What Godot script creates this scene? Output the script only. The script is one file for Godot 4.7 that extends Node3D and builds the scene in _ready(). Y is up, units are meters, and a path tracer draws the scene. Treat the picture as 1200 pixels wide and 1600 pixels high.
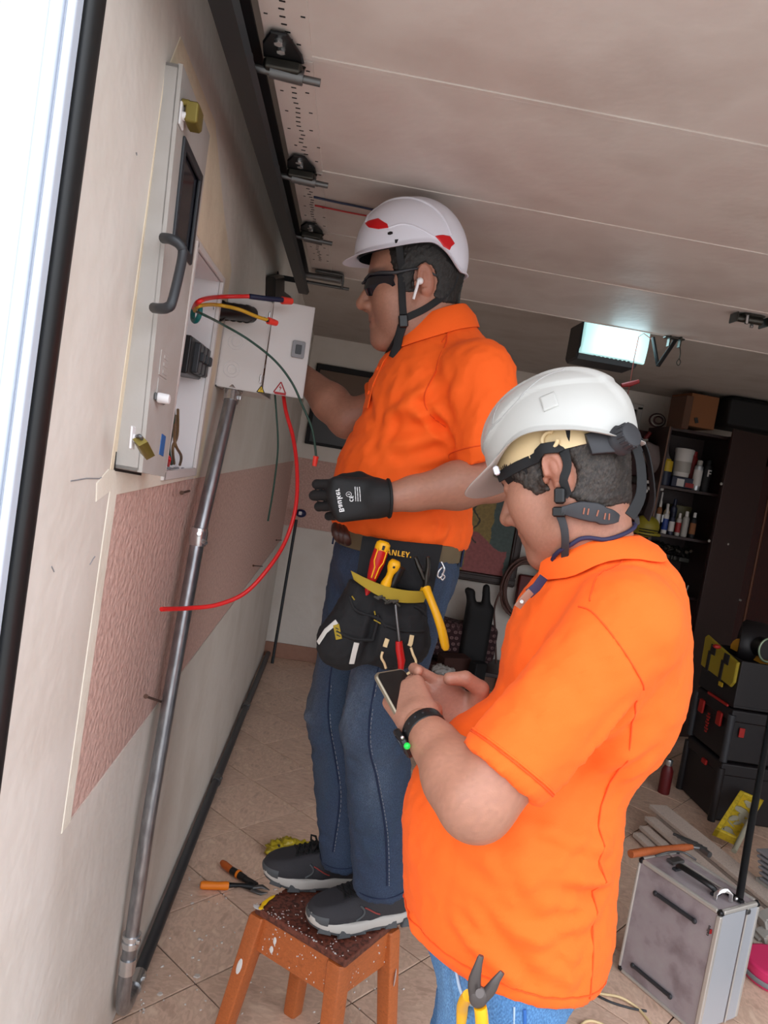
extends Node3D


# ---------------------------------------------------------------- mesh builder
class Geo:
	var v := PackedVector3Array()
	var n := PackedVector3Array()
	var t := PackedVector2Array()
	var c := PackedColorArray()
	var i := PackedInt32Array()
	var tint := Color(1, 1, 1)

	func add(p: Vector3, nn := Vector3.ZERO, uv := Vector2.ZERO) -> int:
		v.push_back(p)
		n.push_back(nn)
		t.push_back(uv)
		c.push_back(tint)
		return v.size() - 1

	func tri(a: int, b: int, d: int) -> void:
		i.push_back(a)
		i.push_back(b)
		i.push_back(d)

	# three corners wound so that the front looks along their given normals
	func trin(a: int, b: int, d: int) -> void:
		var g := (v[a] - v[d]).cross(v[a] - v[b])
		if g.dot(n[a] + n[b] + n[d]) < 0.0:
			tri(a, d, b)
		else:
			tri(a, b, d)

	func quadn(a: int, b: int, d: int, e: int) -> void:
		trin(a, b, d)
		trin(a, d, e)

	func box(center: Vector3, size: Vector3, bev := 0.0, bas := Basis.IDENTITY) -> void:
		var h := size * 0.5
		var bv := minf(bev, minf(h.x, minf(h.y, h.z)) * 0.9)
		var id := {}
		for sx: int in [-1, 1]:
			for sy: int in [-1, 1]:
				for sz: int in [-1, 1]:
					var s := Vector3(sx, sy, sz)
					for ax in 3:
						var p := s * (h - Vector3(bv, bv, bv))
						p[ax] = s[ax] * h[ax]
						var nn := Vector3.ZERO
						nn[ax] = s[ax]
						var uv := Vector2(p[(ax + 1) % 3], p[(ax + 2) % 3])
						id[[sx, sy, sz, ax]] = add(center + bas * p, (bas * nn).normalized(), uv)
		for ax in 3:
			var b := (ax + 1) % 3
			var d := (ax + 2) % 3
			for s: int in [-1, 1]:
				var q := []
				for k: Array in [[-1, -1], [1, -1], [1, 1], [-1, 1]]:
					var key := [0, 0, 0, ax]
					key[ax] = s
					key[b] = k[0]
					key[d] = k[1]
					q.append(id[key])
				quadn(q[0], q[1], q[2], q[3])
			if bv > 0.0:
				for k: Array in [[-1, -1], [1, -1], [1, 1], [-1, 1]]:
					var q := []
					for e: Array in [[-1, b], [1, b], [1, d], [-1, d]]:
						var key := [0, 0, 0, e[1]]
						key[ax] = e[0]
						key[b] = k[0]
						key[d] = k[1]
						q.append(id[key])
					quadn(q[0], q[1], q[2], q[3])
		if bv > 0.0:
			for sx: int in [-1, 1]:
				for sy: int in [-1, 1]:
					for sz: int in [-1, 1]:
						trin(id[[sx, sy, sz, 0]], id[[sx, sy, sz, 1]], id[[sx, sy, sz, 2]])

	# rings of equal length joined into a skin; normals smooth
	func loft(rings: Array, closed := true, caps := true) -> void:
		var base := v.size()
		var m: int = rings[0].size()
		var mid := Vector3.ZERO
		for k in rings.size():
			for j in m:
				add(rings[k][j], Vector3.ZERO, Vector2(float(j) / m, float(k) / maxf(1.0, rings.size() - 1.0)))
				mid += rings[k][j]
		mid /= float(m * rings.size())
		var from := i.size()
		var w := m if closed else m - 1
		for k in rings.size() - 1:
			for j in w:
				var a := base + k * m + j
				var b := base + k * m + (j + 1) % m
				tri(a, b, b + m)
				tri(a, b + m, a + m)
		if caps and closed:
			for e: int in [0, rings.size() - 1]:
				var o := Vector3.ZERO
				for p: Vector3 in rings[e]:
					o += p
				var first := v.size()
				var ci := add(o / m)
				for j in m:
					add(rings[e][j])
				for j in m:
					if e == 0:
						tri(ci, first + 1 + (j + 1) % m, first + 1 + j)
					else:
						tri(ci, first + 1 + j, first + 1 + (j + 1) % m)
		var vol := 0.0
		for q in range(from, i.size(), 3):
			vol += (v[i[q]] - mid).dot((v[i[q + 1]] - mid).cross(v[i[q + 2]] - mid))
		if vol > 0.0:
			for q in range(from, i.size(), 3):
				var x := i[q + 1]
				i[q + 1] = i[q + 2]
				i[q + 2] = x

	func tube(path: Array, rad, sides := 10, caps := true, squash := 1.0, hint := Vector3.ZERO) -> void:
		var rings := []
		var up := Vector3.ZERO
		for k in path.size():
			var d: Vector3 = (path[mini(k + 1, path.size() - 1)] - path[maxi(k - 1, 0)]).normalized()
			if k == 0:
				up = hint if hint != Vector3.ZERO else (Vector3.UP if absf(d.y) < 0.9 else Vector3.RIGHT)
			up = (up - d * up.dot(d)).normalized()
			var s := d.cross(up)
			var r: float = rad[k] if rad is Array else rad
			var ring := []
			for j in sides:
				var a := TAU * j / sides
				ring.append(path[k] + s * (cos(a) * r) + up * (sin(a) * r * squash))
			rings.append(ring)
		loft(rings, true, caps)

	# a flat band: width across, thin along the normals
	func ribbon(path: Array, normals: Array, width, thick := 0.002) -> void:
		var rings := []
		for k in path.size():
			var d: Vector3 = (path[mini(k + 1, path.size() - 1)] - path[maxi(k - 1, 0)]).normalized()
			var nn: Vector3 = normals[k] if normals.size() > 1 else normals[0]
			nn = (nn - d * nn.dot(d)).normalized()
			var s := d.cross(nn)
			var w: float = (width[k] if width is Array else width) * 0.5
			var p: Vector3 = path[k]
			rings.append([p + s * w, p + s * (w * 0.85) + nn * thick * 0.5, p - s * (w * 0.85) + nn * thick * 0.5, p - s * w, p - s * (w * 0.85) - nn * thick * 0.5, p + s * (w * 0.85) - nn * thick * 0.5])
		loft(rings, true, true)

	# profile of (radius, height) turned round the y axis of xf
	func lathe(profile: Array, sides: int, xf := Transform3D.IDENTITY, caps := true) -> void:
		var rings := []
		for p: Vector2 in profile:
			var ring := []
			for j in sides:
				var a := TAU * j / sides
				ring.append(xf * Vector3(cos(a) * p.x, p.y, sin(a) * p.x))
			rings.append(ring)
		loft(rings, true, caps)

	# a polygon in the xy plane of xf, pulled along its z from 0 to depth
	func prism(poly: PackedVector2Array, depth: float, xf := Transform3D.IDENTITY, bev := 0.0) -> void:
		var pts := poly
		if Geometry2D.is_polygon_clockwise(pts) :
			pts = pts.duplicate()
			pts.reverse()
		var m := pts.size()
		var small := PackedVector2Array()
		for k in m:
			var a := (pts[k] - pts[(k + m - 1) % m]).normalized()
			var b := (pts[(k + 1) % m] - pts[k]).normalized()
			var na := Vector2(-a.y, a.x)
			var nb := Vector2(-b.y, b.x)
			var bis := na + nb
			var l := maxf(bis.length_squared(), 0.3)
			var d1 := pts[k] + bis * (2.0 * bev / l)
			small.push_back(d1)
		# which way is inward
		var area := 0.0
		var area2 := 0.0
		for k in m:
			area += pts[k].cross(pts[(k + 1) % m])
			area2 += small[k].cross(small[(k + 1) % m])
		if absf(area2) > absf(area):
			for k in m:
				small[k] = pts[k] * 2.0 - small[k]
		var idx := Geometry2D.triangulate_polygon(small if bev > 0.0 else pts)
		var sz := signf(depth)
		for e: int in [0, 1]:
			var z := depth * e
			var nn := (xf.basis * Vector3(0, 0, sz if e == 1 else -sz)).normalized()
			var first := v.size()
			for p: Vector2 in (small if bev > 0.0 else pts):
				add(xf * Vector3(p.x, p.y, z), nn, p)
			for k in range(0, idx.size(), 3):
				trin(first + idx[k], first + idx[k + 1], first + idx[k + 2])
		var out := 1.0 if area > 0.0 else -1.0
		for k in m:
			var p := pts[k]
			var q := pts[(k + 1) % m]
			var d := (q - p).normalized()
			var nn := (xf.basis * Vector3(d.y * out, -d.x * out, 0)).normalized()
			var b := bev * sz
			var ids := [add(xf * Vector3(p.x, p.y, b), nn), add(xf * Vector3(q.x, q.y, b), nn), add(xf * Vector3(q.x, q.y, depth - b), nn), add(xf * Vector3(p.x, p.y, depth - b), nn)]
			quadn(ids[0], ids[1], ids[2], ids[3])
			if bev > 0.0:
				for e: int in [0, 1]:
					var z := depth * e
					var ze := depth - b if e == 1 else b
					var n2 := (nn + (xf.basis * Vector3(0, 0, sz if e == 1 else -sz)).normalized()).normalized()
					var s0 := small[k]
					var s1 := small[(k + 1) % m]
					var j := [add(xf * Vector3(p.x, p.y, ze), n2), add(xf * Vector3(q.x, q.y, ze), n2), add(xf * Vector3(s1.x, s1.y, z), n2), add(xf * Vector3(s0.x, s0.y, z), n2)]
					quadn(j[0], j[1], j[2], j[3])

	func ball(center: Vector3, r: Vector3, bas := Basis.IDENTITY, seg := 14, rows := 8) -> void:
		var rings := []
		for k in rows + 1:
			var b := PI * (float(k) / rows) * 0.998 + 0.003
			var ring := []
			for j in seg:
				var a := TAU * j / seg
				ring.append(center + bas * (Vector3(cos(a) * sin(b), cos(b), sin(a) * sin(b)) * r))
			rings.append(ring)
		loft(rings, true, false)

	# four corners, flat
	func quad(a: Vector3, b: Vector3, d: Vector3, e: Vector3, nn: Vector3) -> void:
		quadn(add(a, nn, Vector2(0, 1)), add(b, nn, Vector2(1, 1)), add(d, nn, Vector2(1, 0)), add(e, nn, Vector2(0, 0)))

	static func smooth(pts: Array, per := 8) -> Array:
		var out := []
		for k in pts.size() - 1:
			var a: Vector3 = pts[maxi(k - 1, 0)]
			var b: Vector3 = pts[k]
			var c: Vector3 = pts[k + 1]
			var d: Vector3 = pts[mini(k + 2, pts.size() - 1)]
			for j in per:
				out.append(b.cubic_interpolate(c, a, d, float(j) / per))
		out.append(pts[-1])
		return out

	func mesh() -> ArrayMesh:
		var acc := PackedVector3Array()
		acc.resize(v.size())
		for q in range(0, i.size(), 3):
			var a := i[q]
			var b := i[q + 1]
			var d := i[q + 2]
			var g := (v[a] - v[d]).cross(v[a] - v[b])
			acc[a] += g
			acc[b] += g
			acc[d] += g
		for k in v.size():
			if n[k] == Vector3.ZERO:
				n[k] = acc[k].normalized() if acc[k].length_squared() > 0.0 else Vector3.UP
		var arr := []
		arr.resize(Mesh.ARRAY_MAX)
		arr[Mesh.ARRAY_VERTEX] = v
		arr[Mesh.ARRAY_NORMAL] = n
		arr[Mesh.ARRAY_TEX_UV] = t
		arr[Mesh.ARRAY_COLOR] = c
		arr[Mesh.ARRAY_INDEX] = i
		var am := ArrayMesh.new()
		am.add_surface_from_arrays(Mesh.PRIMITIVE_TRIANGLES, arr)
		return am


# colour and relief of a meshed skin
class Look:
	func tint_at(_p: Vector3, _n: Vector3) -> Color:
		return Color(1, 1, 1)

	func shift_at(_p: Vector3, _n: Vector3) -> float:
		return 0.0


# ---------------------------------------------------------------- signed distance grid meshed with surface nets
class Field:
	var o: Vector3
	var h: float
	var nx: int
	var ny: int
	var nz: int
	var d := PackedFloat32Array()
	const FAR := 0.06

	func _init(lo: Vector3, hi: Vector3, cell: float) -> void:
		o = lo
		h = cell
		nx = int(ceil((hi.x - lo.x) / cell)) + 1
		ny = int(ceil((hi.y - lo.y) / cell)) + 1
		nz = int(ceil((hi.z - lo.z) / cell)) + 1
		d.resize(nx * ny * nz)
		d.fill(FAR)

	func span(lo: Vector3, hi: Vector3) -> PackedInt32Array:
		return PackedInt32Array([
			clampi(int((lo.x - o.x) / h), 0, nx - 1), clampi(int((hi.x - o.x) / h) + 1, 0, nx - 1),
			clampi(int((lo.y - o.y) / h), 0, ny - 1), clampi(int((hi.y - o.y) / h) + 1, 0, ny - 1),
			clampi(int((lo.z - o.z) / h), 0, nz - 1), clampi(int((hi.z - o.z) / h) + 1, 0, nz - 1)])

	# tapered capsule joined with a smooth minimum
	func cap(a: Vector3, b: Vector3, ra: float, rb: float, k := 0.02) -> void:
		var m := maxf(ra, rb) + k + h * 2.0
		var s := span(a.min(b) - Vector3(m, m, m), a.max(b) + Vector3(m, m, m))
		var ab := b - a
		var il := 1.0 / maxf(ab.length_squared(), 1e-9)
		for z in range(s[4], s[5] + 1):
			for y in range(s[2], s[3] + 1):
				var row := (z * ny + y) * nx
				for x in range(s[0], s[1] + 1):
					var p := o + Vector3(x, y, z) * h - a
					var u := clampf(p.dot(ab) * il, 0.0, 1.0)
					var e := (p - ab * u).length() - (ra + (rb - ra) * u)
					var f := d[row + x]
					var w := k - absf(e - f)
					if w > 0.0:
						d[row + x] = minf(e, f) - w * w / (4.0 * k)
					elif e < f:
						d[row + x] = e

	# the same with a flat end at p0 across nn
	func cut_cap(a: Vector3, b: Vector3, ra: float, rb: float, k: float, p0: Vector3, nn: Vector3) -> void:
		var m := maxf(ra, rb) + k + h * 2.0
		var s := span(a.min(b) - Vector3(m, m, m), a.max(b) + Vector3(m, m, m))
		var ab := b - a
		var il := 1.0 / maxf(ab.length_squared(), 1e-9)
		for z in range(s[4], s[5] + 1):
			for y in range(s[2], s[3] + 1):
				var row := (z * ny + y) * nx
				for x in range(s[0], s[1] + 1):
					var q := o + Vector3(x, y, z) * h
					var p := q - a
					var u := clampf(p.dot(ab) * il, 0.0, 1.0)
					var e := maxf((p - ab * u).length() - (ra + (rb - ra) * u), (q - p0).dot(nn))
					var f := d[row + x]
					var w := k - absf(e - f)
					if w > 0.0:
						d[row + x] = minf(e, f) - w * w / (4.0 * k)
					elif e < f:
						d[row + x] = e

	func ell(c: Vector3, r: Vector3, k := 0.02, bas := Basis.IDENTITY, cut := false) -> void:
		var rm := maxf(r.x, maxf(r.y, r.z)) + k + h * 2.0
		var s := span(c - Vector3(rm, rm, rm), c + Vector3(rm, rm, rm))
		var inv := bas.transposed()
		var r1 := Vector3(1.0 / r.x, 1.0 / r.y, 1.0 / r.z)
		var r2 := r1 * r1
		for z in range(s[4], s[5] + 1):
			for y in range(s[2], s[3] + 1):
				var row := (z * ny + y) * nx
				for x in range(s[0], s[1] + 1):
					var p := inv * (o + Vector3(x, y, z) * h - c)
					var k0 := (p * r1).length()
					var e := k0 * (k0 - 1.0) / maxf((p * r2).length(), 1e-6)
					var f := d[row + x]
					if cut:
						var w := k - absf(-e - f)
						if w > 0.0:
							d[row + x] = maxf(-e, f) + w * w / (4.0 * k)
						elif -e > f:
							d[row + x] = -e
					else:
						var w := k - absf(e - f)
						if w > 0.0:
							d[row + x] = minf(e, f) - w * w / (4.0 * k)
						elif e < f:
							d[row + x] = e

	# rounded block
	func blk(c: Vector3, r: Vector3, rnd: float, k := 0.01, bas := Basis.IDENTITY) -> void:
		var rm := r.length() + k + h * 2.0
		var s := span(c - Vector3(rm, rm, rm), c + Vector3(rm, rm, rm))
		var inv := bas.transposed()
		var q := r - Vector3(rnd, rnd, rnd)
		for z in range(s[4], s[5] + 1):
			for y in range(s[2], s[3] + 1):
				var row := (z * ny + y) * nx
				for x in range(s[0], s[1] + 1):
					var p := (inv * (o + Vector3(x, y, z) * h - c)).abs() - q
					var e := p.max(Vector3.ZERO).length() + minf(maxf(p.x, maxf(p.y, p.z)), 0.0) - rnd
					var f := d[row + x]
					var w := k - absf(e - f)
					if w > 0.0:
						d[row + x] = minf(e, f) - w * w / (4.0 * k)
					elif e < f:
						d[row + x] = e

	# keeps what lies behind the plane
	func clip(p0: Vector3, nn: Vector3) -> void:
		for z in nz:
			for y in ny:
				var row := (z * ny + y) * nx
				for x in nx:
					if d[row + x] < FAR:
						var e := (o + Vector3(x, y, z) * h - p0).dot(nn)
						if e > d[row + x]:
							d[row + x] = e

	func at(p: Vector3) -> float:
		var q := (p - o) / h
		var x := clampi(int(q.x), 0, nx - 1)
		var y := clampi(int(q.y), 0, ny - 1)
		var z := clampi(int(q.z), 0, nz - 1)
		return d[(z * ny + y) * nx + x]

	func value(p: Vector3) -> float:
		var q := (p - o) / h
		var x := clampi(int(floor(q.x)), 0, nx - 2)
		var y := clampi(int(floor(q.y)), 0, ny - 2)
		var z := clampi(int(floor(q.z)), 0, nz - 2)
		var u := clampf(q.x - x, 0.0, 1.0)
		var v := clampf(q.y - y, 0.0, 1.0)
		var w := clampf(q.z - z, 0.0, 1.0)
		var i0 := (z * ny + y) * nx + x
		var i1 := i0 + nx * ny
		var a := lerpf(lerpf(d[i0], d[i0 + 1], u), lerpf(d[i0 + nx], d[i0 + nx + 1], u), v)
		var b := lerpf(lerpf(d[i1], d[i1 + 1], u), lerpf(d[i1 + nx], d[i1 + nx + 1], u), v)
		return lerpf(a, b, w)

	func slope(p: Vector3) -> Vector3:
		var e := h
		return Vector3(value(p + Vector3(e, 0, 0)) - value(p - Vector3(e, 0, 0)), value(p + Vector3(0, e, 0)) - value(p - Vector3(0, e, 0)), value(p + Vector3(0, 0, e)) - value(p - Vector3(0, 0, e))).normalized()

	# the nearest point at the given height over the skin
	func snap(p: Vector3, off := 0.0) -> Vector3:
		for k in 6:
			p -= slope(p) * (value(p) - off) * 0.9
		return p

	# adds the skin to g; the look gives each point its colour and a shift along the normal
	func skin(g: Geo, xf := Transform3D.IDENTITY, look: Look = null) -> void:
		var cell := {}
		var base := g.v.size()
		var pts := PackedVector3Array()
		var lim := h * 2.6
		var sy := nx
		var sz := nx * ny
		var corner := [0, 1, sy, sy + 1, sz, sz + 1, sz + sy, sz + sy + 1]
		var edges := [[0, 1], [2, 3], [4, 5], [6, 7], [0, 2], [1, 3], [4, 6], [5, 7], [0, 4], [1, 5], [2, 6], [3, 7]]
		var place := [Vector3(0, 0, 0), Vector3(1, 0, 0), Vector3(0, 1, 0), Vector3(1, 1, 0), Vector3(0, 0, 1), Vector3(1, 0, 1), Vector3(0, 1, 1), Vector3(1, 1, 1)]
		var e8 := PackedFloat32Array()
		e8.resize(8)
		var quads := PackedInt32Array()
		for z in nz - 1:
			for y in ny - 1:
				var row := (z * ny + y) * nx
				for x in nx - 1:
					var at0 := d[row + x]
					if at0 > lim or at0 < -lim:
						continue
					var mask := 0
					for k in 8:
						var e: float = d[row + x + corner[k]]
						e8[k] = e
						if e < 0.0:
							mask |= 1 << k
					if mask == 0 or mask == 255:
						continue
					var sum := Vector3.ZERO
					var cnt := 0
					for ed: Array in edges:
						var a: float = e8[ed[0]]
						var b: float = e8[ed[1]]
						if (a < 0.0) != (b < 0.0):
							var u := a / (a - b)
							sum += place[ed[0]].lerp(place[ed[1]], u)
							cnt += 1
					cell[row + x] = pts.size()
					pts.push_back(o + (Vector3(x, y, z) + sum / cnt) * h)
					var in0 := (mask & 1) != 0
					# edges that leave corner 0 along x, y, z
					if x > 0 or y > 0 or z > 0:
						if in0 != ((mask & 2) != 0) and y > 0 and z > 0:
							quads.append_array([row + x, row + x - sy, row + x - sy - sz, row + x - sz, 1 if in0 else 0])
						if in0 != ((mask & 4) != 0) and x > 0 and z > 0:
							quads.append_array([row + x, row + x - sz, row + x - sz - 1, row + x - 1, 1 if in0 else 0])
						if in0 != ((mask & 16) != 0) and x > 0 and y > 0:
							quads.append_array([row + x, row + x - 1, row + x - 1 - sy, row + x - sy, 1 if in0 else 0])
		var tris := PackedInt32Array()
		for q in range(0, quads.size(), 5):
			if not (cell.has(quads[q]) and cell.has(quads[q + 1]) and cell.has(quads[q + 2]) and cell.has(quads[q + 3])):
				continue
			var a: int = cell[quads[q]]
			var b: int = cell[quads[q + 1]]
			var e: int = cell[quads[q + 2]]
			var f: int = cell[quads[q + 3]]
			if quads[q + 4] == 1:
				tris.append_array([a, e, b, a, f, e])
			else:
				tris.append_array([a, b, e, a, e, f])
		# relax once so that the steps of the grid do not show
		var sumv := PackedVector3Array()
		sumv.resize(pts.size())
		var cntv := PackedInt32Array()
		cntv.resize(pts.size())
		for q in range(0, tris.size(), 3):
			for k in 3:
				var a := tris[q + k]
				var b := tris[q + (k + 1) % 3]
				sumv[a] += pts[b]
				cntv[a] += 1
				sumv[b] += pts[a]
				cntv[b] += 1
		for k in pts.size():
			if cntv[k] > 0:
				pts[k] = pts[k].lerp(sumv[k] / cntv[k], 0.5)
		var nor := PackedVector3Array()
		nor.resize(pts.size())
		for pass_no in (2 if look else 1):
			nor.fill(Vector3.ZERO)
			for q in range(0, tris.size(), 3):
				var a := tris[q]
				var b := tris[q + 1]
				var e := tris[q + 2]
				var w := (pts[a] - pts[e]).cross(pts[a] - pts[b])
				nor[a] += w
				nor[b] += w
				nor[e] += w
			for k in pts.size():
				nor[k] = nor[k].normalized()
			if look and pass_no == 0:
				for k in pts.size():
					pts[k] += nor[k] * look.shift_at(pts[k], nor[k])
		for k in pts.size():
			if look:
				g.tint = look.tint_at(pts[k], nor[k])
			g.add(xf * pts[k], (xf.basis * nor[k]).normalized(), Vector2(pts[k].x, pts[k].y))
		for q in tris:
			g.i.push_back(base + q)
		g.tint = Color(1, 1, 1)


# ---------------------------------------------------------------- naming
var taken := {}
var M := {}


func numbered(called: String) -> String:
	if not taken.has(called):
		taken[called] = 0
		return called
	taken[called] += 1
	return "%s_%03d" % [called, taken[called]]


func tag(o: Node3D, label: String, category: String, group := "") -> Node3D:
	o.set_meta("label", label)
	o.set_meta("category", category)
	if group:
		o.set_meta("group", group)
	return o


func thing(called: String, label: String, category: String, at := Vector3.ZERO, bas := Basis.IDENTITY, group := "") -> Node3D:
	var o := Node3D.new()
	o.name = numbered(called)
	add_child(o)
	o.transform = Transform3D(bas, at)
	return tag(o, label, category, group)


# one named mesh under a thing or a part; the mesh is given in the scene's own metres and moved to the parent's place
func part(called: String, g: Geo, m: Material, parent: Node3D, label := "") -> MeshInstance3D:
	var o := MeshInstance3D.new()
	o.name = called
	if parent.is_inside_tree():
		var inv := parent.global_transform.affine_inverse()
		if not inv.is_equal_approx(Transform3D.IDENTITY):
			for k in g.v.size():
				g.v[k] = inv * g.v[k]
				g.n[k] = (inv.basis * g.n[k]).normalized() if g.n[k] != Vector3.ZERO else Vector3.ZERO
	o.mesh = g.mesh()
	o.material_override = m
	parent.add_child(o, true)
	if label:
		o.set_meta("label", label)
	return o


# a part given in the thing's own axes
func own(called: String, g: Geo, m: Material, parent: Node3D, label := "") -> MeshInstance3D:
	var o := MeshInstance3D.new()
	o.name = called
	o.mesh = g.mesh()
	o.material_override = m
	parent.add_child(o, true)
	if label:
		o.set_meta("label", label)
	return o


func single(called: String, g: Geo, m: Material, label: String, category: String, group := "") -> MeshInstance3D:
	var o := MeshInstance3D.new()
	o.name = numbered(called)
	o.mesh = g.mesh()
	o.material_override = m
	add_child(o)
	tag(o, label, category, group)
	return o


func struct(called: String, g: Geo, m: Material) -> MeshInstance3D:
	var o := MeshInstance3D.new()
	o.name = called
	o.mesh = g.mesh()
	o.material_override = m
	add_child(o)
	o.set_meta("kind", "structure")
	return o


func mat(called: String, col: Color, rough := 0.6, metal := 0.0) -> StandardMaterial3D:
	var m := StandardMaterial3D.new()
	m.resource_name = called
	m.albedo_color = col
	m.roughness = rough
	m.metallic = metal
	M[called] = m
	return m


func noise(seed_: int, freq: float, oct := 4, kind := FastNoiseLite.TYPE_SIMPLEX_SMOOTH) -> FastNoiseLite:
	var f := FastNoiseLite.new()
	f.seed = seed_
	f.frequency = freq
	f.noise_type = kind
	f.fractal_octaves = oct
	return f


func tex(f: FastNoiseLite, cols: Array, offs: Array, size := 512) -> NoiseTexture2D:
	var t := NoiseTexture2D.new()
	t.width = size
	t.height = size
	t.seamless = true
	t.noise = f
	var g := Gradient.new()
	g.colors = PackedColorArray(cols)
	g.offsets = PackedFloat32Array(offs)
	t.color_ramp = g
	return t


func bump(f: FastNoiseLite, strength := 4.0, size := 512) -> NoiseTexture2D:
	var t := NoiseTexture2D.new()
	t.width = size
	t.height = size
	t.seamless = true
	t.noise = f
	t.as_normal_map = true
	t.bump_strength = strength
	return t


# albedo and relief laid on with triplanar mapping
func clad(m: StandardMaterial3D, albedo: Texture2D, relief: Texture2D, scale: Vector3, world := true, strength := 0.6) -> StandardMaterial3D:
	if albedo:
		m.albedo_texture = albedo
	if relief:
		m.normal_enabled = true
		m.normal_texture = relief
		m.normal_scale = strength
	m.uv1_triplanar = true
	m.uv1_world_triplanar = world
	m.uv1_scale = scale
	return m


func curve(pts: Array, per := 8) -> Array:
	return Geo.smooth(pts, per)


func rect(x0: float, y0: float, x1: float, y1: float) -> PackedVector2Array:
	return PackedVector2Array([Vector2(x0, y0), Vector2(x1, y0), Vector2(x1, y1), Vector2(x0, y1)])


func round_rect(w: float, hh: float, r: float, n := 4) -> PackedVector2Array:
	var p := PackedVector2Array()
	for q: Array in [[1, 1, 0.0], [-1, 1, PI / 2], [-1, -1, PI], [1, -1, PI * 1.5]]:
		for k in n + 1:
			var a: float = q[2] + PI / 2 * k / n
			p.push_back(Vector2(q[0] * (w / 2 - r) + cos(a) * r, q[1] * (hh / 2 - r) + sin(a) * r))
	return p


func disc(r: float, n := 20, c := Vector2.ZERO, ry := -1.0) -> PackedVector2Array:
	var p := PackedVector2Array()
	for k in n:
		p.push_back(c + Vector2(cos(TAU * k / n) * r, sin(TAU * k / n) * (ry if ry > 0.0 else r)))
	return p


# frame whose z axis is w and whose y axis is as near to up as it can be
func frame(at: Vector3, w: Vector3, up := Vector3.UP) -> Transform3D:
	var z := w.normalized()
	var x := up.cross(z).normalized()
	return Transform3D(Basis(x, z.cross(x), z), at)


# a round bar between two points
func bar(g: Geo, a: Vector3, b: Vector3, r: float, sides := 12) -> void:
	g.tube([a, b], r, sides)


# lettering as thin real letters; x along right, y along up
func letters(called: String, text: String, height: float, at: Vector3, right: Vector3, up: Vector3, m: Material, parent: Node3D, depth := 0.0006, label := "", bold := true) -> MeshInstance3D:
	var tm := TextMesh.new()
	var f := SystemFont.new()
	f.font_names = PackedStringArray(["Droid Sans"])
	if bold:
		f.font_weight = 700
	tm.font = f
	tm.text = text
	tm.font_size = 32
	tm.pixel_size = height / 23.0
	tm.depth = depth
	tm.horizontal_alignment = HORIZONTAL_ALIGNMENT_LEFT
	var o := MeshInstance3D.new()
	o.name = called
	o.mesh = tm
	o.material_override = m
	parent.add_child(o, true)
	var x := right.normalized()
	var y := (up - x * up.dot(x)).normalized()
	var xf := Transform3D(Basis(x, y, x.cross(y)), at)
	o.transform = parent.global_transform.affine_inverse() * xf
	if label:
		o.set_meta("label", label)
	return o


func _ready() -> void:
	var cam := Camera3D.new()
	cam.name = "camera"
	cam.fov = 67.38
	cam.near = 0.05
	cam.far = 200.0
	cam.transform = Transform3D(Basis(Vector3(0.985391, 0.163608, 0.047299), Vector3(-0.159598, 0.984029, -0.078831), Vector3(-0.059441, 0.070131, 0.995765)), Vector3(0.37, 1.58, 0))
	add_child(cam)
	cam.current = true
	var we := WorldEnvironment.new()
	we.name = "environment"
	var env := Environment.new()
	var sky := Sky.new()
	var sm := ProceduralSkyMaterial.new()
	sm.sky_top_color = Color(0.95, 0.97, 1.0)
	sm.sky_horizon_color = Color(0.76, 0.78, 0.81)
	sm.sky_curve = 0.4
	sm.ground_bottom_color = Color(0.55, 0.54, 0.52)
	sm.ground_horizon_color = Color(0.75, 0.75, 0.74)
	sm.sky_energy_multiplier = 1.3
	sky.sky_material = sm
	env.background_mode = Environment.BG_SKY
	env.sky = sky
	env.tonemap_mode = Environment.TONE_MAPPER_LINEAR
	env.tonemap_exposure = 2.25
	env.sdfgi_enabled = true
	env.ssao_enabled = true
	env.ssil_enabled = true
	we.environment = env
	add_child(we)

	materials()
	room()
	garage_door()
	wall_fittings()
	back_of_garage()
	people()
	stool_and_floor_things()
	right_side_things()


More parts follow.
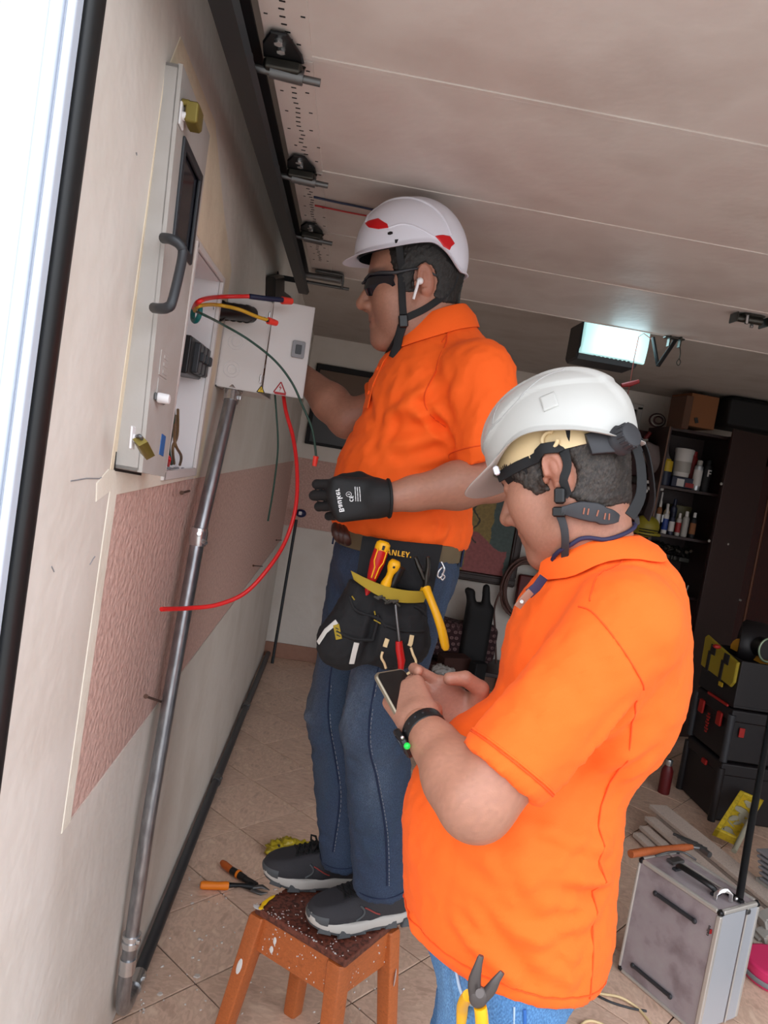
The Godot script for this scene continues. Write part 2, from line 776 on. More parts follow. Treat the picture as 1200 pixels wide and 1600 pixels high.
func materials() -> void:
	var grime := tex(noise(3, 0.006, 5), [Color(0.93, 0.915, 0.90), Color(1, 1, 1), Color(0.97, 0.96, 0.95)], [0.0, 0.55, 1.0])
	var fine := bump(noise(5, 0.08, 4), 3.0)
	clad(mat("cream_wall", Color(0.855, 0.822, 0.785), 0.75), grime, fine, Vector3(0.45, 0.45, 0.45), true, 0.12)
	clad(mat("pale_putty", Color(0.90, 0.87, 0.81), 0.8), grime, fine, Vector3(1.5, 1.5, 1.5), true, 0.15)
	clad(mat("yellow_putty", Color(0.88, 0.82, 0.72), 0.8), grime, fine, Vector3(1.5, 1.5, 1.5), true, 0.15)
	var st := mat("pink_stucco", Color(0.83, 0.685, 0.635), 0.95)
	clad(st, tex(noise(9, 0.05, 5), [Color(0.92, 0.91, 0.91), Color(1, 1, 1)], [0.2, 0.8]), null, Vector3(2.2, 2.2, 2.2), true)
	var sb := noise(12, 0.035, 5)
	st.heightmap_enabled = true
	st.heightmap_texture = tex(sb, [Color.BLACK, Color.WHITE], [0.15, 0.85])
	st.heightmap_scale = 0.3
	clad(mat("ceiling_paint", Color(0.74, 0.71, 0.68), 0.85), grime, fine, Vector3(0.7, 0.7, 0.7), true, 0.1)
	var dp := mat("door_panel_paint", Color(0.815, 0.78, 0.76), 0.5)
	clad(dp, tex(noise(21, 0.008, 5), [Color(0.93, 0.90, 0.885), Color(1, 0.99, 0.98), Color(0.97, 0.94, 0.93)], [0.1, 0.55, 1.0]), fine, Vector3(0.6, 0.6, 0.6), true, 0.06)
	clad(mat("white_facade", Color(0.77, 0.80, 0.85), 0.6), null, fine, Vector3(3, 3, 3), true, 0.2)
	mat("white_frame", Color(0.76, 0.785, 0.83), 0.4)
	mat("black_rubber", Color(0.05, 0.055, 0.06), 0.5)
	clad(mat("driveway", Color(0.70, 0.68, 0.655), 0.9), grime, fine, Vector3(1, 1, 1), true, 0.3)
	for k in 4:
		var c: Color = [Color(0.90, 0.785, 0.705), Color(0.88, 0.765, 0.69), Color(0.91, 0.795, 0.715), Color(0.89, 0.775, 0.695)][k]
		var f := noise(31 + k, 0.018, 6)
		f.domain_warp_enabled = true
		f.domain_warp_amplitude = 40.0
		f.domain_warp_frequency = 0.01
		clad(mat("floor_tile_%d" % k, c, 0.38), tex(f, [Color(0.85, 0.81, 0.785), Color(0.98, 0.96, 0.945), Color(0.90, 0.865, 0.84), Color(1, 1, 0.985)], [0.15, 0.42, 0.56, 0.85]), bump(f, 3.0), Vector3(2.1, 1, 1.1) if k % 2 == 0 else Vector3(1.1, 1, 2.1), true, 0.12)
	mat("grout", Color(0.33, 0.265, 0.23), 0.9)
	clad(mat("skirting_tile", Color(0.62, 0.45, 0.37), 0.5), grime, null, Vector3(3, 3, 3))
	mat("dark_steel", Color(0.20, 0.205, 0.215), 0.45, 0.6)
	mat("black_steel", Color(0.07, 0.075, 0.085), 0.45, 0.3)
	mat("grey_steel", Color(0.42, 0.42, 0.42), 0.4, 0.8)
	clad(mat("galvanised", Color(0.66, 0.665, 0.68), 0.32, 0.9), tex(noise(41, 0.03, 4), [Color(0.8, 0.8, 0.8), Color(1, 1, 1)], [0.2, 0.8]), null, Vector3(4, 1, 4), false)
	mat("bright_metal", Color(0.80, 0.80, 0.80), 0.25, 0.9)
	mat("oily_steel", Color(0.26, 0.25, 0.23), 0.35, 0.75)
	clad(mat("meter_door_paint", Color(0.70, 0.68, 0.66), 0.45), grime, fine, Vector3(1.5, 1.5, 1.5), true, 0.06)
	mat("white_paint", Color(0.90, 0.885, 0.885), 0.4)
	mat("box_paint", Color(0.84, 0.815, 0.80), 0.4)
	mat("black_plastic", Color(0.065, 0.065, 0.07), 0.4)
	mat("dark_grey_plastic", Color(0.17, 0.175, 0.19), 0.45)
	mat("grey_plastic", Color(0.55, 0.55, 0.56), 0.5)
	mat("brass", Color(0.50, 0.44, 0.20), 0.4, 0.5)
	mat("blue_sticker", Color(0.16, 0.38, 0.62), 0.5)
	mat("teal_plastic", Color(0.10, 0.46, 0.45), 0.4)
	mat("red_wire", Color(0.86, 0.14, 0.14), 0.4)
	mat("coral_cap", Color(0.97, 0.27, 0.22), 0.4)
	mat("yellow_wire", Color(0.80, 0.61, 0.15), 0.45)
	mat("green_wire", Color(0.13, 0.27, 0.22), 0.45)
	mat("blue_tape", Color(0.10, 0.13, 0.25), 0.5)
	mat("brown_wire", Color(0.45, 0.34, 0.22), 0.5)
	mat("red_print", Color(0.70, 0.14, 0.16), 0.6)
	mat("dark_print", Color(0.10, 0.10, 0.10), 0.6)
	mat("white_print", Color(0.88, 0.88, 0.88), 0.6)
	mat("yellow_print", Color(0.90, 0.75, 0.12), 0.5)
	mat("smoked_glass", Color(0.10, 0.10, 0.13), 0.12)
	mat("band_cream", Color(0.86, 0.76, 0.58), 0.5)
	mat("rust", Color(0.30, 0.20, 0.15), 0.8)


func room() -> void:
	# left wall: cream plaster with a recessed meter box, and a rough pink band where the plaster has been cut away
	var g := Geo.new()
	var zs := [-5.8, -1.93, -1.60, -1.302, -0.90]
	var ys := [0.0, 0.872, 1.449, 1.466, 1.94, 2.45]
	for a in zs.size() - 1:
		for b in ys.size() - 1:
			if b == 1 and zs[a + 1] < -1.30:
				continue
			if b == 3 and zs[a + 1] == -1.60:
				continue
			var z0: float = zs[a]
			var z1: float = zs[a + 1]
			g.box(Vector3(-0.1, (ys[b] + ys[b + 1]) / 2, (z0 + z1) / 2), Vector3(0.2, ys[b + 1] - ys[b], z1 - z0))
	g.box(Vector3(-0.19, 1.70, -1.77), Vector3(0.02, 0.5, 0.4))
	var wl := struct("wall_left", g, M.cream_wall)
	g = Geo.new()
	g.prism(PackedVector2Array([Vector2(1.302, 0.868), Vector2(1.302, 1.449), Vector2(1.80, 1.449), Vector2(2.1, 1.470), Vector2(5.62, 1.480), Vector2(5.62, 0.866)]), 0.193, Transform3D(Basis(Vector3(0, 0, -1), Vector3(0, 1, 0), Vector3(1, 0, 0)), Vector3(-0.196, 0, 0)))
	part("stucco_band", g, M.pink_stucco, wl, "rough pink stucco band where the cream plaster is cut away")
	g = Geo.new()   # new putty round the boxes, a millimetre proud
	var flat := Transform3D(Basis(Vector3(0, 0, -1), Vector3(0, 1, 0), Vector3(1, 0, 0)), Vector3(-0.001, 0, 0))
	g.prism(PackedVector2Array([Vector2(1.20, 1.44), Vector2(1.262, 1.452), Vector2(1.262, 0.872), Vector2(1.302, 0.872), Vector2(1.302, 1.445), Vector2(1.8, 1.449), Vector2(1.96, 1.455), Vector2(1.96, 1.47), Vector2(1.60, 1.472), Vector2(1.24, 1.49), Vector2(1.19, 1.47)]), 0.0025, flat, 0.001)
	part("plaster_patch", g, M.pale_putty, wl)
	g = Geo.new()
	g.prism(PackedVector2Array([Vector2(1.245, 2.10), Vector2(1.30, 2.19), Vector2(1.62, 2.19), Vector2(1.83, 2.08), Vector2(2.04, 1.99), Vector2(2.02, 1.45), Vector2(1.95, 1.45), Vector2(1.945, 1.95), Vector2(1.60, 1.96), Vector2(1.59, 1.47), Vector2(1.25, 1.47)]), 0.0022, flat, 0.001)
	part("plaster_patch", g, M.yellow_putty, wl)
	g = Geo.new()   # dark scuffs and cracks in the paint
	var rng := RandomNumberGenerator.new()
	rng.seed = 4
	for s: Array in [[Vector2(-1.05, 1.361), Vector2(-1.062, 1.352)], [Vector2(-1.214, 1.339), Vector2(-1.234, 1.349)], [Vector2(-0.947, 1.194), Vector2(-0.953, 1.198)], [Vector2(-1.079, 1.477), Vector2(-1.202, 1.476)], [Vector2(-1.202, 1.476), Vector2(-1.255, 1.48)], [Vector2(-1.162, 1.953), Vector2(-1.166, 1.952)], [Vector2(-1.457, 1.763), Vector2(-1.456, 1.798)]]:
		var a: Vector2 = s[0]
		var b: Vector2 = s[1]
		g.tube([Vector3(0.0003, a.y, a.x), Vector3(0.0003, (a.y + b.y) / 2 + 0.002, (a.x + b.x) / 2 + rng.randf_range(-0.003, 0.003)), Vector3(0.0003, b.y, b.x)], 0.0011, 5)
	part("paint_crack", g, M.grey_plastic, wl)
	# nails left in the wall
	for s: Array in [[Vector3(0.05, 1.03, -1.527), Vector3(0, 0.851, -1.997)], [Vector3(0.03, 0.995, -3.503), Vector3(0, 0.861, -4.329)], [Vector3(0.03, 0.976, -4.677), Vector3(0, 0.863, -5.594)], [Vector3(0.02, 1.428, -1.733), Vector3(0, 1.419, -1.92)]]:
		g = Geo.new()
		bar(g, s[0], s[1], 0.0028, 8)
		bar(g, s[0], s[0] + (s[0] - s[1]).normalized() * 0.002, 0.005, 8)
		single("nail", g, M.rust, ["rusty nail sticking out low in the pink stucco beside the steel conduit", "short nail in the lower edge of the pink stucco beneath the hanging red wire", "farthest tiny nail at the lower edge of the pink stucco near the back corner", "small nail lying flat in the pink stucco right under the open recessed box"][[228, 396, 432, 284].find([228, 396, 432, 284][taken.get("nail", -1) + 1])], "nail")

	# floor of diagonal tiles
	g = Geo.new()
	g.box(Vector3(1.9, -0.055, -3.35), Vector3(4.2, 0.1, 4.9))
	var fl := struct("floor", g, M.grout)
	var area := rect(0.0, -5.6, 3.9, -0.9)
	var e1 := Vector2(0.7071, 0.7071)
	var e2 := Vector2(-0.7071, 0.7071)
	for a in range(-22, 10):
		for b in range(-22, 12):
			var o := e1 * (-1.37 + 0.322 * a) + e2 * (-1.63 + 0.322 * b)
			var q := PackedVector2Array([o + e1 * 0.0025 + e2 * 0.0025, o + e1 * 0.3195 + e2 * 0.0025, o + e1 * 0.3195 + e2 * 0.3195, o + e1 * 0.0025 + e2 * 0.3195])
			for poly: PackedVector2Array in Geometry2D.intersect_polygons(q, area):
				var cen := Vector2.ZERO
				for p: Vector2 in poly:
					cen += p
				cen /= poly.size()
				var side := absf(cen.x - 0.37) / maxf(0.1, -cen.y)
				if side > 0.85 or poly.size() < 3:
					continue
				g = Geo.new()
				g.prism(poly, 0.006, Transform3D(Basis(Vector3(1, 0, 0), Vector3(0, 0, 1), Vector3(0, 1, 0)), Vector3(0, -0.006, 0)), 0.0012)
				part("tile", g, M["floor_tile_%d" % absi((a * 7 + b * 3) % 4)], fl)
	g = Geo.new()
	g.box(Vector3(1.8, -0.05, 5.6), Vector3(16, 0.1, 13.0))
	struct("ground", g, M.driveway)

	# back wall with its own stretch of the pink band and a tile skirting
	g = Geo.new()
	g.box(Vector3(1.95, 0.488, -5.7), Vector3(4.3, 0.976, 0.2))
	g.box(Vector3(1.95, 1.948, -5.7), Vector3(4.3, 0.936, 0.2))
	g.box(Vector3(2.5, 1.228, -5.7), Vector3(3.2, 0.504, 0.2))
	var wb := struct("wall_back", g, M.cream_wall)
	g = Geo.new()
	g.box(Vector3(0.42, 1.228, -5.703), Vector3(0.96, 0.502, 0.2))
	part("stucco_band", g, M.pink_stucco, wb)
	g = Geo.new()
	g.box(Vector3(1.95, 0.055, -5.592), Vector3(3.9, 0.11, 0.014), 0.003)
	struct("baseboard_back", g, M.skirting_tile)
	g = Geo.new()
	g.box(Vector3(4.0, 1.2, -3.3), Vector3(0.2, 2.5, 4.9))
	struct("wall_right", g, M.cream_wall)
	g = Geo.new()
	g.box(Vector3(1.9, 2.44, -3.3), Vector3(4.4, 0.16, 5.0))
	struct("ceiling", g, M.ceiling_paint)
	# facade round the opening
	g = Geo.new()
	g.box(Vector3(-1.53, 1.6, -0.985), Vector3(2.9, 3.4, 0.15))
	g.box(Vector3(5.3, 1.6, -0.985), Vector3(3.2, 3.4, 0.15))
	g.box(Vector3(1.8, 2.82, -0.90), Vector3(4.0, 0.9, 0.08))
	struct("wall_front", g, M.white_facade)
	# moulded white frame at the left edge of the opening
	g = Geo.new()
	g.box(Vector3(-0.045, 1.2, -0.905), Vector3(0.075, 2.4, 0.02), 0.004)
	g.box(Vector3(-0.02, 1.2, -0.899), Vector3(0.018, 2.4, 0.02), 0.006)
	g.box(Vector3(-0.004, 1.2, -0.902), Vector3(0.012, 2.4, 0.022), 0.004)
	struct("trim_1", g, M.white_frame)
	g = Geo.new()
	g.tube([Vector3(0.006, 0.0, -0.93), Vector3(0.006, 1.0, -0.93), Vector3(0.006, 2.25, -0.93)], 0.010, 10, true, 2.0, Vector3(0, 0, 1))
	g.box(Vector3(0.003, 1.12, -0.937), Vector3(0.006, 2.25, 0.05), 0.002)
	struct("trim_2", g, M.black_rubber)


func garage_door() -> void:
	var door := thing("sectional_garage_door", "raised cream sectional garage door lying flat under the ceiling", "garage door", Vector3(1.8, 2.21, -2.0))
	var zs := [-0.955, -1.335, -1.852, -2.357, -2.915]
	for k in 4:
		var g := Geo.new()
		var z0: float = zs[k]
		var z1: float = zs[k + 1]
		g.box(Vector3(1.82, 2.232, (z0 + z1) / 2), Vector3(3.36, 0.044, z0 - z1 - 0.003), 0.004)
		g.box(Vector3(1.82, 2.2095, z1 + 0.008), Vector3(3.36, 0.004, 0.012), 0.0015)   # rolled lip at the joint
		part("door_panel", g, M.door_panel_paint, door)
		g = Geo.new()
		g.box(Vector3(0.172, 2.2095, (z0 + z1) / 2), Vector3(0.075, 0.003, z0 - z1 - 0.012), 0.001)
		part("end_stile", g, M.door_panel_paint, door)
	# stamped slots along the left end stile
	var rng := RandomNumberGenerator.new()
	rng.seed = 11
	var sl := Geo.new()
	for k in 85:
		var z := -0.97 - 1.75 * k / 85.0
		var x := 0.172 + rng.randf_range(-0.004, 0.004)
		sl.box(Vector3(x, 2.2075, z), Vector3(0.009, 0.001, 0.0028))
		if k % 4 == 0:
			sl.box(Vector3(x - 0.016 - rng.randf() * 0.01, 2.2075, z), Vector3(0.006, 0.001, 0.002))
			sl.box(Vector3(x + 0.018 + rng.randf() * 0.015, 2.2075, z + 0.01), Vector3(0.007, 0.001, 0.0026))
	var so := part("stamped_slots", sl, M.black_steel, door)
	so.set_meta("kind", "stuff")
	# hinges with rollers on the left edge
	for z: float in [-1.30, -1.80, -2.30]:
		var g := Geo.new()
		var c := Vector3(0.163, 2.203, z)
		g.prism(PackedVector2Array([Vector2(-0.034, -0.03), Vector2(0.034, -0.03), Vector2(0.032, -0.005), Vector2(0.012, 0.052), Vector2(-0.014, 0.052), Vector2(-0.030, 0.015)]), 0.006, Transform3D(Basis(Vector3(1, 0, 0), Vector3(0, 0, 1), Vector3(0, -1, 0)), c), 0.002)
		var h := part("hinge", g, M.black_steel, door)
		g = Geo.new()
		g.box(c + Vector3(0, -0.014, -0.034), Vector3(0.064, 0.022, 0.026), 0.006)
		part("hinge_knuckle", g, M.oily_steel, h)
		g = Geo.new()
		g.prism(PackedVector2Array([Vector2(-0.03, 0.0), Vector2(0.03, 0.0), Vector2(0.02, -0.045), Vector2(-0.005, -0.05), Vector2(-0.02, -0.035)]), 0.005, Transform3D(Basis(Vector3(1, 0, 0), Vector3(0, 0, 1), Vector3(0, -1, 0)), c + Vector3(0.006, 0, -0.045)), 0.002)
		part("hinge_leaf", g, M.oily_steel, h)
		g = Geo.new()
		bar(g, c + Vector3(-0.060, -0.022, -0.036), c + Vector3(0.064, -0.024, -0.042), 0.0065)
		bar(g, c + Vector3(-0.02, -0.022, -0.036), c + Vector3(0.035, -0.024, -0.039), 0.0115)
		part("roller_shaft", g, M.grey_steel, h)
		g = Geo.new()
		g.tube([c + Vector3(-0.066, -0.021, -0.036), c + Vector3(-0.052, -0.021, -0.036)], 0.019, 16)
		part("roller", g, M.dark_grey_plastic, h)
		for q: Array in [[-0.002, 0.034], [0.0, 0.010], [0.012, -0.08]]:
			g = Geo.new()
			g.tube([c + Vector3(q[0], -0.004, q[1]), c + Vector3(q[0], -0.013, q[1])], 0.0075, 6)
			part("bolt", g, M.bright_metal, h)
	# roller carrier at the far end of the door
	var g2 := Geo.new()
	g2.box(Vector3(0.205, 2.197, -2.86), Vector3(0.105, 0.008, 0.10), 0.003)
	g2.box(Vector3(0.255, 2.182, -2.86), Vector3(0.006, 0.035, 0.10), 0.002)
	var br := part("end_bracket", g2, M.grey_steel, door)
	g2 = Geo.new()
	bar(g2, Vector3(0.12, 2.178, -2.82), Vector3(0.25, 2.178, -2.82), 0.011)
	bar(g2, Vector3(0.10, 2.17, -2.90), Vector3(0.28, 2.17, -2.90), 0.006)
	part("roller_shaft", g2, M.grey_steel, br)
	# middle hinges on the joints
	g2 = Geo.new()
	g2.prism(PackedVector2Array([Vector2(-0.045, -0.028), Vector2(0.04, -0.03), Vector2(0.035, 0.03), Vector2(-0.03, 0.028)]), 0.005, Transform3D(Basis(Vector3(1, 0, 0), Vector3(0, 0, 1), Vector3(0, -1, 0)), Vector3(1.55, 2.206, -2.40)), 0.002)
	g2.tube([Vector3(1.508, 2.194, -2.40), Vector3(1.59, 2.194, -2.40)], 0.012, 12)
	g2.box(Vector3(1.60, 2.192, -2.40), Vector3(0.006, 0.03, 0.06), 0.002)
	g2.box(Vector3(1.50, 2.192, -2.40), Vector3(0.006, 0.03, 0.05), 0.002)
	var mh := part("middle_hinge", g2, M.oily_steel, door)
	for q: Array in [[1.535, -2.385], [1.57, -2.42]]:
		g2 = Geo.new()
		g2.tube([Vector3(q[0], 2.202, q[1]), Vector3(q[0], 2.176, q[1])], 0.006, 6)
		part("bolt", g2, M.bright_metal, mh)

	# horizontal track
	var tr := thing("door_track", "long dark steel roller track running along the left wall under the door", "track", Vector3(0.1, 2.16, -2.0))
	g2 = Geo.new()
	g2.prism(PackedVector2Array([Vector2(-0.012, -0.034), Vector2(-0.012, 0.034), Vector2(0.022, 0.036), Vector2(0.022, 0.031), Vector2(-0.007, 0.029), Vector2(-0.007, -0.026), Vector2(0.018, -0.026), Vector2(0.024, -0.018), Vector2(0.028, -0.022), Vector2(0.022, -0.034)]), -2.12, Transform3D(Basis.IDENTITY, Vector3(0.098, 2.184, -0.92)))
	part("rail", g2, M.dark_steel, tr)
	for z: float in [-2.98]:
		g2 = Geo.new()
		g2.box(Vector3(0.046, 2.185, z), Vector3(0.09, 0.02, 0.004), 0.001)
		g2.box(Vector3(0.003, 2.19, z - 0.02), Vector3(0.005, 0.03, 0.05), 0.001)
		part("wall_bracket", g2, M.dark_steel, tr)
	# two thin wires clipped along the third panel
	var w := Geo.new()
	w.tube([Vector3(0.181, 2.205, -2.027), Vector3(0.255, 2.205, -2.035), Vector3(0.284, 2.205, -2.035), Vector3(0.432, 2.205, -2.049)], 0.003, 6)
	single("blue_cable", w, M.blue_tape, "thin dark blue cable lying along the third door panel behind the white helmet", "cable")
	w = Geo.new()
	w.tube([Vector3(0.181, 2.205, -2.094), Vector3(0.263, 2.205, -2.1), Vector3(0.437, 2.205, -2.102)], 0.0022, 6)
	single("red_cable", w, M.red_print, "thin red cable lying along the third door panel beside the dark blue one", "cable")

	# opener with its lit lens
	var op := thing("door_opener", "motor box of the garage door with a glowing lamp lens", "opener", Vector3(1.36, 2.2, -3.15))
	g2 = Geo.new()
	g2.box(Vector3(1.395, 2.29, -3.24), Vector3(0.10, 0.14, 0.04), 0.003)
	g2.prism(PackedVector2Array([Vector2(-0.165, 0.085), Vector2(-0.17, -0.02), Vector2(-0.145, -0.07), Vector2(0.0, -0.075), Vector2(0.02, -0.06), Vector2(0.02, 0.085)]), 0.26, Transform3D(Basis(Vector3(0, 0, -1), Vector3(0, 1, 0), Vector3(1, 0, 0)), Vector3(1.24, 2.185, -3.33)), 0.008)
	part("motor_housing", g2, M.dark_grey_plastic, op)
	g2 = Geo.new()
	var lens := []
	for k in 9:
		var u := k / 8.0
		var y := 2.262 - 0.125 * u
		var bulge := 0.022 * sin(PI * (0.25 + 0.6 * u))
		lens.append([Vector3(1.245, y, -3.17), Vector3(1.25, y, -3.155 + bulge), Vector3(1.31, y, -3.147 + bulge), Vector3(1.44, y, -3.147 + bulge), Vector3(1.515, y - 0.004, -3.155 + bulge), Vector3(1.52, y - 0.004, -3.17)])
	g2.loft(lens, true, true)
	var lm := mat("lamp_lens", Color(0.85, 0.95, 0.95), 0.4)
	lm.emission_enabled = true
	lm.emission = Color(0.72, 0.93, 0.93)
	lm.emission_energy_multiplier = 0.34
	part("lamp_lens", g2, lm, op)
	g2 = Geo.new()
	for k in 9:
		g2.box(Vector3(1.30 + 0.018 * k, 2.128, -3.128 - 0.0), Vector3(0.010, 0.003, 0.010), 0.001)
	part("vent_slot", g2, M.black_plastic, op)
	var li := OmniLight3D.new()
	li.name = "opener_lamp"
	li.light_color = Color(0.80, 0.96, 1.0)
	li.light_energy = 0.02
	li.light_size = 0.08
	li.omni_range = 8.0
	li.omni_attenuation = 2.0
	li.shadow_enabled = true
	li.position = Vector3(1.39, 2.19, -3.02)
	add_child(li)
	# arm from the opener to the top panel
	g2 = Geo.new()
	g2.tube([Vector3(1.478, 2.215, -3.001), Vector3(1.519, 2.109, -3)], 0.012, 8, true, 0.5)
	g2.tube([Vector3(1.519, 2.109, -3), Vector3(1.535, 2.184, -2.94), Vector3(1.536, 2.201, -2.92)], 0.010, 8, true, 0.5)
	part("pull_arm", g2, M.black_steel, op)
	g2 = Geo.new()
	g2.box(Vector3(1.522, 2.203, -2.901), Vector3(0.075, 0.006, 0.03), 0.002)
	g2.box(Vector3(1.504, 2.19, -2.9), Vector3(0.005, 0.04, 0.025), 0.001)
	g2.box(Vector3(1.541, 2.19, -2.888), Vector3(0.005, 0.04, 0.025), 0.001)
	g2.tube(curve([Vector3(1.547, 2.18, -2.896), Vector3(1.569, 2.159, -2.93), Vector3(1.569, 2.134, -2.93)], 4), 0.002, 6)
	g2.tube(curve([Vector3(1.568, 2.139, -2.93), Vector3(1.561, 2.123, -2.93), Vector3(1.57, 2.112, -2.93), Vector3(1.576, 2.126, -2.93), Vector3(1.568, 2.139, -2.93)], 4), 0.0018, 6)
	part("arm_bracket", g2, M.oily_steel, op)
	# release cord with a red handle
	var rc := thing("release_cord", "red emergency release handle hanging on a cord below the glowing opener", "cord", Vector3(1.441, 2.029, -3.05))
	g2 = Geo.new()
	g2.tube([Vector3(1.481, 2.211, -3.02), Vector3(1.457, 2.234, -3.05), Vector3(1.439, 2.218, -3.05), Vector3(1.437, 2.131, -3.05), Vector3(1.439, 2.029, -3.05), Vector3(1.437, 1.926, -3.05)], 0.0018, 6)
	part("cord", g2, mat("cord_red", Color(0.50, 0.22, 0.18), 0.8), rc)
	g2 = Geo.new()
	g2.tube([Vector3(1.406, 2.018, -3.05), Vector3(1.439, 2.029, -3.05), Vector3(1.473, 2.045, -3.05)], [0.008, 0.011, 0.008], 10)
	part("handle", g2, mat("handle_red", Color(0.52, 0.07, 0.09), 0.5), rc)


func wall_fittings() -> void:
	# grey meter cabinet door standing off the wall
	var bx := thing("meter_cabinet", "tall narrow grey metal meter cabinet with a black handle and a smoked window", "cabinet", Vector3(0.0, 1.485, -1.33))
	var zy := Transform3D(Basis(Vector3(0, 0, -1), Vector3(0, 1, 0), Vector3(1, 0, 0)), Vector3.ZERO)   # polygons in (-z, y), pulled out along x
	var g := Geo.new()
	# the front sheet with the window opening cut out of it
	var zl := 1.251
	var zr := 1.412
	var y0 := 1.488
	var y1 := 2.098
	var wz0 := 1.287
	var wz1 := 1.386
	var wy0 := 1.866
	var wy1 := 2.008
	for r: Array in [[zl, y0, zr, wy0], [zl, wy1, zr, y1], [zl, wy0, wz0, wy1], [wz1, wy0, zr, wy1]]:
		g.box(Vector3(0.046, (r[1] + r[3]) / 2, -(r[0] + r[2]) / 2), Vector3(0.008, r[3] - r[1], r[2] - r[0]))
	g.box(Vector3(0.021, (y0 + y1) / 2, -zl - 0.004), Vector3(0.05, y1 - y0, 0.008), 0.002)
	g.box(Vector3(0.021, (y0 + y1) / 2, -zr + 0.004), Vector3(0.05, y1 - y0, 0.008), 0.002)
	g.box(Vector3(0.021, y0 + 0.004, -(zl + zr) / 2), Vector3(0.05, 0.008, zr - zl), 0.002)
	g.box(Vector3(0.021, y1 - 0.004, -(zl + zr) / 2), Vector3(0.05, 0.008, zr - zl), 0.002)
	part("door", g, M.meter_door_paint, bx)
	g = Geo.new()
	g.box(Vector3(0.004, (y0 + y1) / 2, -zl + 0.0035), Vector3(0.006, y1 - y0 + 0.006, 0.006))
	g.box(Vector3(0.004, y0 - 0.002, -(zl + zr) / 2), Vector3(0.006, 0.005, zr - zl))
	part("gap_seal", g, M.black_rubber, bx)
	g = Geo.new()
	for r: Array in [[wz0 - 0.006, wy0 - 0.008, wz0 + 0.006, wy1 + 0.008], [wz1 - 0.006, wy0 - 0.008, wz1 + 0.006, wy1 + 0.008], [wz0, wy0 - 0.008, wz1, wy0 + 0.008], [wz0, wy1 - 0.008, wz1, wy1 + 0.008]]:
		g.box(Vector3(0.0515, (r[1] + r[3]) / 2, -(r[0] + r[2]) / 2), Vector3(0.007, r[3] - r[1], r[2] - r[0]), 0.0025)
	var wf := part("window_frame", g, M.dark_grey_plastic, bx)
	g = Geo.new()
	g.box(Vector3(0.046, (wy0 + wy1) / 2, -(wz0 + wz1) / 2), Vector3(0.004, wy1 - wy0, wz1 - wz0))
	part("pane", g, M.smoked_glass, wf)
	# handle
	g = Geo.new()
	g.tube(curve([Vector3(0.0500, 1.8425, -1.2401), Vector3(0.0680, 1.8373, -1.2243), Vector3(0.0820, 1.8310, -1.2258), Vector3(0.0860, 1.8158, -1.2278), Vector3(0.0860, 1.7457, -1.1997), Vector3(0.0800, 1.7332, -1.1978), Vector3(0.0660, 1.7317, -1.2068), Vector3(0.0500, 1.7357, -1.2267)], 5), 0.0075, 12)
	part("handle", g, M.dark_grey_plastic, bx)
	# upper hasp and padlock
	for s: Array in [[283, 180, 305, 183, 0.5], [207, 683, 222, 697, -0.6]]:
		g = Geo.new()
		var c := Vector3.ZERO
		c = Vector3(0.0520, 2.0319, -1.2618) if s[0] == 283 else Vector3(0.0520, 1.5355, -1.1728)
		g.box(c, Vector3(0.004, 0.034, 0.018), 0.0015)
		g.tube([c, c + Vector3(0.012, 0, 0)], 0.006, 10)
		part("hasp_plate", g, M.white_paint, bx)
	g = Geo.new()
	var pl := Vector3(0.0680, 2.0383, -1.2702)
	g.box(pl, Vector3(0.022, 0.032, 0.030), 0.004)
	g.tube([pl + Vector3(-0.005, 0.012, 0.010), pl + Vector3(-0.016, 0.012, 0.010)], 0.005, 8)
	var padlock_top := single("padlock", g, M.brass, "small brass padlock on the upper hasp of the grey meter cabinet", "padlock")
	g = Geo.new()
	g.tube(curve([Vector3(0.0560, 1.5373, -1.1752), Vector3(0.0660, 1.5392, -1.1595), Vector3(0.0680, 1.5356, -1.1672), Vector3(0.0660, 1.5302, -1.1727)], 4), 0.003, 8)
	var pk := single("padlock", g, M.grey_steel, "yellowish padlock hanging open on the lower hasp of the grey meter cabinet", "padlock")
	g = Geo.new()
	g.tube([Vector3(0.0660, 1.5332, -1.1648), Vector3(0.0660, 1.5162, -1.2145)], 0.0115, 4, true, 0.8)
	part("lock_body", g, M.brass, pk)
	# white knob on its plate, embossed panel, blue sticker
	g = Geo.new()
	g.box(Vector3(0.0525, 1.6117, -1.3028), Vector3(0.004, 0.012, 0.060), 0.0015)
	part("latch_plate", g, M.grey_steel, bx)
	g = Geo.new()
	var kb := Vector3(0.0540, 1.6113, -1.2851)
	g.lathe([Vector2(0.008, 0.0), Vector2(0.0085, 0.003), Vector2(0.0078, 0.017), Vector2(0.007, 0.019)], 18, Transform3D(Basis(Vector3(0, 1, 0), Vector3(1, 0, 0), Vector3(0, 0, 1)), kb))
	part("knob", g, M.white_paint, bx)
	g = Geo.new()
	for s: Array in [[1.312, 1.668, 0.05, 0.040], [1.312, 1.630, 0.05, 0.026]]:
		g.box(Vector3(0.0503, s[1], -s[0]), Vector3(0.002, s[3], s[2]), 0.0008)
	for k in 3:
		g.box(Vector3(0.0515, 1.680 - 0.012 * k, -1.318), Vector3(0.0015, 0.006, 0.026), 0.0006)
	part("embossed_panel", g, M.meter_door_paint, bx)
	g = Geo.new()
	g.prism(PackedVector2Array([Vector2(1.347, 1.524), Vector2(1.376, 1.522), Vector2(1.377, 1.557), Vector2(1.349, 1.559)]), 0.0012, Transform3D(zy.basis, Vector3(0.0498, 0, 0)))
	part("sticker", g, M.blue_sticker, bx)

	var bl := Vector3(0.045, 1.491, -1.272)
	var brr := Vector3(0.045, 1.478, -1.439)
	var tl := Vector3(0.026, 2.124, -1.244)
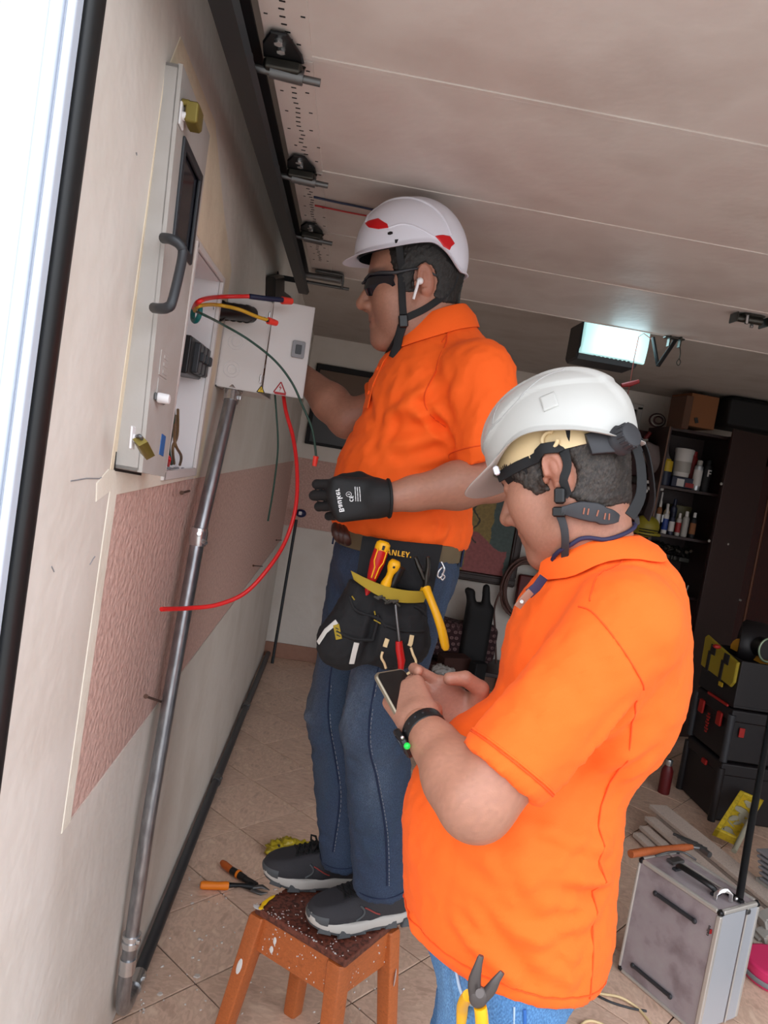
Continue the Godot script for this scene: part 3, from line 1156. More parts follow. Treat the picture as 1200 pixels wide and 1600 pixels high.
	var trr := Vector3(0.026, 2.113, -1.485)
	for o: Node in [bx, pk]:
		for q: Node in [o] + o.find_children("*", "MeshInstance3D", true, false):
			if q is MeshInstance3D:
				lean(q, bl, brr, tl, trr)
	lean(padlock_top, bl, brr, tl, trr)

	# recessed open box with breakers
	var rb := thing("recessed_box", "open white recessed breaker box in the wall between the grey cabinet and the outlet box", "breaker box", Vector3(-0.05, 1.466, -1.77))
	g = Geo.new()
	g.box(Vector3(-0.068, 1.703, -1.765), Vector3(0.008, 0.474, 0.33))
	g.box(Vector3(-0.033, 1.703, -1.603), Vector3(0.07, 0.474, 0.006))
	g.box(Vector3(-0.033, 1.703, -1.927), Vector3(0.07, 0.474, 0.006))
	g.box(Vector3(-0.033, 1.469, -1.765), Vector3(0.07, 0.006, 0.33))
	g.box(Vector3(-0.033, 1.937, -1.765), Vector3(0.07, 0.006, 0.33))
	part("shell", g, M.white_paint, rb)
	g = Geo.new()
	for r: Array in [[1.595, 1.458, 1.609, 1.948], [1.921, 1.458, 1.937, 1.948], [1.60, 1.458, 1.93, 1.478], [1.60, 1.934, 1.93, 1.948]]:
		g.box(Vector3(0.003, (r[1] + r[3]) / 2, -(r[0] + r[2]) / 2), Vector3(0.010, r[3] - r[1], r[2] - r[0]), 0.002)
	part("rim", g, M.box_paint, rb)
	for q: Array in [[-1.86, 1.625], [-1.86, 1.525], [-1.855, 1.79]]:
		g = Geo.new()
		var ring := []
		for k in 25:
			var a := TAU * k / 24
			ring.append(Vector3(-0.0635, q[1] + sin(a) * 0.019, q[0] + cos(a) * 0.024))
		g.tube(ring, 0.0009, 5, false)
		part("knockout", g, M.box_paint, rb)
	g = Geo.new()
	var brk := Vector3(-0.03, 1.734, -1.873)
	g.box(brk + Vector3(-0.005, 0, 0.045), Vector3(0.05, 0.085, 0.16), 0.004)
	var bk := part("breaker_block", g, M.black_plastic, rb)
	for k in 3:
		g = Geo.new()
		g.box(brk + Vector3(0.024, 0.0, 0.0 - 0.028 + 0.045 * k), Vector3(0.018, 0.07, 0.036), 0.004)
		g.box(brk + Vector3(0.036, 0.004, 0.0 - 0.028 + 0.045 * k), Vector3(0.012, 0.022, 0.018), 0.003)
		part("breaker_switch", g, M.dark_grey_plastic, bk)
	g = Geo.new()
	g.box(brk + Vector3(0.03, 0.0, -0.036), Vector3(0.004, 0.008, 0.006), 0.001)
	part("switch_mark", g, M.white_paint, bk)
	# teal conduit end in the upper corner
	g = Geo.new()
	var tc := Vector3(-0.02, 1.835, -1.8)
	var tring := []
	for k in 21:
		var a := TAU * k / 20
		tring.append(tc + Vector3(0.012 * sin(a), 0.020 * cos(a), 0.019 * sin(a)))
	g.tube(tring, 0.006, 8, false)
	part("conduit_ring", g, M.teal_plastic, rb)
	# wires low in the box
	for s: Array in [[M.brown_wire, [Vector3(-0.05, 1.612, -1.892), Vector3(-0.03, 1.552, -1.833), Vector3(-0.02, 1.523, -1.761), Vector3(-0.03, 1.484, -1.843)]], [M.brown_wire, [Vector3(-0.05, 1.596, -1.874), Vector3(-0.02, 1.537, -1.771), Vector3(-0.02, 1.504, -1.86), Vector3(-0.03, 1.48, -1.909)]], [M.red_wire, [Vector3(-0.02, 1.505, -1.722), Vector3(-0.01, 1.499, -1.701), Vector3(-0.02, 1.483, -1.742)]], [M.green_wire, [Vector3(-0.05, 1.616, -1.848), Vector3(-0.04, 1.565, -1.823), Vector3(-0.03, 1.521, -1.768), Vector3(-0.03, 1.483, -1.817)]]]:
		g = Geo.new()
		g.tube(curve(s[1], 6), 0.0035, 8)
		part("loose_wire", g, s[0], rb)
	# crumbs of mortar along the bottom
	g = Geo.new()
	var rng := RandomNumberGenerator.new()
	rng.seed = 8
	for k in 14:
		g.ball(Vector3(-0.03 + rng.randf() * 0.02, 1.474, -1.66 - rng.randf() * 0.22), Vector3(0.006, 0.004, 0.007) * rng.randf_range(0.5, 1.2), Basis.IDENTITY, 6, 4)
	part("mortar_crumbs", g, M.grey_plastic, rb).set_meta("kind", "stuff")

	# surface mounted box with its door swung open
	var ob := thing("outlet_box", "light grey metal outlet box on the wall with its door swung open", "electrical box", Vector3(0.06, 1.69, -2.2))
	var a0 := Vector3(0, 1.688, -2.05)
	var a1 := Vector3(0.123, 1.694, -2.05)
	var a2 := Vector3(0.114, 1.933, -2.05)
	var a3 := Vector3(0.001, 1.867, -2.05)
	var yb := 1.692
	var yt := 1.930
	g = Geo.new()
	g.box(Vector3(0.060, (yb + yt) / 2, -2.0515), Vector3(0.118, yt - yb, 0.003))
	g.box(Vector3(0.060, (yb + yt) / 2, -2.3385), Vector3(0.118, yt - yb, 0.003))
	g.box(Vector3(0.060, yt - 0.0015, -2.195), Vector3(0.118, 0.003, 0.29))
	g.box(Vector3(0.060, yb + 0.0015, -2.195), Vector3(0.118, 0.003, 0.29))
	g.box(Vector3(0.003, (yb + yt) / 2, -2.195), Vector3(0.004, yt - yb, 0.29))
	g.box(Vector3(0.116, (yb + yt) / 2, -2.056), Vector3(0.003, yt - yb, 0.012))
	g.box(Vector3(0.116, (yb + yt) / 2, -2.334), Vector3(0.003, yt - yb, 0.012))
	part("shell", g, M.box_paint, ob)
	for q: Array in [[Vector3(0.038, 1.814, -2.05)], [Vector3(0.037, 1.741, -2.05)]]:
		for rr: float in [0.021, 0.012]:
			g = Geo.new()
			var ring := []
			for k in 29:
				var a := TAU * k / 28
				ring.append(q[0] + Vector3(cos(a) * rr, sin(a) * rr, 0.0005))
			g.tube(ring, 0.0007, 5, false)
			part("knockout", g, M.white_paint, ob)
	g = Geo.new()
	var d0 := Vector3(0.124, 1.696, -2.055)
	var d1 := Vector3(0.23, 1.698, -2.075)
	var d2 := Vector3(0.232, 1.957, -2.075)
	var d3 := Vector3(0.116, 1.933, -2.055)
	var dn := (d1 - d0).cross(d3 - d0).normalized()
	var dx := Transform3D(Basis((d1 - d0).normalized(), dn.cross((d1 - d0).normalized()), dn), d0)
	var dw := (d1 - d0).length()
	var dh := 0.242
	g.prism(rect(0, 0, dw, dh), -0.0025, dx, 0.0008)
	g.prism(rect(dw - 0.002, 0, dw, dh), -0.012, dx)
	g.prism(rect(0, dh - 0.002, dw, dh), -0.012, dx)
	g.prism(rect(0, 0, dw, 0.002), -0.012, dx)
	var dd := part("door", g, M.box_paint, ob)
	g = Geo.new()
	var lt := Vector3(0.199, 1.823, -2.066)
	g.prism(round_rect(0.034, 0.044, 0.004), 0.004, Transform3D(dx.basis, lt), 0.001)
	part("latch", g, M.grey_plastic, dd)
	g = Geo.new()
	g.prism(round_rect(0.016, 0.024, 0.002), 0.002, Transform3D(dx.basis, lt + dn * 0.004), 0.0006)
	part("latch_button", g, M.dark_grey_plastic, dd)
	for s: Array in [[Vector3(0.113, 1.893, -2.05)], [Vector3(0.115, 1.729, -2.05)]]:
		g = Geo.new()
		g.box(s[0] + Vector3(0, 0, 0.003), Vector3(0.005, 0.024, 0.005), 0.002)
		part("hinge", g, M.bright_metal, ob)
	# warning stickers
	g = Geo.new()
	warning(g, dx.basis, Vector3(0.168, 1.716, -2.062), 0.032, 0.0030)
	part("warning_sticker", g, M.red_print, dd)
	g = Geo.new()
	g.prism(rect(-0.015, -0.003, 0.015, 0.003), 0.0005, Transform3D(dx.basis, Vector3(0.17, 1.701, -2.062)))
	part("warning_caption", g, M.red_print, dd)
	g = Geo.new()
	g.prism(PackedVector2Array([Vector2(-0.009, -0.009), Vector2(0.009, -0.009), Vector2(0, 0.010)]), 0.0005, Transform3D(Basis.IDENTITY, Vector3(0.12, 1.703, -2.05)))
	var ys := part("caution_sticker", g, M.yellow_print, ob)
	g = Geo.new()
	warning(g, Basis.IDENTITY, Vector3(0.12, 1.703, -2.049), 0.020, 0.002)
	part("caution_print", g, M.dark_print, ys)

	# black nipple between the two boxes
	g = Geo.new()
	var n0 := Vector3(0.02, 1.837, -1.813)
	var n1 := Vector3(0.05, 1.882, -2.03)
	var n2 := Vector3(0.053, 1.888, -2.05)
	g.tube([Vector3(-0.02, 1.868, -1.94), Vector3(0.02, 1.876, -1.97), Vector3(0.05, 1.885, -2.015), Vector3(0.066, 1.889, -2.049)], [0.021, 0.021, 0.021, 0.021], 16)
	for k in 5:
		var u := 0.25 + 0.16 * k
		var p := Vector3(-0.02, 1.868, -1.94).lerp(Vector3(0.066, 1.889, -2.049), u)
		var dd2 := Vector3(0.086, 0.021, -0.109).normalized()
		g.tube([p - dd2 * 0.003, p + dd2 * 0.003], 0.0235 if k > 0 else 0.027, 16)
	single("conduit_nipple", g, M.black_plastic, "ribbed black plastic conduit stub joining the recessed box to the outlet box", "conduit fitting")

	# dark clip fixed high on the wall behind the open door
	g = Geo.new()
	g.prism(PackedVector2Array([Vector2(-2.683, 2.123), Vector2(-2.95, 2.189), Vector2(-3.02, 2.146), Vector2(-3.332, 2.187), Vector2(-3.369, 2.167), Vector2(-2.764, 2.052)]), 0.035, Transform3D(Basis(Vector3(0, 0, 1), Vector3(0, 1, 0), Vector3(1, 0, 0)), Vector3.ZERO), 0.008)
	single("wall_clip", g, M.black_plastic, "black clip on the wall above the open outlet box door, under the track end", "clip")

	# steel conduit
	var cd := thing("steel_conduit", "upright shiny steel conduit from the outlet box down to the floor pipe", "conduit", Vector3(0.04, 0.03, -1.9))
	var p0 := Vector3(0.045, 1.69, -2.072)
	var p1 := Vector3(0.040, 1.312, -1.912)
	var p2 := Vector3(0.030, 0.27, -1.868)
	g = Geo.new()
	g.tube([p0, p1], 0.0172, 20)
	part("upper_pipe", g, M.galvanised, cd)
	g = Geo.new()
	g.tube([p1, Vector3(0.037, 0.97, -1.866), Vector3(0.034, 0.62, -1.842), p2], 0.0172, 20)
	part("lower_pipe", g, M.galvanised, cd)
	g = Geo.new()
	var u0 := (p0 - p1).normalized()
	g.tube([p0 - u0 * 0.035, p0 - u0 * 0.003], 0.0205, 20)
	g.tube([p0 - u0 * 0.004, p0 + u0 * 0.003], 0.026, 8)
	g.box(p0 - u0 * 0.02 + Vector3(0.022, 0, 0.008), Vector3(0.012, 0.014, 0.01), 0.003)
	part("connector", g, M.bright_metal, cd)
	g = Geo.new()
	g.tube([p1 - Vector3(0, 0.022, 0), p1 - Vector3(0, 0.012, 0), p1 + Vector3(0, 0.012, 0), p1 + Vector3(0, 0.022, 0)], [0.020, 0.0225, 0.0225, 0.020], 20)
	for q: Vector3 in [Vector3(0.004, 0.008, 0.022), Vector3(0.018, -0.008, 0.018)]:
		g.tube([p1 + q * 0.7, p1 + q * 1.35], 0.0055, 6)
	part("coupling", g, M.bright_metal, cd)
	g = Geo.new()
	g.tube([p2 + Vector3(0, 0.03, 0), p2 + Vector3(0, -0.005, -0.001)], 0.021, 20)
	for q: float in [0.028, 0.012]:
		g.tube([p2 + Vector3(0, q, 0), p2 + Vector3(0, q - 0.007, 0)], 0.0235, 20)
	g.box(p2 + Vector3(0.02, 0.018, 0.012), Vector3(0.012, 0.012, 0.012), 0.003)
	part("coupling", g, M.bright_metal, cd)
	g = Geo.new()
	var el := [p2, Vector3(0.029, 0.17, -1.875), Vector3(0.028, 0.10, -1.89), Vector3(0.027, 0.055, -1.925), Vector3(0.026, 0.033, -1.985), Vector3(0.026, 0.030, -2.06)]
	g.tube(curve(el, 4), 0.0178, 18)
	part("elbow", g, M.galvanised, cd)
	g = Geo.new()
	g.tube([p2 + Vector3(0, -0.035, 0), p2 + Vector3(0, -0.075, -0.002)], 0.0205, 18)
	part("coupling", g, M.bright_metal, cd)
	g = Geo.new()
	g.tube([Vector3(0.026, 0.031, -2.03), Vector3(0.026, 0.03, -2.09)], 0.0215, 18)
	g.box(Vector3(0.045, 0.045, -2.06), Vector3(0.012, 0.012, 0.014), 0.003)
	part("coupling", g, M.bright_metal, cd)
	var fp := thing("floor_conduit", "dull dark conduit lying along the floor at the foot of the left wall", "conduit", Vector3(0.026, 0.03, -3.8))
	g = Geo.new()
	g.tube([Vector3(0.026, 0.03, -2.07), Vector3(0.026, 0.03, -3.2), Vector3(0.028, 0.03, -4.4), Vector3(0.035, 0.03, -5.55)], 0.0175, 16)
	part("pipe", g, clad(mat("dull_conduit", Color(0.33, 0.34, 0.36), 0.4, 0.75), null, null, Vector3.ONE, false), fp)
	for z: float in [-3.35, -4.35]:
		g = Geo.new()
		g.tube([Vector3(0.027, 0.03, z), Vector3(0.027, 0.03, z - 0.05)], 0.0215, 16)
		g.box(Vector3(0.046, 0.045, z - 0.02), Vector3(0.012, 0.01, 0.014), 0.003)
		part("coupling", g, M.grey_steel, fp)
	# pole leaning in the far corner
	var po := thing("pole", "thin dark pole with a blue cap leaning in the far left corner", "pole", Vector3(0.1, 0.0, -5.45))
	g = Geo.new()
	g.tube([Vector3(0.085, 0.02, -5.35), Vector3(0.09, 1.043, -5.45)], 0.011, 10)
	part("shaft", g, M.dark_steel, po)
	g = Geo.new()
	g.ball(Vector3(0.114, 1.093, -5.45), Vector3(0.040, 0.030, 0.03))
	part("cap", g, mat("blue_cap", Color(0.10, 0.12, 0.30), 0.4), po)
	g = Geo.new()
	g.box(Vector3(0.111, 1.095, -5.42), Vector3(0.022, 0.025, 0.006), 0.002)
	part("cap_label", g, M.white_paint, po)

	# pulled cables
	cable("red_wire", "red wire with a dark blue taped tail and a coral cap, above the outlet box", [Vector3(-0.03, 1.845, -1.814), Vector3(0.02, 1.835, -1.63), Vector3(0.003, 1.894, -1.9), Vector3(0.073, 1.914, -1.93)], M.red_wire, 0.0052, [[Vector3(0.073, 1.914, -1.93), Vector3(0.105, 1.919, -1.95), Vector3(0.149, 1.928, -1.98)], M.blue_tape, 0.0065], [Vector3(0.147, 1.927, -1.98), Vector3(0.169, 1.932, -2)])
	cable("yellow_wire", "yellow wire from the recessed box with a coral cap beside the outlet box door", [Vector3(-0.03, 1.841, -1.825), Vector3(0.01, 1.832, -1.677), Vector3(0.006, 1.872, -1.88), Vector3(0.055, 1.874, -1.9), Vector3(0.096, 1.869, -1.93), Vector3(0.122, 1.868, -1.95)], M.yellow_wire, 0.0045, [[Vector3(0.113, 1.869, -1.945), Vector3(0.125, 1.867, -1.952)], M.black_plastic, 0.0048], [Vector3(0.124, 1.867, -1.95), Vector3(0.143, 1.867, -1.97)])
	cable("green_wire", "thin dark green wire arching across the open outlet box door to a coral cap", [Vector3(-0.02, 1.837, -1.807), Vector3(0.02, 1.817, -1.687), Vector3(0.031, 1.828, -1.88), Vector3(0.089, 1.809, -1.93), Vector3(0.154, 1.774, -1.97), Vector3(0.202, 1.729, -1.99), Vector3(0.238, 1.675, -2), Vector3(0.272, 1.619, -2), Vector3(0.293, 1.55, -2)], M.green_wire, 0.0030, [], [Vector3(0.292, 1.554, -2), Vector3(0.291, 1.528, -2)])
	cable("red_wire", "long bright red wire hanging in a wide loop from the outlet box before the conduit", [Vector3(0.166, 1.731, -2.12), Vector3(0.189, 1.662, -2.08), Vector3(0.223, 1.59, -2.05), Vector3(0.249, 1.51, -2), Vector3(0.263, 1.423, -1.95), Vector3(0.255, 1.342, -1.92), Vector3(0.23, 1.276, -1.88), Vector3(0.184, 1.207, -1.84), Vector3(0.127, 1.175, -1.8), Vector3(0.07, 1.168, -1.75), Vector3(0.028, 1.178, -1.66)], M.red_wire, 0.0052, [], [])
	cable("green_wire", "thin grey green wire hanging straight down under the outlet box over the pink band", [Vector3(0.144, 1.727, -2.12), Vector3(0.164, 1.643, -2.12), Vector3(0.181, 1.557, -2.12), Vector3(0.185, 1.451, -2.13), Vector3(0.183, 1.353, -2.14)], M.green_wire, 0.0026, [], [])


# settles the straight cabinet onto the four corners of its slightly bent, leaning front
func lean(q: MeshInstance3D, bl: Vector3, brr: Vector3, tl: Vector3, trr: Vector3) -> void:
	var arr := q.mesh.surface_get_arrays(0)
	var v: PackedVector3Array = arr[Mesh.ARRAY_VERTEX]
	var xf := q.global_transform
	var inv := xf.affine_inverse()
	for k in v.size():
		var p := xf * v[k]
		var u := (-p.z - 1.251) / 0.161
		var t := (p.y - 1.488) / 0.610
		v[k] = inv * (bl.lerp(brr, u).lerp(tl.lerp(trr, u), t) + Vector3(p.x - 0.05, 0, 0))
	arr[Mesh.ARRAY_VERTEX] = v
	var am := ArrayMesh.new()
	am.add_surface_from_arrays(Mesh.PRIMITIVE_TRIANGLES, arr)
	q.mesh = am


func warning(g: Geo, bas: Basis, at: Vector3, size: float, w: float) -> void:
	var xf := Transform3D(bas, at)
	var p := [xf * Vector3(-size / 2, -size * 0.42, 0), xf * Vector3(size / 2, -size * 0.42, 0), xf * Vector3(0, size * 0.48, 0)]
	for k in 3:
		g.tube([p[k], p[(k + 1) % 3]], w * 0.5, 6, true, 0.4, bas.z)
	g.prism(PackedVector2Array([Vector2(0.0, 0.22) * size, Vector2(-0.10, 0.0) * size, Vector2(0.02, -0.02) * size, Vector2(-0.04, -0.30) * size, Vector2(0.12, 0.04) * size, Vector2(0.0, 0.05) * size]), w * 0.2, xf)


func cable(called: String, label: String, pts: Array, m: Material, r: float, tail: Array, cap: Array) -> void:
	var o := thing(called, label, "wire", pts[0])
	var g := Geo.new()
	g.tube(curve(pts, 8), r, 10)
	part("insulation", g, m, o)
	if tail:
		g = Geo.new()
		g.tube(curve(tail[0], 4), tail[2], 10)
		part("tape", g, tail[1], o)
	if cap:
		g = Geo.new()
		g.tube([cap[0], cap[1]], [r + 0.0045, r + 0.003], 8)
		part("end_cap", g, M.coral_cap, o)


# ---------------------------------------------------------------- looks of skin and cloth
class SkinLook extends Look:
	var base := Color(0.5, 0.3, 0.2)
	var stubble := 0.0
	var head := false
	var spots: FastNoiseLite

	func tint_at(p: Vector3, _n: Vector3) -> Color:
		var c := base
		var f := spots.get_noise_3dv(p * 900.0) * 0.10 + spots.get_noise_3dv(p * 150.0) * 0.10
		c = c * (1.0 + f)
		if head:
			var lip := exp(-pow((p.y + 0.068) / 0.009, 2.0) - pow(p.x / 0.026, 2.0)) * (1.0 if p.z < -0.075 else 0.0)
			c = c.lerp(Color(base.r * 0.72, base.g * 0.50, base.b * 0.50), lip * 0.8)
			var red := exp(-pow((absf(p.x) - 0.078) / 0.014, 2.0) - pow((p.z - 0.01) / 0.03, 2.0) - pow(p.y / 0.04, 2.0))
			c = c.lerp(Color(base.r * 1.05, base.g * 0.75, base.b * 0.7), red * 0.6)
			var be := clampf((-0.030 - p.y) / 0.03, 0.0, 1.0) * clampf((0.03 - p.z) / 0.03, 0.0, 1.0) * clampf((p.y + 0.14) / 0.03, 0.0, 1.0)
			c = c.lerp(Color(base.r * 0.66, base.g * 0.62, base.b * 0.62), be * stubble * (0.8 + 0.5 * spots.get_noise_3dv(p * 2500.0)))
			var br := exp(-pow((p.y - 0.030) / 0.006, 2.0) - pow((absf(p.x) - 0.036) / 0.022, 4.0)) * (1.0 if p.z < -0.05 else 0.0)
			c = c.lerp(Color(0.03, 0.022, 0.018), br * 0.85)
		c.a = 1.0
		return c


class FoldLook extends Look:
	var folds := []      # [from, to, width, height]
	var base := Color(1, 1, 1)
	var fine: FastNoiseLite
	var rough := 0.0015
	var gain := 1.0
	var wear := []       # [centre, radius, colour]

	func shift_at(p: Vector3, _n: Vector3) -> float:
		var s := fine.get_noise_3dv(p * 22.0) * rough * 1.6 + fine.get_noise_3dv(p * 55.0) * rough * 0.6
		for f: Array in folds:
			var a: Vector3 = f[0]
			var b: Vector3 = f[1]
			var ab := b - a
			var u := clampf((p - a).dot(ab) / ab.length_squared(), 0.0, 1.0)
			var r := (p - a - ab * u).length() / float(f[2])
			if r < 2.5:
				s += float(f[3]) * gain * (exp(-r * r) - 0.45 * exp(-pow(r - 1.5, 2.0) * 2.0)) * (0.35 + 0.65 * sin(PI * clampf(0.12 + u * 0.76, 0.0, 1.0)))
		return s

	func tint_at(p: Vector3, _n: Vector3) -> Color:
		var c := base
		for w: Array in wear:
			var q: Vector3 = (p - w[0]) / w[1]
			var k := exp(-q.length_squared() * 1.4) * (0.85 + 0.5 * fine.get_noise_3dv(p * 60.0))
			c = c.lerp(w[2], clampf(k, 0.0, 1.0))
		return c


class HairLook extends Look:
	var dark := Color(0.02, 0.016, 0.014)
	var grey := Color(0.16, 0.13, 0.11)
	var share := 0.2
	var fine: FastNoiseLite

	func tint_at(p: Vector3, _n: Vector3) -> Color:
		var s := fine.get_noise_3d(p.x * 1500.0 + p.z * 700.0, p.y * 160.0, p.z * 1500.0)
		var t := fine.get_noise_3d(p.x * 120.0, p.y * 120.0, p.z * 120.0 + 40.0)
		return dark.lerp(grey, clampf(share * (1.0 + 0.9 * t) + s * 0.35, 0.0, 1.0))

	func shift_at(p: Vector3, _n: Vector3) -> float:
		return fine.get_noise_3d(p.x * 500.0 + p.z * 300.0, p.y * 80.0, p.z * 500.0) * 0.0022


# local axes of a head: x to its right, y up, z to its back
func head_frame(at: Vector3, towards: Vector3, pitch: float, scale: float) -> Transform3D:
	var f0 := towards.normalized()
	var p := deg_to_rad(pitch)
	var f := f0 * cos(p) - Vector3.UP * sin(p)
	var u := Vector3.UP * cos(p) + f0 * sin(p)
	return Transform3D(Basis(f.cross(u), u, -f).scaled(Vector3(scale, scale, scale)), at)


func head_field(jowl: float, neck := Vector3(0, -0.17, 0.042)) -> Field:
	var f := Field.new(Vector3(-0.105, -0.165, -0.15), Vector3(0.105, 0.16, 0.13), 0.0032)
	f.ell(Vector3(0, 0.048, 0.008), Vector3(0.076, 0.097, 0.099), 0.02)
	f.ell(Vector3(0, -0.012, -0.032), Vector3(0.064, 0.085, 0.068), 0.03)
	for s: int in [-1, 1]:
		f.cap(Vector3(s * 0.056, -0.045, 0.002), Vector3(s * 0.047, -0.082, -0.018), 0.018, 0.018, 0.03)
		f.cap(Vector3(s * 0.047, -0.082, -0.018), Vector3(s * 0.016, -0.106, -0.073), 0.017, 0.016, 0.03)
		f.ell(Vector3(s * 0.042, -0.022, -0.060), Vector3(0.026, 0.024, 0.028), 0.025)
		f.ell(Vector3(s * 0.036, -0.058, -0.055), Vector3(0.026, 0.034, 0.030) * (0.8 + jowl * 0.35), 0.03)
	f.ell(Vector3(0, -0.107, -0.080), Vector3(0.024, 0.018, 0.018), 0.02)
	f.cap(Vector3(-0.036, 0.031, -0.080), Vector3(0.036, 0.031, -0.080), 0.012, 0.012, 0.014)
	for s: int in [-1, 1]:
		f.ell(Vector3(s * 0.033, 0.008, -0.104), Vector3(0.019, 0.013, 0.018), 0.010, Basis.IDENTITY, true)
		f.ell(Vector3(s * 0.031, 0.007, -0.080), Vector3(0.0145, 0.0135, 0.0145), 0.002)
		f.cap(Vector3(s * 0.044, 0.011, -0.084), Vector3(s * 0.019, 0.012, -0.090), 0.0055, 0.0055, 0.004)
	# nose
	f.cap(Vector3(0, 0.014, -0.090), Vector3(0, -0.026, -0.115), 0.009, 0.0125, 0.010)
	f.ell(Vector3(0, -0.031, -0.116), Vector3(0.0125, 0.011, 0.012), 0.006)
	for s: int in [-1, 1]:
		f.ell(Vector3(s * 0.0135, -0.035, -0.103), Vector3(0.009, 0.010, 0.013), 0.006)
		f.ell(Vector3(s * 0.0075, -0.0445, -0.108), Vector3(0.0035, 0.005, 0.005), 0.002, Basis.IDENTITY, true)
	# mouth
	f.cap(Vector3(0, -0.058, -0.082), Vector3(0, -0.100, -0.080), 0.019, 0.016, 0.02)
	f.ell(Vector3(0, -0.0630, -0.0965), Vector3(0.023, 0.0055, 0.0065), 0.006)
	f.ell(Vector3(0, -0.0745, -0.0950), Vector3(0.021, 0.0065, 0.0070), 0.006)
	f.ell(Vector3(0, -0.0688, -0.108), Vector3(0.026, 0.0018, 0.010), 0.002, Basis.IDENTITY, true)
	# under the chin and the neck
	f.ell(Vector3(0, -0.092, -0.025), Vector3(0.045 + jowl * 0.01, 0.024 + jowl * 0.018, 0.050), 0.03)
	f.cap(Vector3(0, -0.02, 0.028), neck, 0.058, 0.062, 0.03)
	# ears
	for s: int in [-1, 1]:
		var b := Basis.from_euler(Vector3(-0.15, s * -0.35, s * -0.12))
		f.ell(Vector3(s * 0.079, 0.0, 0.012), Vector3(0.010, 0.033, 0.020), 0.006, b)
		f.ell(Vector3(s * 0.087, 0.004, 0.008), Vector3(0.006, 0.022, 0.011), 0.003, b, true)
		f.ell(Vector3(s * 0.083, -0.012, -0.002), Vector3(0.008, 0.009, 0.006), 0.003, b, true)
		f.ell(Vector3(s * 0.081, 0.001, 0.011), Vector3(0.006, 0.016, 0.007), 0.004, b)
		f.ell(Vector3(s * 0.076, -0.006, -0.010), Vector3(0.005, 0.007, 0.005), 0.004)
	return f


# hair: the skin of the head lifted a little where the scalp line allows
func hair_field(f: Field, lift: float, front: float, nape: float) -> Field:
	var q := Field.new(f.o, f.o + Vector3(f.nx - 1, f.ny - 1, f.nz - 1) * f.h, f.h)
	q.d = f.d.duplicate()
	for z in q.nz:
		for y in q.ny:
			var row := (z * q.ny + y) * q.nx
			for x in q.nx:
				var e := q.d[row + x]
				if e > 0.03 or e < -0.03:
					q.d[row + x] = maxf(e, 0.0) + (0.0 if e > 0.0 else e)
					continue
				var p := q.o + Vector3(x, y, z) * q.h
				# in front of the ears only a sideburn is left; behind them the hair runs down to the nape
				var line := front + (0.050 - p.y) * 0.10
				if p.y < 0.045:
					line = lerpf(-0.032, front, clampf((p.y + 0.022) / 0.058, 0.0, 1.0)) + sin(p.y * 400.0) * 0.002
				var edge := line - p.z
				var low := -0.022 - p.y if p.z < 0.004 else nape - p.y + maxf(0.0, 0.040 - p.z) * 1.2
				edge = maxf(edge, low)
				# clear of the ear
				var ear := Vector2((p.y + 0.002) / 0.036, (p.z - 0.012) / 0.024)
				if absf(p.x) > 0.062:
					edge = maxf(edge, (1.0 - ear.length()) * 0.028)
				q.d[row + x] = maxf(e - lift * clampf(0.35 - edge * 60.0, 0.35, 1.0), edge * 0.8)
	return q


# hand with a palm, four jointed fingers and a thumb; f along the fingers, b out of the back of the hand, t towards the thumb
func hand_bones(fd: Field, wrist: Vector3, f: Vector3, b: Vector3, t: Vector3, s: float, curl: Array, spread: float, thumb: Array, thick := 1.0) -> void:
	var roots := [[0.030, 0.094], [0.010, 0.098], [-0.010, 0.094], [-0.028, 0.086]]
	var lens := [[0.043, 0.026, 0.020], [0.047, 0.030, 0.021], [0.044, 0.028, 0.020], [0.035, 0.021, 0.018]]
	var rad := [0.0095, 0.0098, 0.0093, 0.0083]
	fd.cap(wrist - f * 0.03 * s, wrist + f * 0.02 * s, 0.026 * s * thick, 0.024 * s * thick, 0.015)
	for k in 4:
		var kn: Vector3 = wrist + (f * roots[k][1] + t * roots[k][0]) * s
		fd.cap(wrist + (f * 0.02 + t * roots[k][0] * 0.65) * s, kn, 0.0150 * s * thick, 0.0118 * s * thick, 0.014)
		var a := 0.0
		var p := kn
		var side: float = roots[k][0] * spread
		for j in 3:
			a += float(curl[k][j])
			var d := (f * cos(a) - b * sin(a) + t * side).normalized()
			var q: Vector3 = p + d * lens[k][j] * s
			fd.cap(p, q, (rad[k] - 0.0004 * j) * s * minf(thick, 1.04), (rad[k] - 0.0006 * (j + 1)) * s * minf(thick, 1.04), 0.0025)
			p = q
	# the ball of the thumb and its three bones
	var p0: Vector3 = wrist + (f * 0.022 + t * 0.020 - b * 0.008) * s
	var r0 := 0.0165 * s * thick
	for j in 3:
		var d: Vector3 = (f * thumb[j].x + b * thumb[j].y + t * thumb[j].z).normalized()
		var q: Vector3 = p0 + d * [0.042, 0.034, 0.027][j] * s
		var r1: float = [0.0125, 0.0108, 0.0092][j] * s * thick
		fd.cap(p0, q, r0, r1, 0.010 if j == 0 else 0.004)
		p0 = q
		r0 = r1


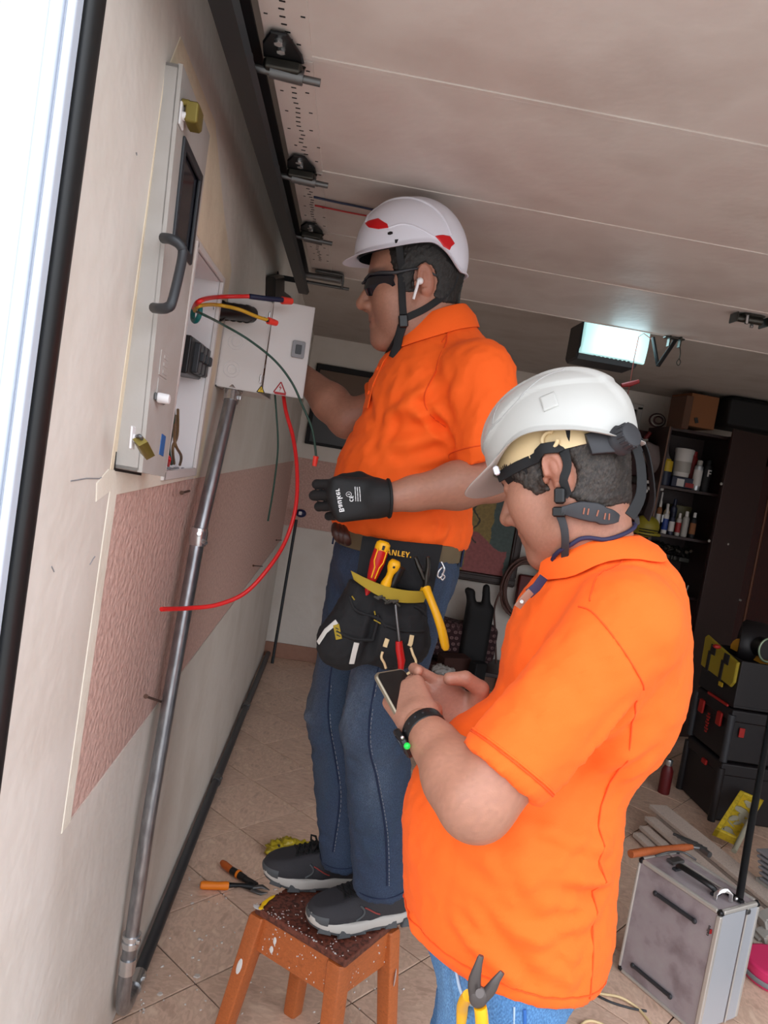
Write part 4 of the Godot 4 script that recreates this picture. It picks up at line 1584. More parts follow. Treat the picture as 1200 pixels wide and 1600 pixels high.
func collar(shell: Field, ring: Array, nor: Array, stand: float, fall: float, open_at: Vector2i) -> Geo:
	# ring: points round the neck on the shirt; nor: outward directions. The band stands up, then folds over and lies on the shirt.
	var g := Geo.new()
	var rows := []
	for k in ring.size():
		var p: Vector3 = ring[k]
		var n: Vector3 = nor[k]
		var up := Vector3.UP
		var e := absf(float(k) / (ring.size() - 1) * 2.0 - 1.0)
		var fl := fall * (1.0 + 0.55 * pow(e, 3.0))
		var s := stand * (1.0 - 0.35 * pow(e, 2.0))
		var a := p - n * 0.004
		var top := p + up * s - n * 0.010
		var o1 := p + up * s * 0.95 + n * 0.002
		var tip := p + n * (0.006 + fl * 0.42) - up * fl * 0.66
		tip = shell.snap(tip, 0.006) if absf(shell.value(tip)) < 0.05 else tip
		var mid := (o1 + tip) * 0.5 + n * 0.006
		rows.append([a, a.lerp(top, 0.5), top, (top + o1) * 0.5 + up * 0.002, o1, mid, tip, tip - n * 0.003 - up * 0.001, mid - n * 0.004, o1 - n * 0.005, p + up * s * 0.4 - n * 0.001])
	g.loft(rows, true, true)
	return g


# the shell of a safety helmet, in the axes of the head
class Helm:
	var a := 0.105
	var b := 0.125
	var cf := 0.130
	var cb := 0.135
	var mid := Vector3(0, 0.03, 0.005)
	var style := 0

	func rim(th: float) -> float:      # th = 0 in front, PI behind
		var t := absf(th)
		if style == 0:
			# level over the brow, arched over the ear, low at the nape
			return 0.066 + 0.004 * exp(-pow((t - 1.65) / 0.4, 2.0)) - 0.052 * smoothstep(1.75, 2.55, t)
		return 0.040 + 0.030 * exp(-pow((t - 1.40) / 0.55, 2.0)) - 0.027 * smoothstep(1.9, 2.9, t)

	func flare(th: float) -> float:
		var t := absf(th)
		if style == 0:
			return 0.004 + 0.022 * exp(-pow(t / 0.75, 2.0))
		return 0.010 + 0.040 * exp(-pow(t / 0.80, 4.0))

	func at(th: float, v: float, off: float) -> Vector3:
		# v from 0 at the rim to 1 at the crown
		var y0 := rim(th) - mid.y
		var p0 := asin(clampf(y0 / b, -0.9, 0.9))
		var ph := lerpf(p0, PI / 2, v)
		var c := cf if absf(th) < PI / 2 else cb
		var e := 0.88
		var h := pow(maxf(cos(ph), 0.0), e)
		var d := Vector3(sin(th) * a * h, sin(ph) * b, -cos(th) * c * h)
		var n := Vector3(d.x / (a * a), d.y / (b * b), d.z / (c * c)).normalized()
		return mid + d + n * (off + relief(th, v))

	func relief(th: float, v: float) -> float:
		var t := absf(th)
		if style == 0:
			return 0.0
		# hard hat: raised centre ridge and a stepped side line climbing to the back
		var ridge := 0.005 * (1.0 - smoothstep(0.20, 0.30, absf(sin(th)) * (1.0 - v * v) * 1.0)) * smoothstep(0.15, 0.4, v)
		var rise := 0.22 + 0.26 * smoothstep(0.5, 1.9, t)
		return ridge + 0.0035 * smoothstep(rise, rise + 0.03, v)

	# angle and height of the spot on the left (s = -1) or right side that has this y and z
	func find(s: int, y: float, z: float) -> Vector2:
		var ph := asin(clampf((y - mid.y) / b, -0.98, 0.98))
		var h := pow(cos(ph), 0.88)
		var q := -(z - mid.z)
		var th := acos(clampf(q / ((cf if q > 0.0 else cb) * h), -0.999, 0.999))
		var p0 := asin(clampf((rim(th) - mid.y) / b, -0.9, 0.9))
		return Vector2(s * th, (ph - p0) / (PI / 2 - p0))

	func ridge(s: int, path: Array, r: float, xf: Transform3D, sink := 0.4) -> Geo:
		var g := Geo.new()
		var pts := []
		var c := []
		for q: Vector2 in path:
			c.append(Vector3(q.x, q.y, 0))
		for q: Vector3 in Geo.smooth(c, 6):
			var w := find(s, q.x, q.y)
			pts.append(xf * at(w.x, w.y, -r * sink))
		g.tube(pts, r, 8)
		return g

	func shell(thick: float, xf: Transform3D) -> Geo:
		var g := Geo.new()
		var n := 112
		var rings := []
		var rows := 40
		for k in rows + 1:      # inside, from the crown down
			var v := 0.995 - 0.995 * k / rows
			var ring := []
			for j in n:
				var th := TAU * j / n - PI
				ring.append(xf * (at(th, v, 0.0) - (at(th, v, 0.0) - mid).normalized() * thick))
			rings.append(ring)
		for q: Array in [[1.0, -thick, -0.012], [1.0, 0.0, -0.0128], [1.0, thick * 0.3, -0.0118]]:
			var ring := []
			for j in n:
				var th := TAU * j / n - PI
				var p := at(th, 0.0, 0.0)
				var o := Vector3(sin(th), 0, -cos(th))
				ring.append(xf * (p + o * (flare(th) + q[1]) + Vector3(0, q[2] * (0.35 + flare(th) * 22.0) * 0.8, 0)))
			rings.append(ring)
		for k in rows + 1:
			var v := 0.015 + 0.98 * k / rows
			var ring := []
			for j in n:
				var th := TAU * j / n - PI
				ring.append(xf * at(th, v, 0.0))
			rings.append(ring)
		g.loft(rings, true, true)
		return g

	# a thin patch lying on the shell; the outline in (th, v)
	func patch(outline: Array, off: float, xf: Transform3D) -> Geo:
		var g := Geo.new()
		var m := Vector2.ZERO
		for p: Vector2 in outline:
			m += p
		m /= outline.size()
		var dense := []
		for k in outline.size():
			for j in 4:
				dense.append(outline[k].lerp(outline[(k + 1) % outline.size()], j / 4.0))
		var rings := []
		for s: float in [1.04, 1.0, 0.75, 0.5, 0.25, 0.02]:
			var ring := []
			for p: Vector2 in dense:
				var q := m.lerp(p, minf(s, 1.0))
				ring.append(xf * at(q.x, q.y, -0.0005 if s > 1.0 else off))
			rings.append(ring)
		g.loft(rings, true, true)
		return g


func merge_limb(g: Geo, lo: Vector3, hi: Vector3, cell: float, caps: Array, look: Look) -> Field:
	var f := Field.new(lo, hi, cell)
	for c: Array in caps:
		f.cap(c[0], c[1], c[2], c[3], c[4])
	f.skin(g, Transform3D.IDENTITY, look)
	return f


func cloth_relief(cell: int, kind: int) -> ImageTexture:
	var im := Image.create(128, 128, false, Image.FORMAT_RGB8)
	for y in 128:
		for x in 128:
			var u := float(x) / cell
			var v := float(y) / cell
			var nx := 0.0
			var ny := 0.0
			if kind == 0:      # pique knit
				nx = sin(TAU * u) * cos(PI * v) * 0.5
				ny = sin(TAU * v + PI * floor(u)) * 0.5
			else:              # twill
				nx = sin(TAU * (u + v)) * 0.5
				ny = sin(TAU * (u + v)) * 0.35 + sin(TAU * u * 2.0) * 0.15
			var n := Vector3(nx, ny, 1.0).normalized()
			im.set_pixel(x, y, Color(n.x * 0.5 + 0.5, n.y * 0.5 + 0.5, n.z * 0.5 + 0.5))
	return ImageTexture.create_from_image(im)


# outlines of a shoe sole seen from above, heel at 0 and toe at 1 along x
func sole_ring(xf: Transform3D, len: float, wid: float, y: float, grow: float, lift: float) -> Array:
	var ring := []
	var n := 40
	for k in n:
		var a := TAU * k / n
		var u := 0.5 + 0.5 * cos(a)
		var prof := 0.80 + 0.20 * smoothstep(0.35, 0.72, u) - 0.10 * exp(-pow((u - 0.42) / 0.16, 2.0))
		var side := sin(a) * pow(absf(sin(a)), -0.25 if absf(sin(a)) > 0.01 else 0.0)
		var z := side * wid * 0.5 * prof + grow * signf(side) * minf(1.0, absf(side) * 3.0)
		var x := (u - 0.5) * len + grow * cos(a)
		ring.append(xf * Vector3(x, y + lift * pow(maxf(0.0, (u - 0.62) / 0.38), 2.0) * 0.022, z))
	return ring


func shoe(owner: Node3D, xf: Transform3D, len: float) -> void:
	var w := 0.108
	var g := Geo.new()
	var f := Field.new(Vector3(-len * 0.56, -0.01, -0.075), Vector3(len * 0.56, 0.15, 0.075), 0.0045)
	f.ell(Vector3(len * 0.30, 0.050, 0), Vector3(0.062, 0.040, 0.049), 0.02)
	f.ell(Vector3(len * 0.12, 0.056, 0), Vector3(0.070, 0.042, 0.048), 0.025)
	f.cap(Vector3(-len * 0.34, 0.056, 0), Vector3(-len * 0.05, 0.060, 0), 0.038, 0.045, 0.03)
	f.cap(Vector3(-len * 0.30, 0.075, 0), Vector3(-len * 0.17, 0.110, 0), 0.036, 0.042, 0.03)
	f.cap(Vector3(-len * 0.04, 0.098, 0), Vector3(len * 0.15, 0.078, 0), 0.032, 0.028, 0.025)
	f.clip(Vector3(0, 0.026, 0), Vector3(0, -1, 0))
	f.clip(Vector3(-len * 0.2, 0.120, 0), Vector3(0.25, 1, 0).normalized())
	f.ell(Vector3(-len * 0.22, 0.125, 0), Vector3(0.043, 0.05, 0.032), 0.006, Basis.IDENTITY, true)
	var lk := FoldLook.new()
	lk.fine = noise(71, 1.0, 3)
	lk.base = Color(1, 1, 1)
	lk.rough = 0.0006
	f.skin(g, xf, lk)
	var up := part("shoe", g, M.shoe_cloth, owner)
	g = Geo.new()     # rubber toe guard
	var rows := []
	for k in 9:
		var ring := []
		var y := 0.022 + 0.034 * k / 8.0
		for j in 25:
			var a := lerpf(-1.15, 1.15, j / 24.0)
			var p := f.snap(Vector3(len * 0.30 + cos(a) * 0.06, y, sin(a) * 0.052), 0.0022 * (1.0 if k < 8 else 0.0))
			ring.append(xf * Vector3(p.x, y if p.y < y else p.y, p.z))
		rows.append(ring)
	g.loft(rows, false, false)
	part("toe_guard", g, M.shoe_grey, up)
	g = Geo.new()
	g.loft([sole_ring(xf, len, w, 0.010, 0.000, 1.0), sole_ring(xf, len, w, 0.014, 0.003, 1.0), sole_ring(xf, len, w, 0.030, 0.004, 1.0), sole_ring(xf, len, w, 0.037, 0.000, 1.0), sole_ring(xf, len, w, 0.037, -0.012, 1.0)])
	part("midsole", g, M.shoe_white, up)
	g = Geo.new()
	g.loft([sole_ring(xf, len, w, 0.001, -0.006, 1.0), sole_ring(xf, len, w, 0.004, -0.001, 1.0), sole_ring(xf, len, w, 0.014, 0.001, 1.0)])
	part("outsole", g, M.shoe_grey, up)
	for s: int in [-1, 1]:
		for k in 6:
			var u := -0.40 + 0.155 * k
			g = Geo.new()
			var prof := 0.80 + 0.20 * smoothstep(0.35, 0.72, u + 0.5) - 0.10 * exp(-pow((u + 0.08) / 0.16, 2.0))
			var lift := pow(maxf(0.0, (u + 0.5 - 0.62) / 0.38), 2.0) * 0.022
			var at := Vector3(u * len, 0.0095 + lift, s * (w * 0.5 * prof * (0.97 if k < 5 else 0.74)))
			g.prism(PackedVector2Array([Vector2(-0.017, -0.009), Vector2(0.017, -0.009), Vector2(0.012, 0.013), Vector2(-0.012, 0.013)]), 0.012 * s, xf * Transform3D(Basis(Vector3.UP, (0.0 if k < 5 else s * 0.55)), at + Vector3(0, 0, -0.0115 * s)), 0.002)
			part("tread_lug", g, M.shoe_grey, up)
	# laces crossing over the tongue
	for k in 5:
		for s: int in [-1, 1]:
			g = Geo.new()
			var x0 := len * (0.235 - 0.052 * k)
			var pts := []
			for j in 7:
				var q := j / 6.0 * 2.0 - 1.0
				var p := f.snap(Vector3(x0 - q * s * len * 0.024, 0.125, q * 0.026), 0.003)
				pts.append(xf * p)
			g.tube(pts, 0.0032, 6)
			part("lace", g, M.lace_black, up)
	for s: int in [-1, 1]:
		g = Geo.new()
		var b0 := f.snap(Vector3(len * 0.05, 0.135, 0), 0.005)
		g.tube([xf * b0, xf * (b0 + Vector3(0.006, 0.014, s * 0.02)), xf * (b0 + Vector3(0.016, 0.010, s * 0.034)), xf * (b0 + Vector3(0.016, 0.000, s * 0.026)), xf * (b0 + Vector3(0.004, 0.002, s * 0.004))], 0.0032, 6)
		part("lace", g, M.lace_black, up)
		# stitched side panels with a red line
		g = Geo.new()
		var pts := []
		for j in 8:
			pts.append(xf * f.snap(Vector3(len * (0.07 - 0.17 * j / 7.0), 0.078 - 0.030 * j / 7.0, s * 0.06), 0.0012))
		g.tube(pts, 0.0022, 5)
		part("side_stripe", g, M.shoe_red, up)
		g = Geo.new()
		pts = []
		for j in 9:
			pts.append(xf * f.snap(Vector3(len * (0.13 - 0.02 * j / 8.0 - 0.05 * sin(j / 8.0 * PI)), 0.040 + 0.045 * j / 8.0, s * 0.06), 0.0012))
		g.tube(pts, 0.0028, 5)
		part("overlay_edge", g, M.shoe_grey, up)


# a seam: a thin welt laid on the skin of a field along the given points
func welt(f: Field, pts: Array, r: float, off := 0.0004, per := 5, look: Look = null) -> Geo:
	var g := Geo.new()
	var out := []
	for p: Vector3 in curve(pts, per):
		var q := f.snap(p, off)
		if look:
			var n := f.slope(q)
			q += n * look.shift_at(q, n)
		out.append(q)
	g.tube(out, r, 5)
	return g


func people() -> void:
	var pore := bump(noise(51, 0.15, 3), 2.0, 256)
	var sk := mat("skin", Color(1, 1, 1), 0.5)
	sk.vertex_color_use_as_albedo = true
	sk.subsurf_scatter_enabled = true
	sk.subsurf_scatter_strength = 0.03
	clad(sk, null, pore, Vector3(9, 9, 9), true, 0.25)
	var kn := cloth_relief(8, 0)
	var tw := cloth_relief(6, 1)
	var os := mat("orange_cloth", Color(0.99, 0.38, 0.05), 0.85)
	os.rim_enabled = true
	os.rim = 0.25
	os.rim_tint = 0.7
	clad(os, null, kn, Vector3(22, 22, 22), true, 0.25)
	var hr := mat("hair", Color(1, 1, 1), 0.6)
	hr.vertex_color_use_as_albedo = true
	clad(hr, tex(noise(57, 0.16, 3), [Color(0.45, 0.43, 0.42), Color(0.75, 0.73, 0.72), Color(1, 1, 1)], [0.2, 0.5, 0.85], 512), bump(noise(55, 0.16, 3), 4.0, 512), Vector3(13, 2.2, 13), false, 0.35)
	var dn := mat("denim", Color(1, 1, 1), 0.9)
	dn.vertex_color_use_as_albedo = true
	clad(dn, tex(noise(61, 0.12, 4), [Color(0.72, 0.74, 0.78), Color(1, 1, 1)], [0.25, 0.75], 256), tw, Vector3(10, 6, 10), true, 0.4)
	mat("stitch", Color(0.55, 0.55, 0.58), 0.8)
	mat("seam_orange", Color(0.90, 0.30, 0.035), 0.9)
	mat("seam_blue", Color(0.09, 0.14, 0.25), 0.9)
	mat("seam_pale_blue", Color(0.17, 0.37, 0.64), 0.9)
	mat("helmet_white", Color(0.90, 0.895, 0.935), 0.38)
	mat("helmet_cream", Color(0.74, 0.735, 0.715), 0.42)
	mat("helmet_red", Color(0.82, 0.07, 0.11), 0.35)
	mat("strap_black", Color(0.055, 0.055, 0.065), 0.75)
	mat("strap_grey", Color(0.17, 0.17, 0.185), 0.6)
	clad(mat("shoe_cloth", Color(0.185, 0.18, 0.195), 0.85), null, kn, Vector3(14, 14, 14), false, 0.3)
	mat("shoe_grey", Color(0.30, 0.31, 0.32), 0.7)
	mat("shoe_white", Color(0.72, 0.70, 0.675), 0.6)
	mat("shoe_red", Color(0.55, 0.22, 0.20), 0.7)
	mat("lace_black", Color(0.055, 0.05, 0.055), 0.9)
	clad(mat("glove_black", Color(0.055, 0.055, 0.06), 0.7), null, kn, Vector3(30, 30, 30), true, 0.4)
	mat("denim_edge", Color(0.62, 0.70, 0.78), 0.9)
	mat("worn_steel", Color(0.36, 0.33, 0.32), 0.45, 0.6)
	mat("tan_slot", Color(0.55, 0.33, 0.25), 0.6)
	mat("helmet_seam", Color(0.66, 0.65, 0.64), 0.6)
	first_person()
	second_person()


func first_person() -> void:
	var who := thing("person", "man in white climbing style helmet and orange shirt standing on the wooden stool", "person", Vector3(0.55, 0.40, -1.92))
	var fine := noise(72, 1.0, 3)
	var skin := SkinLook.new()
	skin.base = Color(0.375, 0.175, 0.115)
	skin.spots = noise(73, 1.0, 2)
	skin.stubble = 0.5
	# ---- body: head, neck, trunk, arms and legs in one mesh
	var hx := head_frame(Vector3(0.466, 1.989, -1.858), Vector3(-1, 0, 0.04), 13.0, 1.11)
	var hf := head_field(0.75)
	var g := Geo.new()
	skin.head = true
	hf.skin(g, hx, skin)
	skin.head = false
	# trunk and legs under the clothes
	merge_limb(g, Vector3(0.28, 0.46, -2.22), Vector3(0.80, 2.0, -1.60), 0.016, [
		[Vector3(0.505, 1.93, -1.86), Vector3(0.545, 1.84, -1.865), 0.060, 0.066, 0.03],
		[Vector3(0.56, 1.74, -1.89), Vector3(0.53, 1.50, -1.89), 0.11, 0.12, 0.04],
		[Vector3(0.53, 1.50, -1.89), Vector3(0.54, 1.34, -1.885), 0.12, 0.11, 0.04],
		[Vector3(0.60, 1.78, -1.75), Vector3(0.54, 1.78, -2.03), 0.055, 0.055, 0.03],
		[Vector3(0.562, 1.313, -1.8), Vector3(0.543, 0.959, -1.77), 0.078, 0.055, 0.02], [Vector3(0.543, 0.959, -1.77), Vector3(0.625, 0.542, -1.82), 0.055, 0.036, 0.02],
		[Vector3(0.466, 1.269, -1.97), Vector3(0.443, 0.909, -1.96), 0.078, 0.055, 0.02], [Vector3(0.443, 0.909, -1.96), Vector3(0.528, 0.522, -1.985), 0.055, 0.036, 0.02]], skin)
	# near arm
	var sh := Vector3(0.635, 1.785, -1.705)
	var el := Vector3(0.698, 1.573, -1.68)
	var wr := Vector3(0.468, 1.495, -1.625)
	merge_limb(g, Vector3(0.42, 1.44, -1.80), Vector3(0.80, 1.84, -1.56), 0.0065, [
		[sh, el, 0.052, 0.049, 0.02], [el, el.lerp(wr, 0.35), 0.049, 0.051, 0.02], [el.lerp(wr, 0.35), el.lerp(wr, 0.75), 0.051, 0.037, 0.02], [el.lerp(wr, 0.75), wr, 0.037, 0.031, 0.015]], skin)
	# far arm, its hand inside the open box
	var sh2 := Vector3(0.545, 1.765, -2.045)
	var el2 := Vector3(0.356, 1.665, -2.09)
	var wr2 := Vector3(0.205, 1.775, -2.20)
	merge_limb(g, Vector3(0.10, 1.55, -2.35), Vector3(0.62, 1.86, -1.97), 0.0065, [
		[sh2, el2, 0.052, 0.050, 0.02], [el2, el2.lerp(wr2, 0.35), 0.050, 0.051, 0.02], [el2.lerp(wr2, 0.35), wr2, 0.051, 0.031, 0.02]], skin)
	var hd := Field.new(Vector3(0.02, 1.70, -2.31), Vector3(0.27, 1.90, -2.10), 0.0034)
	hand_bones(hd, wr2, Vector3(-0.92, 0.30, -0.1).normalized(), Vector3(0.25, 0.9, 0.3).normalized(), Vector3(0, -0.2, 1).normalized(), 1.0, [[0.5, 0.7, 0.4], [0.6, 0.7, 0.4], [0.6, 0.8, 0.4], [0.7, 0.8, 0.4]], 0.6, [Vector3(0.6, -0.2, 0.7), Vector3(0.9, -0.4, 0.2), Vector3(0.9, -0.5, 0)])
	hd.skin(g, Transform3D.IDENTITY, skin)
	part("body", g, M.skin, who)
	# ---- hair
	var hair := HairLook.new()
	hair.fine = noise(75, 1.0, 2)
	hair.share = 0.02
	g = Geo.new()
	hair_field(hf, 0.0045, -0.055, -0.045).skin(g, hx, hair)
	part("hair", g, M.hair, who)

	# ---- polo shirt
	var f := Field.new(Vector3(0.27, 1.34, -2.22), Vector3(0.85, 1.98, -1.55), 0.0085)
	f.ell(Vector3(0.562, 1.715, -1.885), Vector3(0.168, 0.20, 0.185), 0.05)
	f.ell(Vector3(0.520, 1.535, -1.90), Vector3(0.172, 0.165, 0.185), 0.06)
	f.ell(Vector3(0.532, 1.42, -1.895), Vector3(0.172, 0.11, 0.185), 0.06)
	f.cap(Vector3(0.625, 1.79, -1.735), Vector3(0.56, 1.785, -2.04), 0.072, 0.072, 0.05)
	f.cap(Vector3(0.58, 1.84, -1.87), Vector3(0.535, 1.915, -1.86), 0.092, 0.072, 0.04)
	f.ell(Vector3(0.66, 1.76, -1.88), Vector3(0.075, 0.10, 0.14), 0.05)
	# sleeves with flat ends
	var ax := (el - sh).normalized()
	var hem := sh + ax * 0.175
	f.cut_cap(sh - ax * 0.01, sh + ax * 0.26, 0.076, 0.082, 0.035, hem, (ax + Vector3(0.1, 0.25, -0.1)).normalized())
	var ax2 := (el2 - sh2).normalized()
	f.cut_cap(sh2, sh2 + ax2 * 0.26, 0.075, 0.072, 0.03, sh2 + ax2 * 0.145, ax2)
	f.clip(Vector3(0.53, 1.392, -1.88), Vector3(-0.04, -1, 0).normalized())
	f.clip(Vector3(0.532, 1.922, -1.86), Vector3(-0.42, 0.9, 0).normalized())
	var lk := FoldLook.new()
	lk.fine = fine
	lk.rough = 0.0025
	lk.gain = 1.5
	lk.folds = [
		[Vector3(0.515, 1.712, -1.72), Vector3(0.592, 1.638, -1.69), 0.014, -0.012],
		[Vector3(0.562, 1.691, -1.7), Vector3(0.464, 1.69, -1.73), 0.018, 0.007],
		[Vector3(0.591, 1.652, -1.7), Vector3(0.45, 1.601, -1.74), 0.020, 0.008],
		[Vector3(0.614, 1.61, -1.71), Vector3(0.47, 1.567, -1.74), 0.018, 0.006],
		[Vector3(0.537, 1.757, -1.7), Vector3(0.438, 1.671, -1.74), 0.017, 0.006],
		[Vector3(0.385, 1.652, -1.86), Vector3(0.507, 1.61, -1.73), 0.022, 0.009],
		[Vector3(0.393, 1.746, -1.85), Vector3(0.45, 1.616, -1.78), 0.016, -0.006],
		[Vector3(0.461, 1.764, -1.76), Vector3(0.449, 1.615, -1.76), 0.016, 0.006],
		[Vector3(0.477, 1.442, -1.75), Vector3(0.592, 1.446, -1.72), 0.012, 0.006],
		[Vector3(0.422, 1.421, -1.8), Vector3(0.54, 1.413, -1.73), 0.011, 0.006],
		[Vector3(0.651, 1.488, -1.72), Vector3(0.612, 1.422, -1.73), 0.012, 0.007],
		[Vector3(0.635, 1.513, -1.74), Vector3(0.533, 1.447, -1.72), 0.014, 0.005],
		[Vector3(0.605, 1.821, -1.66), Vector3(0.569, 1.704, -1.66), 0.017, 0.005],
		[Vector3(0.654, 1.773, -1.65), Vector3(0.624, 1.643, -1.63), 0.02, 0.005],
		[Vector3(0.34, 1.733, -2), Vector3(0.404, 1.692, -1.96), 0.012, 0.006],
		[Vector3(0.498, 1.84, -1.74), Vector3(0.553, 1.746, -1.7), 0.02, -0.005]]
	g = Geo.new()
	f.skin(g, Transform3D.IDENTITY, lk)
	var shirt := part("polo_shirt", g, M.orange_cloth, who)
	# collar: from the front opening round the neck and back
	var ring := []
	var nor := []
	for k in 29:
		var a := lerpf(-2.55, 2.55, k / 28.0)      # 0 behind
		var d := Vector3(cos(a) * 0.072, 0, sin(a) * 0.074)
		var p := Vector3(0.522, 1.915, -1.862) + d + Vector3(0, 0.42 * d.x, 0)
		ring.append(p + Vector3(0, -0.014, 0))
		nor.append(Vector3(d.x, 0.02, d.z).normalized())
	part("collar", collar(f, ring, nor, 0.040, 0.048, Vector2i.ZERO), M.orange_cloth, shirt)
	# placket with buttons
	g = Geo.new()
	var pa := []
	var na := []
	for p: Vector3 in [Vector3(0.478, 1.850, -1.845), Vector3(0.425, 1.80, -1.835), Vector3(0.395, 1.745, -1.83), Vector3(0.382, 1.69, -1.83)]:
		var s := f.snap(p, 0.0025)
		pa.append(s)
		na.append(f.slope(s))
	g.ribbon(pa, na, 0.034, 0.004)
	var plk := part("placket", g, M.orange_cloth, shirt)
	for k in 3:
		g = Geo.new()
		var c: Vector3 = pa[k].lerp(pa[k + 1], 0.35)
		var nn: Vector3 = na[k]
		g.tube([c + nn * 0.001, c + nn * 0.005], 0.0055, 12)
		part("button", g, M.orange_cloth, plk)
	# seams: armhole, shoulder, sleeve hem
	for pts: Array in [[Vector3(0.55, 1.922, -1.8), Vector3(0.549, 1.842, -1.74), Vector3(0.526, 1.756, -1.71), Vector3(0.52, 1.709, -1.7), Vector3(0.566, 1.66, -1.69)], [Vector3(0.602, 1.966, -1.84), Vector3(0.539, 1.863, -1.75)]]:
		part("seam", welt(f, pts, 0.0016, 0.0004, 5, lk), M.seam_orange, shirt)
	var hp := []
	for k in 13:
		var a := TAU * k / 12.0
		var u := ax.cross(Vector3(0, 0, 1)).normalized()
		hp.append(hem - ax * 0.022 + (u * cos(a) + ax.cross(u) * sin(a)) * 0.085)
	part("seam", welt(f, hp, 0.0014, 0.0004, 5, lk), M.seam_orange, shirt)

	# ---- jeans
	var j := Field.new(Vector3(0.30, 0.46, -2.20), Vector3(0.80, 1.44, -1.60), 0.0085)
	var hL := Vector3(0.558, 1.304, -1.8)
	var kL := Vector3(0.541, 0.952, -1.765)
	var aL := Vector3(0.627, 0.537, -1.815)
	var hR := Vector3(0.48, 1.265, -1.96)
	var kR := Vector3(0.454, 0.909, -1.955)
	var aR := Vector3(0.542, 0.497, -1.985)
	j.ell(Vector3(0.532, 1.33, -1.885), Vector3(0.158, 0.13, 0.172), 0.04)
	j.ell(Vector3(0.530, 1.42, -1.885), Vector3(0.152, 0.06, 0.168), 0.03)
	j.cap(hL, kL, 0.108, 0.080, 0.03)
	j.cut_cap(kL, aL + (aL - kL) * 0.2, 0.080, 0.070, 0.03, aL, (aL - kL).normalized())
	j.cap(hR, kR, 0.108, 0.078, 0.03)
	j.cut_cap(kR, aR + (aR - kR) * 0.2, 0.078, 0.066, 0.03, aR, (aR - kR).normalized())
	j.clip(Vector3(0.53, 1.432, -1.88), Vector3(0, 1, 0))
	var jl := FoldLook.new()
	jl.fine = fine
	jl.rough = 0.003
	jl.base = Color(0.040, 0.066, 0.115)
	jl.wear = [[Vector3(0.353, 0.943, -1.92), Vector3(0.045, 0.17, 0.12), Color(0.14, 0.155, 0.18)], [Vector3(0.456, 1.025, -1.72), Vector3(0.06, 0.16, 0.09), Color(0.12, 0.155, 0.21)], [Vector3(0.552, 0.838, -1.69), Vector3(0.05, 0.12, 0.05), Color(0.10, 0.14, 0.20)], [Vector3(0.421, 0.724, -1.9), Vector3(0.035, 0.12, 0.05), Color(0.055, 0.075, 0.11)], [Vector3(0.643, 1.258, -1.75), Vector3(0.06, 0.12, 0.08), Color(0.05, 0.08, 0.135)]]
	jl.folds = [
		[Vector3(0.365, 1.232, -1.9), Vector3(0.356, 1.025, -1.93), 0.012, 0.006], [Vector3(0.391, 1.272, -1.88), Vector3(0.393, 1.11, -1.88), 0.010, 0.006],
		[Vector3(0.359, 0.898, -1.93), Vector3(0.446, 0.88, -1.9), 0.014, 0.008], [Vector3(0.39, 0.801, -1.95), Vector3(0.464, 0.866, -1.9), 0.014, -0.007],
		[Vector3(0.467, 1.003, -1.7), Vector3(0.584, 0.96, -1.7), 0.015, 0.006], [Vector3(0.494, 0.878, -1.72), Vector3(0.594, 0.946, -1.7), 0.014, -0.006],
		[Vector3(0.447, 0.653, -1.95), Vector3(0.537, 0.623, -1.93), 0.014, 0.007], [Vector3(0.461, 0.567, -1.95), Vector3(0.54, 0.606, -1.93), 0.012, 0.007],
		[Vector3(0.536, 0.714, -1.75), Vector3(0.639, 0.697, -1.75), 0.014, 0.006], [Vector3(0.549, 0.639, -1.76), Vector3(0.642, 0.636, -1.76), 0.012, 0.006],
		[Vector3(0.647, 1.333, -1.76), Vector3(0.641, 1.171, -1.73), 0.014, 0.006], [Vector3(0.42, 1.043, -1.9), Vector3(0.45, 0.954, -1.88), 0.014, -0.007]]
	g = Geo.new()
	j.skin(g, Transform3D.IDENTITY, jl)
	var jeans := part("jeans", g, M.denim, who)
	for pts: Array in [[Vector3(0.559, 1.285, -1.7), Vector3(0.512, 1.12, -1.68), Vector3(0.519, 0.969, -1.69), Vector3(0.559, 0.846, -1.71), Vector3(0.598, 0.718, -1.73), Vector3(0.624, 0.586, -1.75)], [Vector3(0.426, 1.183, -1.87), Vector3(0.411, 1.018, -1.87), Vector3(0.435, 0.89, -1.87), Vector3(0.489, 0.717, -1.9), Vector3(0.498, 0.553, -1.92)]]:
		part("seam", welt(j, pts, 0.0022, 0.0004, 5, jl), M.seam_blue, jeans)
		# chain of stitches beside the seam
		var line := curve(pts, 14)
		g = Geo.new()
		for k in range(0, line.size() - 1):
			var a := j.snap(line[k], 0.0012)
			var b := j.snap(line[k].lerp(line[k + 1], 0.6), 0.0012)
			g.tube([a + Vector3(0.005, 0, 0.001), b + Vector3(0.005, 0, 0.001)], 0.0007, 4)
		part("stitching", g, M.stitch, jeans).set_meta("kind", "stuff")
	# hems
	for q: Array in [[aL, kL], [aR, kR]]:
		var d: Vector3 = (q[0] - q[1]).normalized()
		var hr := []
		for k in 17:
			var a := TAU * k / 16.0
			var u := d.cross(Vector3(0, 0, 1)).normalized()
			hr.append(q[0] - d * 0.022 + (u * cos(a) + d.cross(u) * sin(a)) * 0.075)
		part("seam", welt(j, hr, 0.0015), M.seam_blue, jeans)
	# belt of olive webbing with a leather keeper
	g = Geo.new()
	var bp := []
	var bn := []
	for k in 41:
		var a := TAU * k / 40.0
		var p := Vector3(0.53 + cos(a) * 0.16, 1.380, -1.885 + sin(a) * 0.176)
		bp.append(j.snap(p, 0.006))
		bn.append(Vector3(cos(a), 0, sin(a)))
	g.ribbon(bp, bn, 0.042, 0.005)
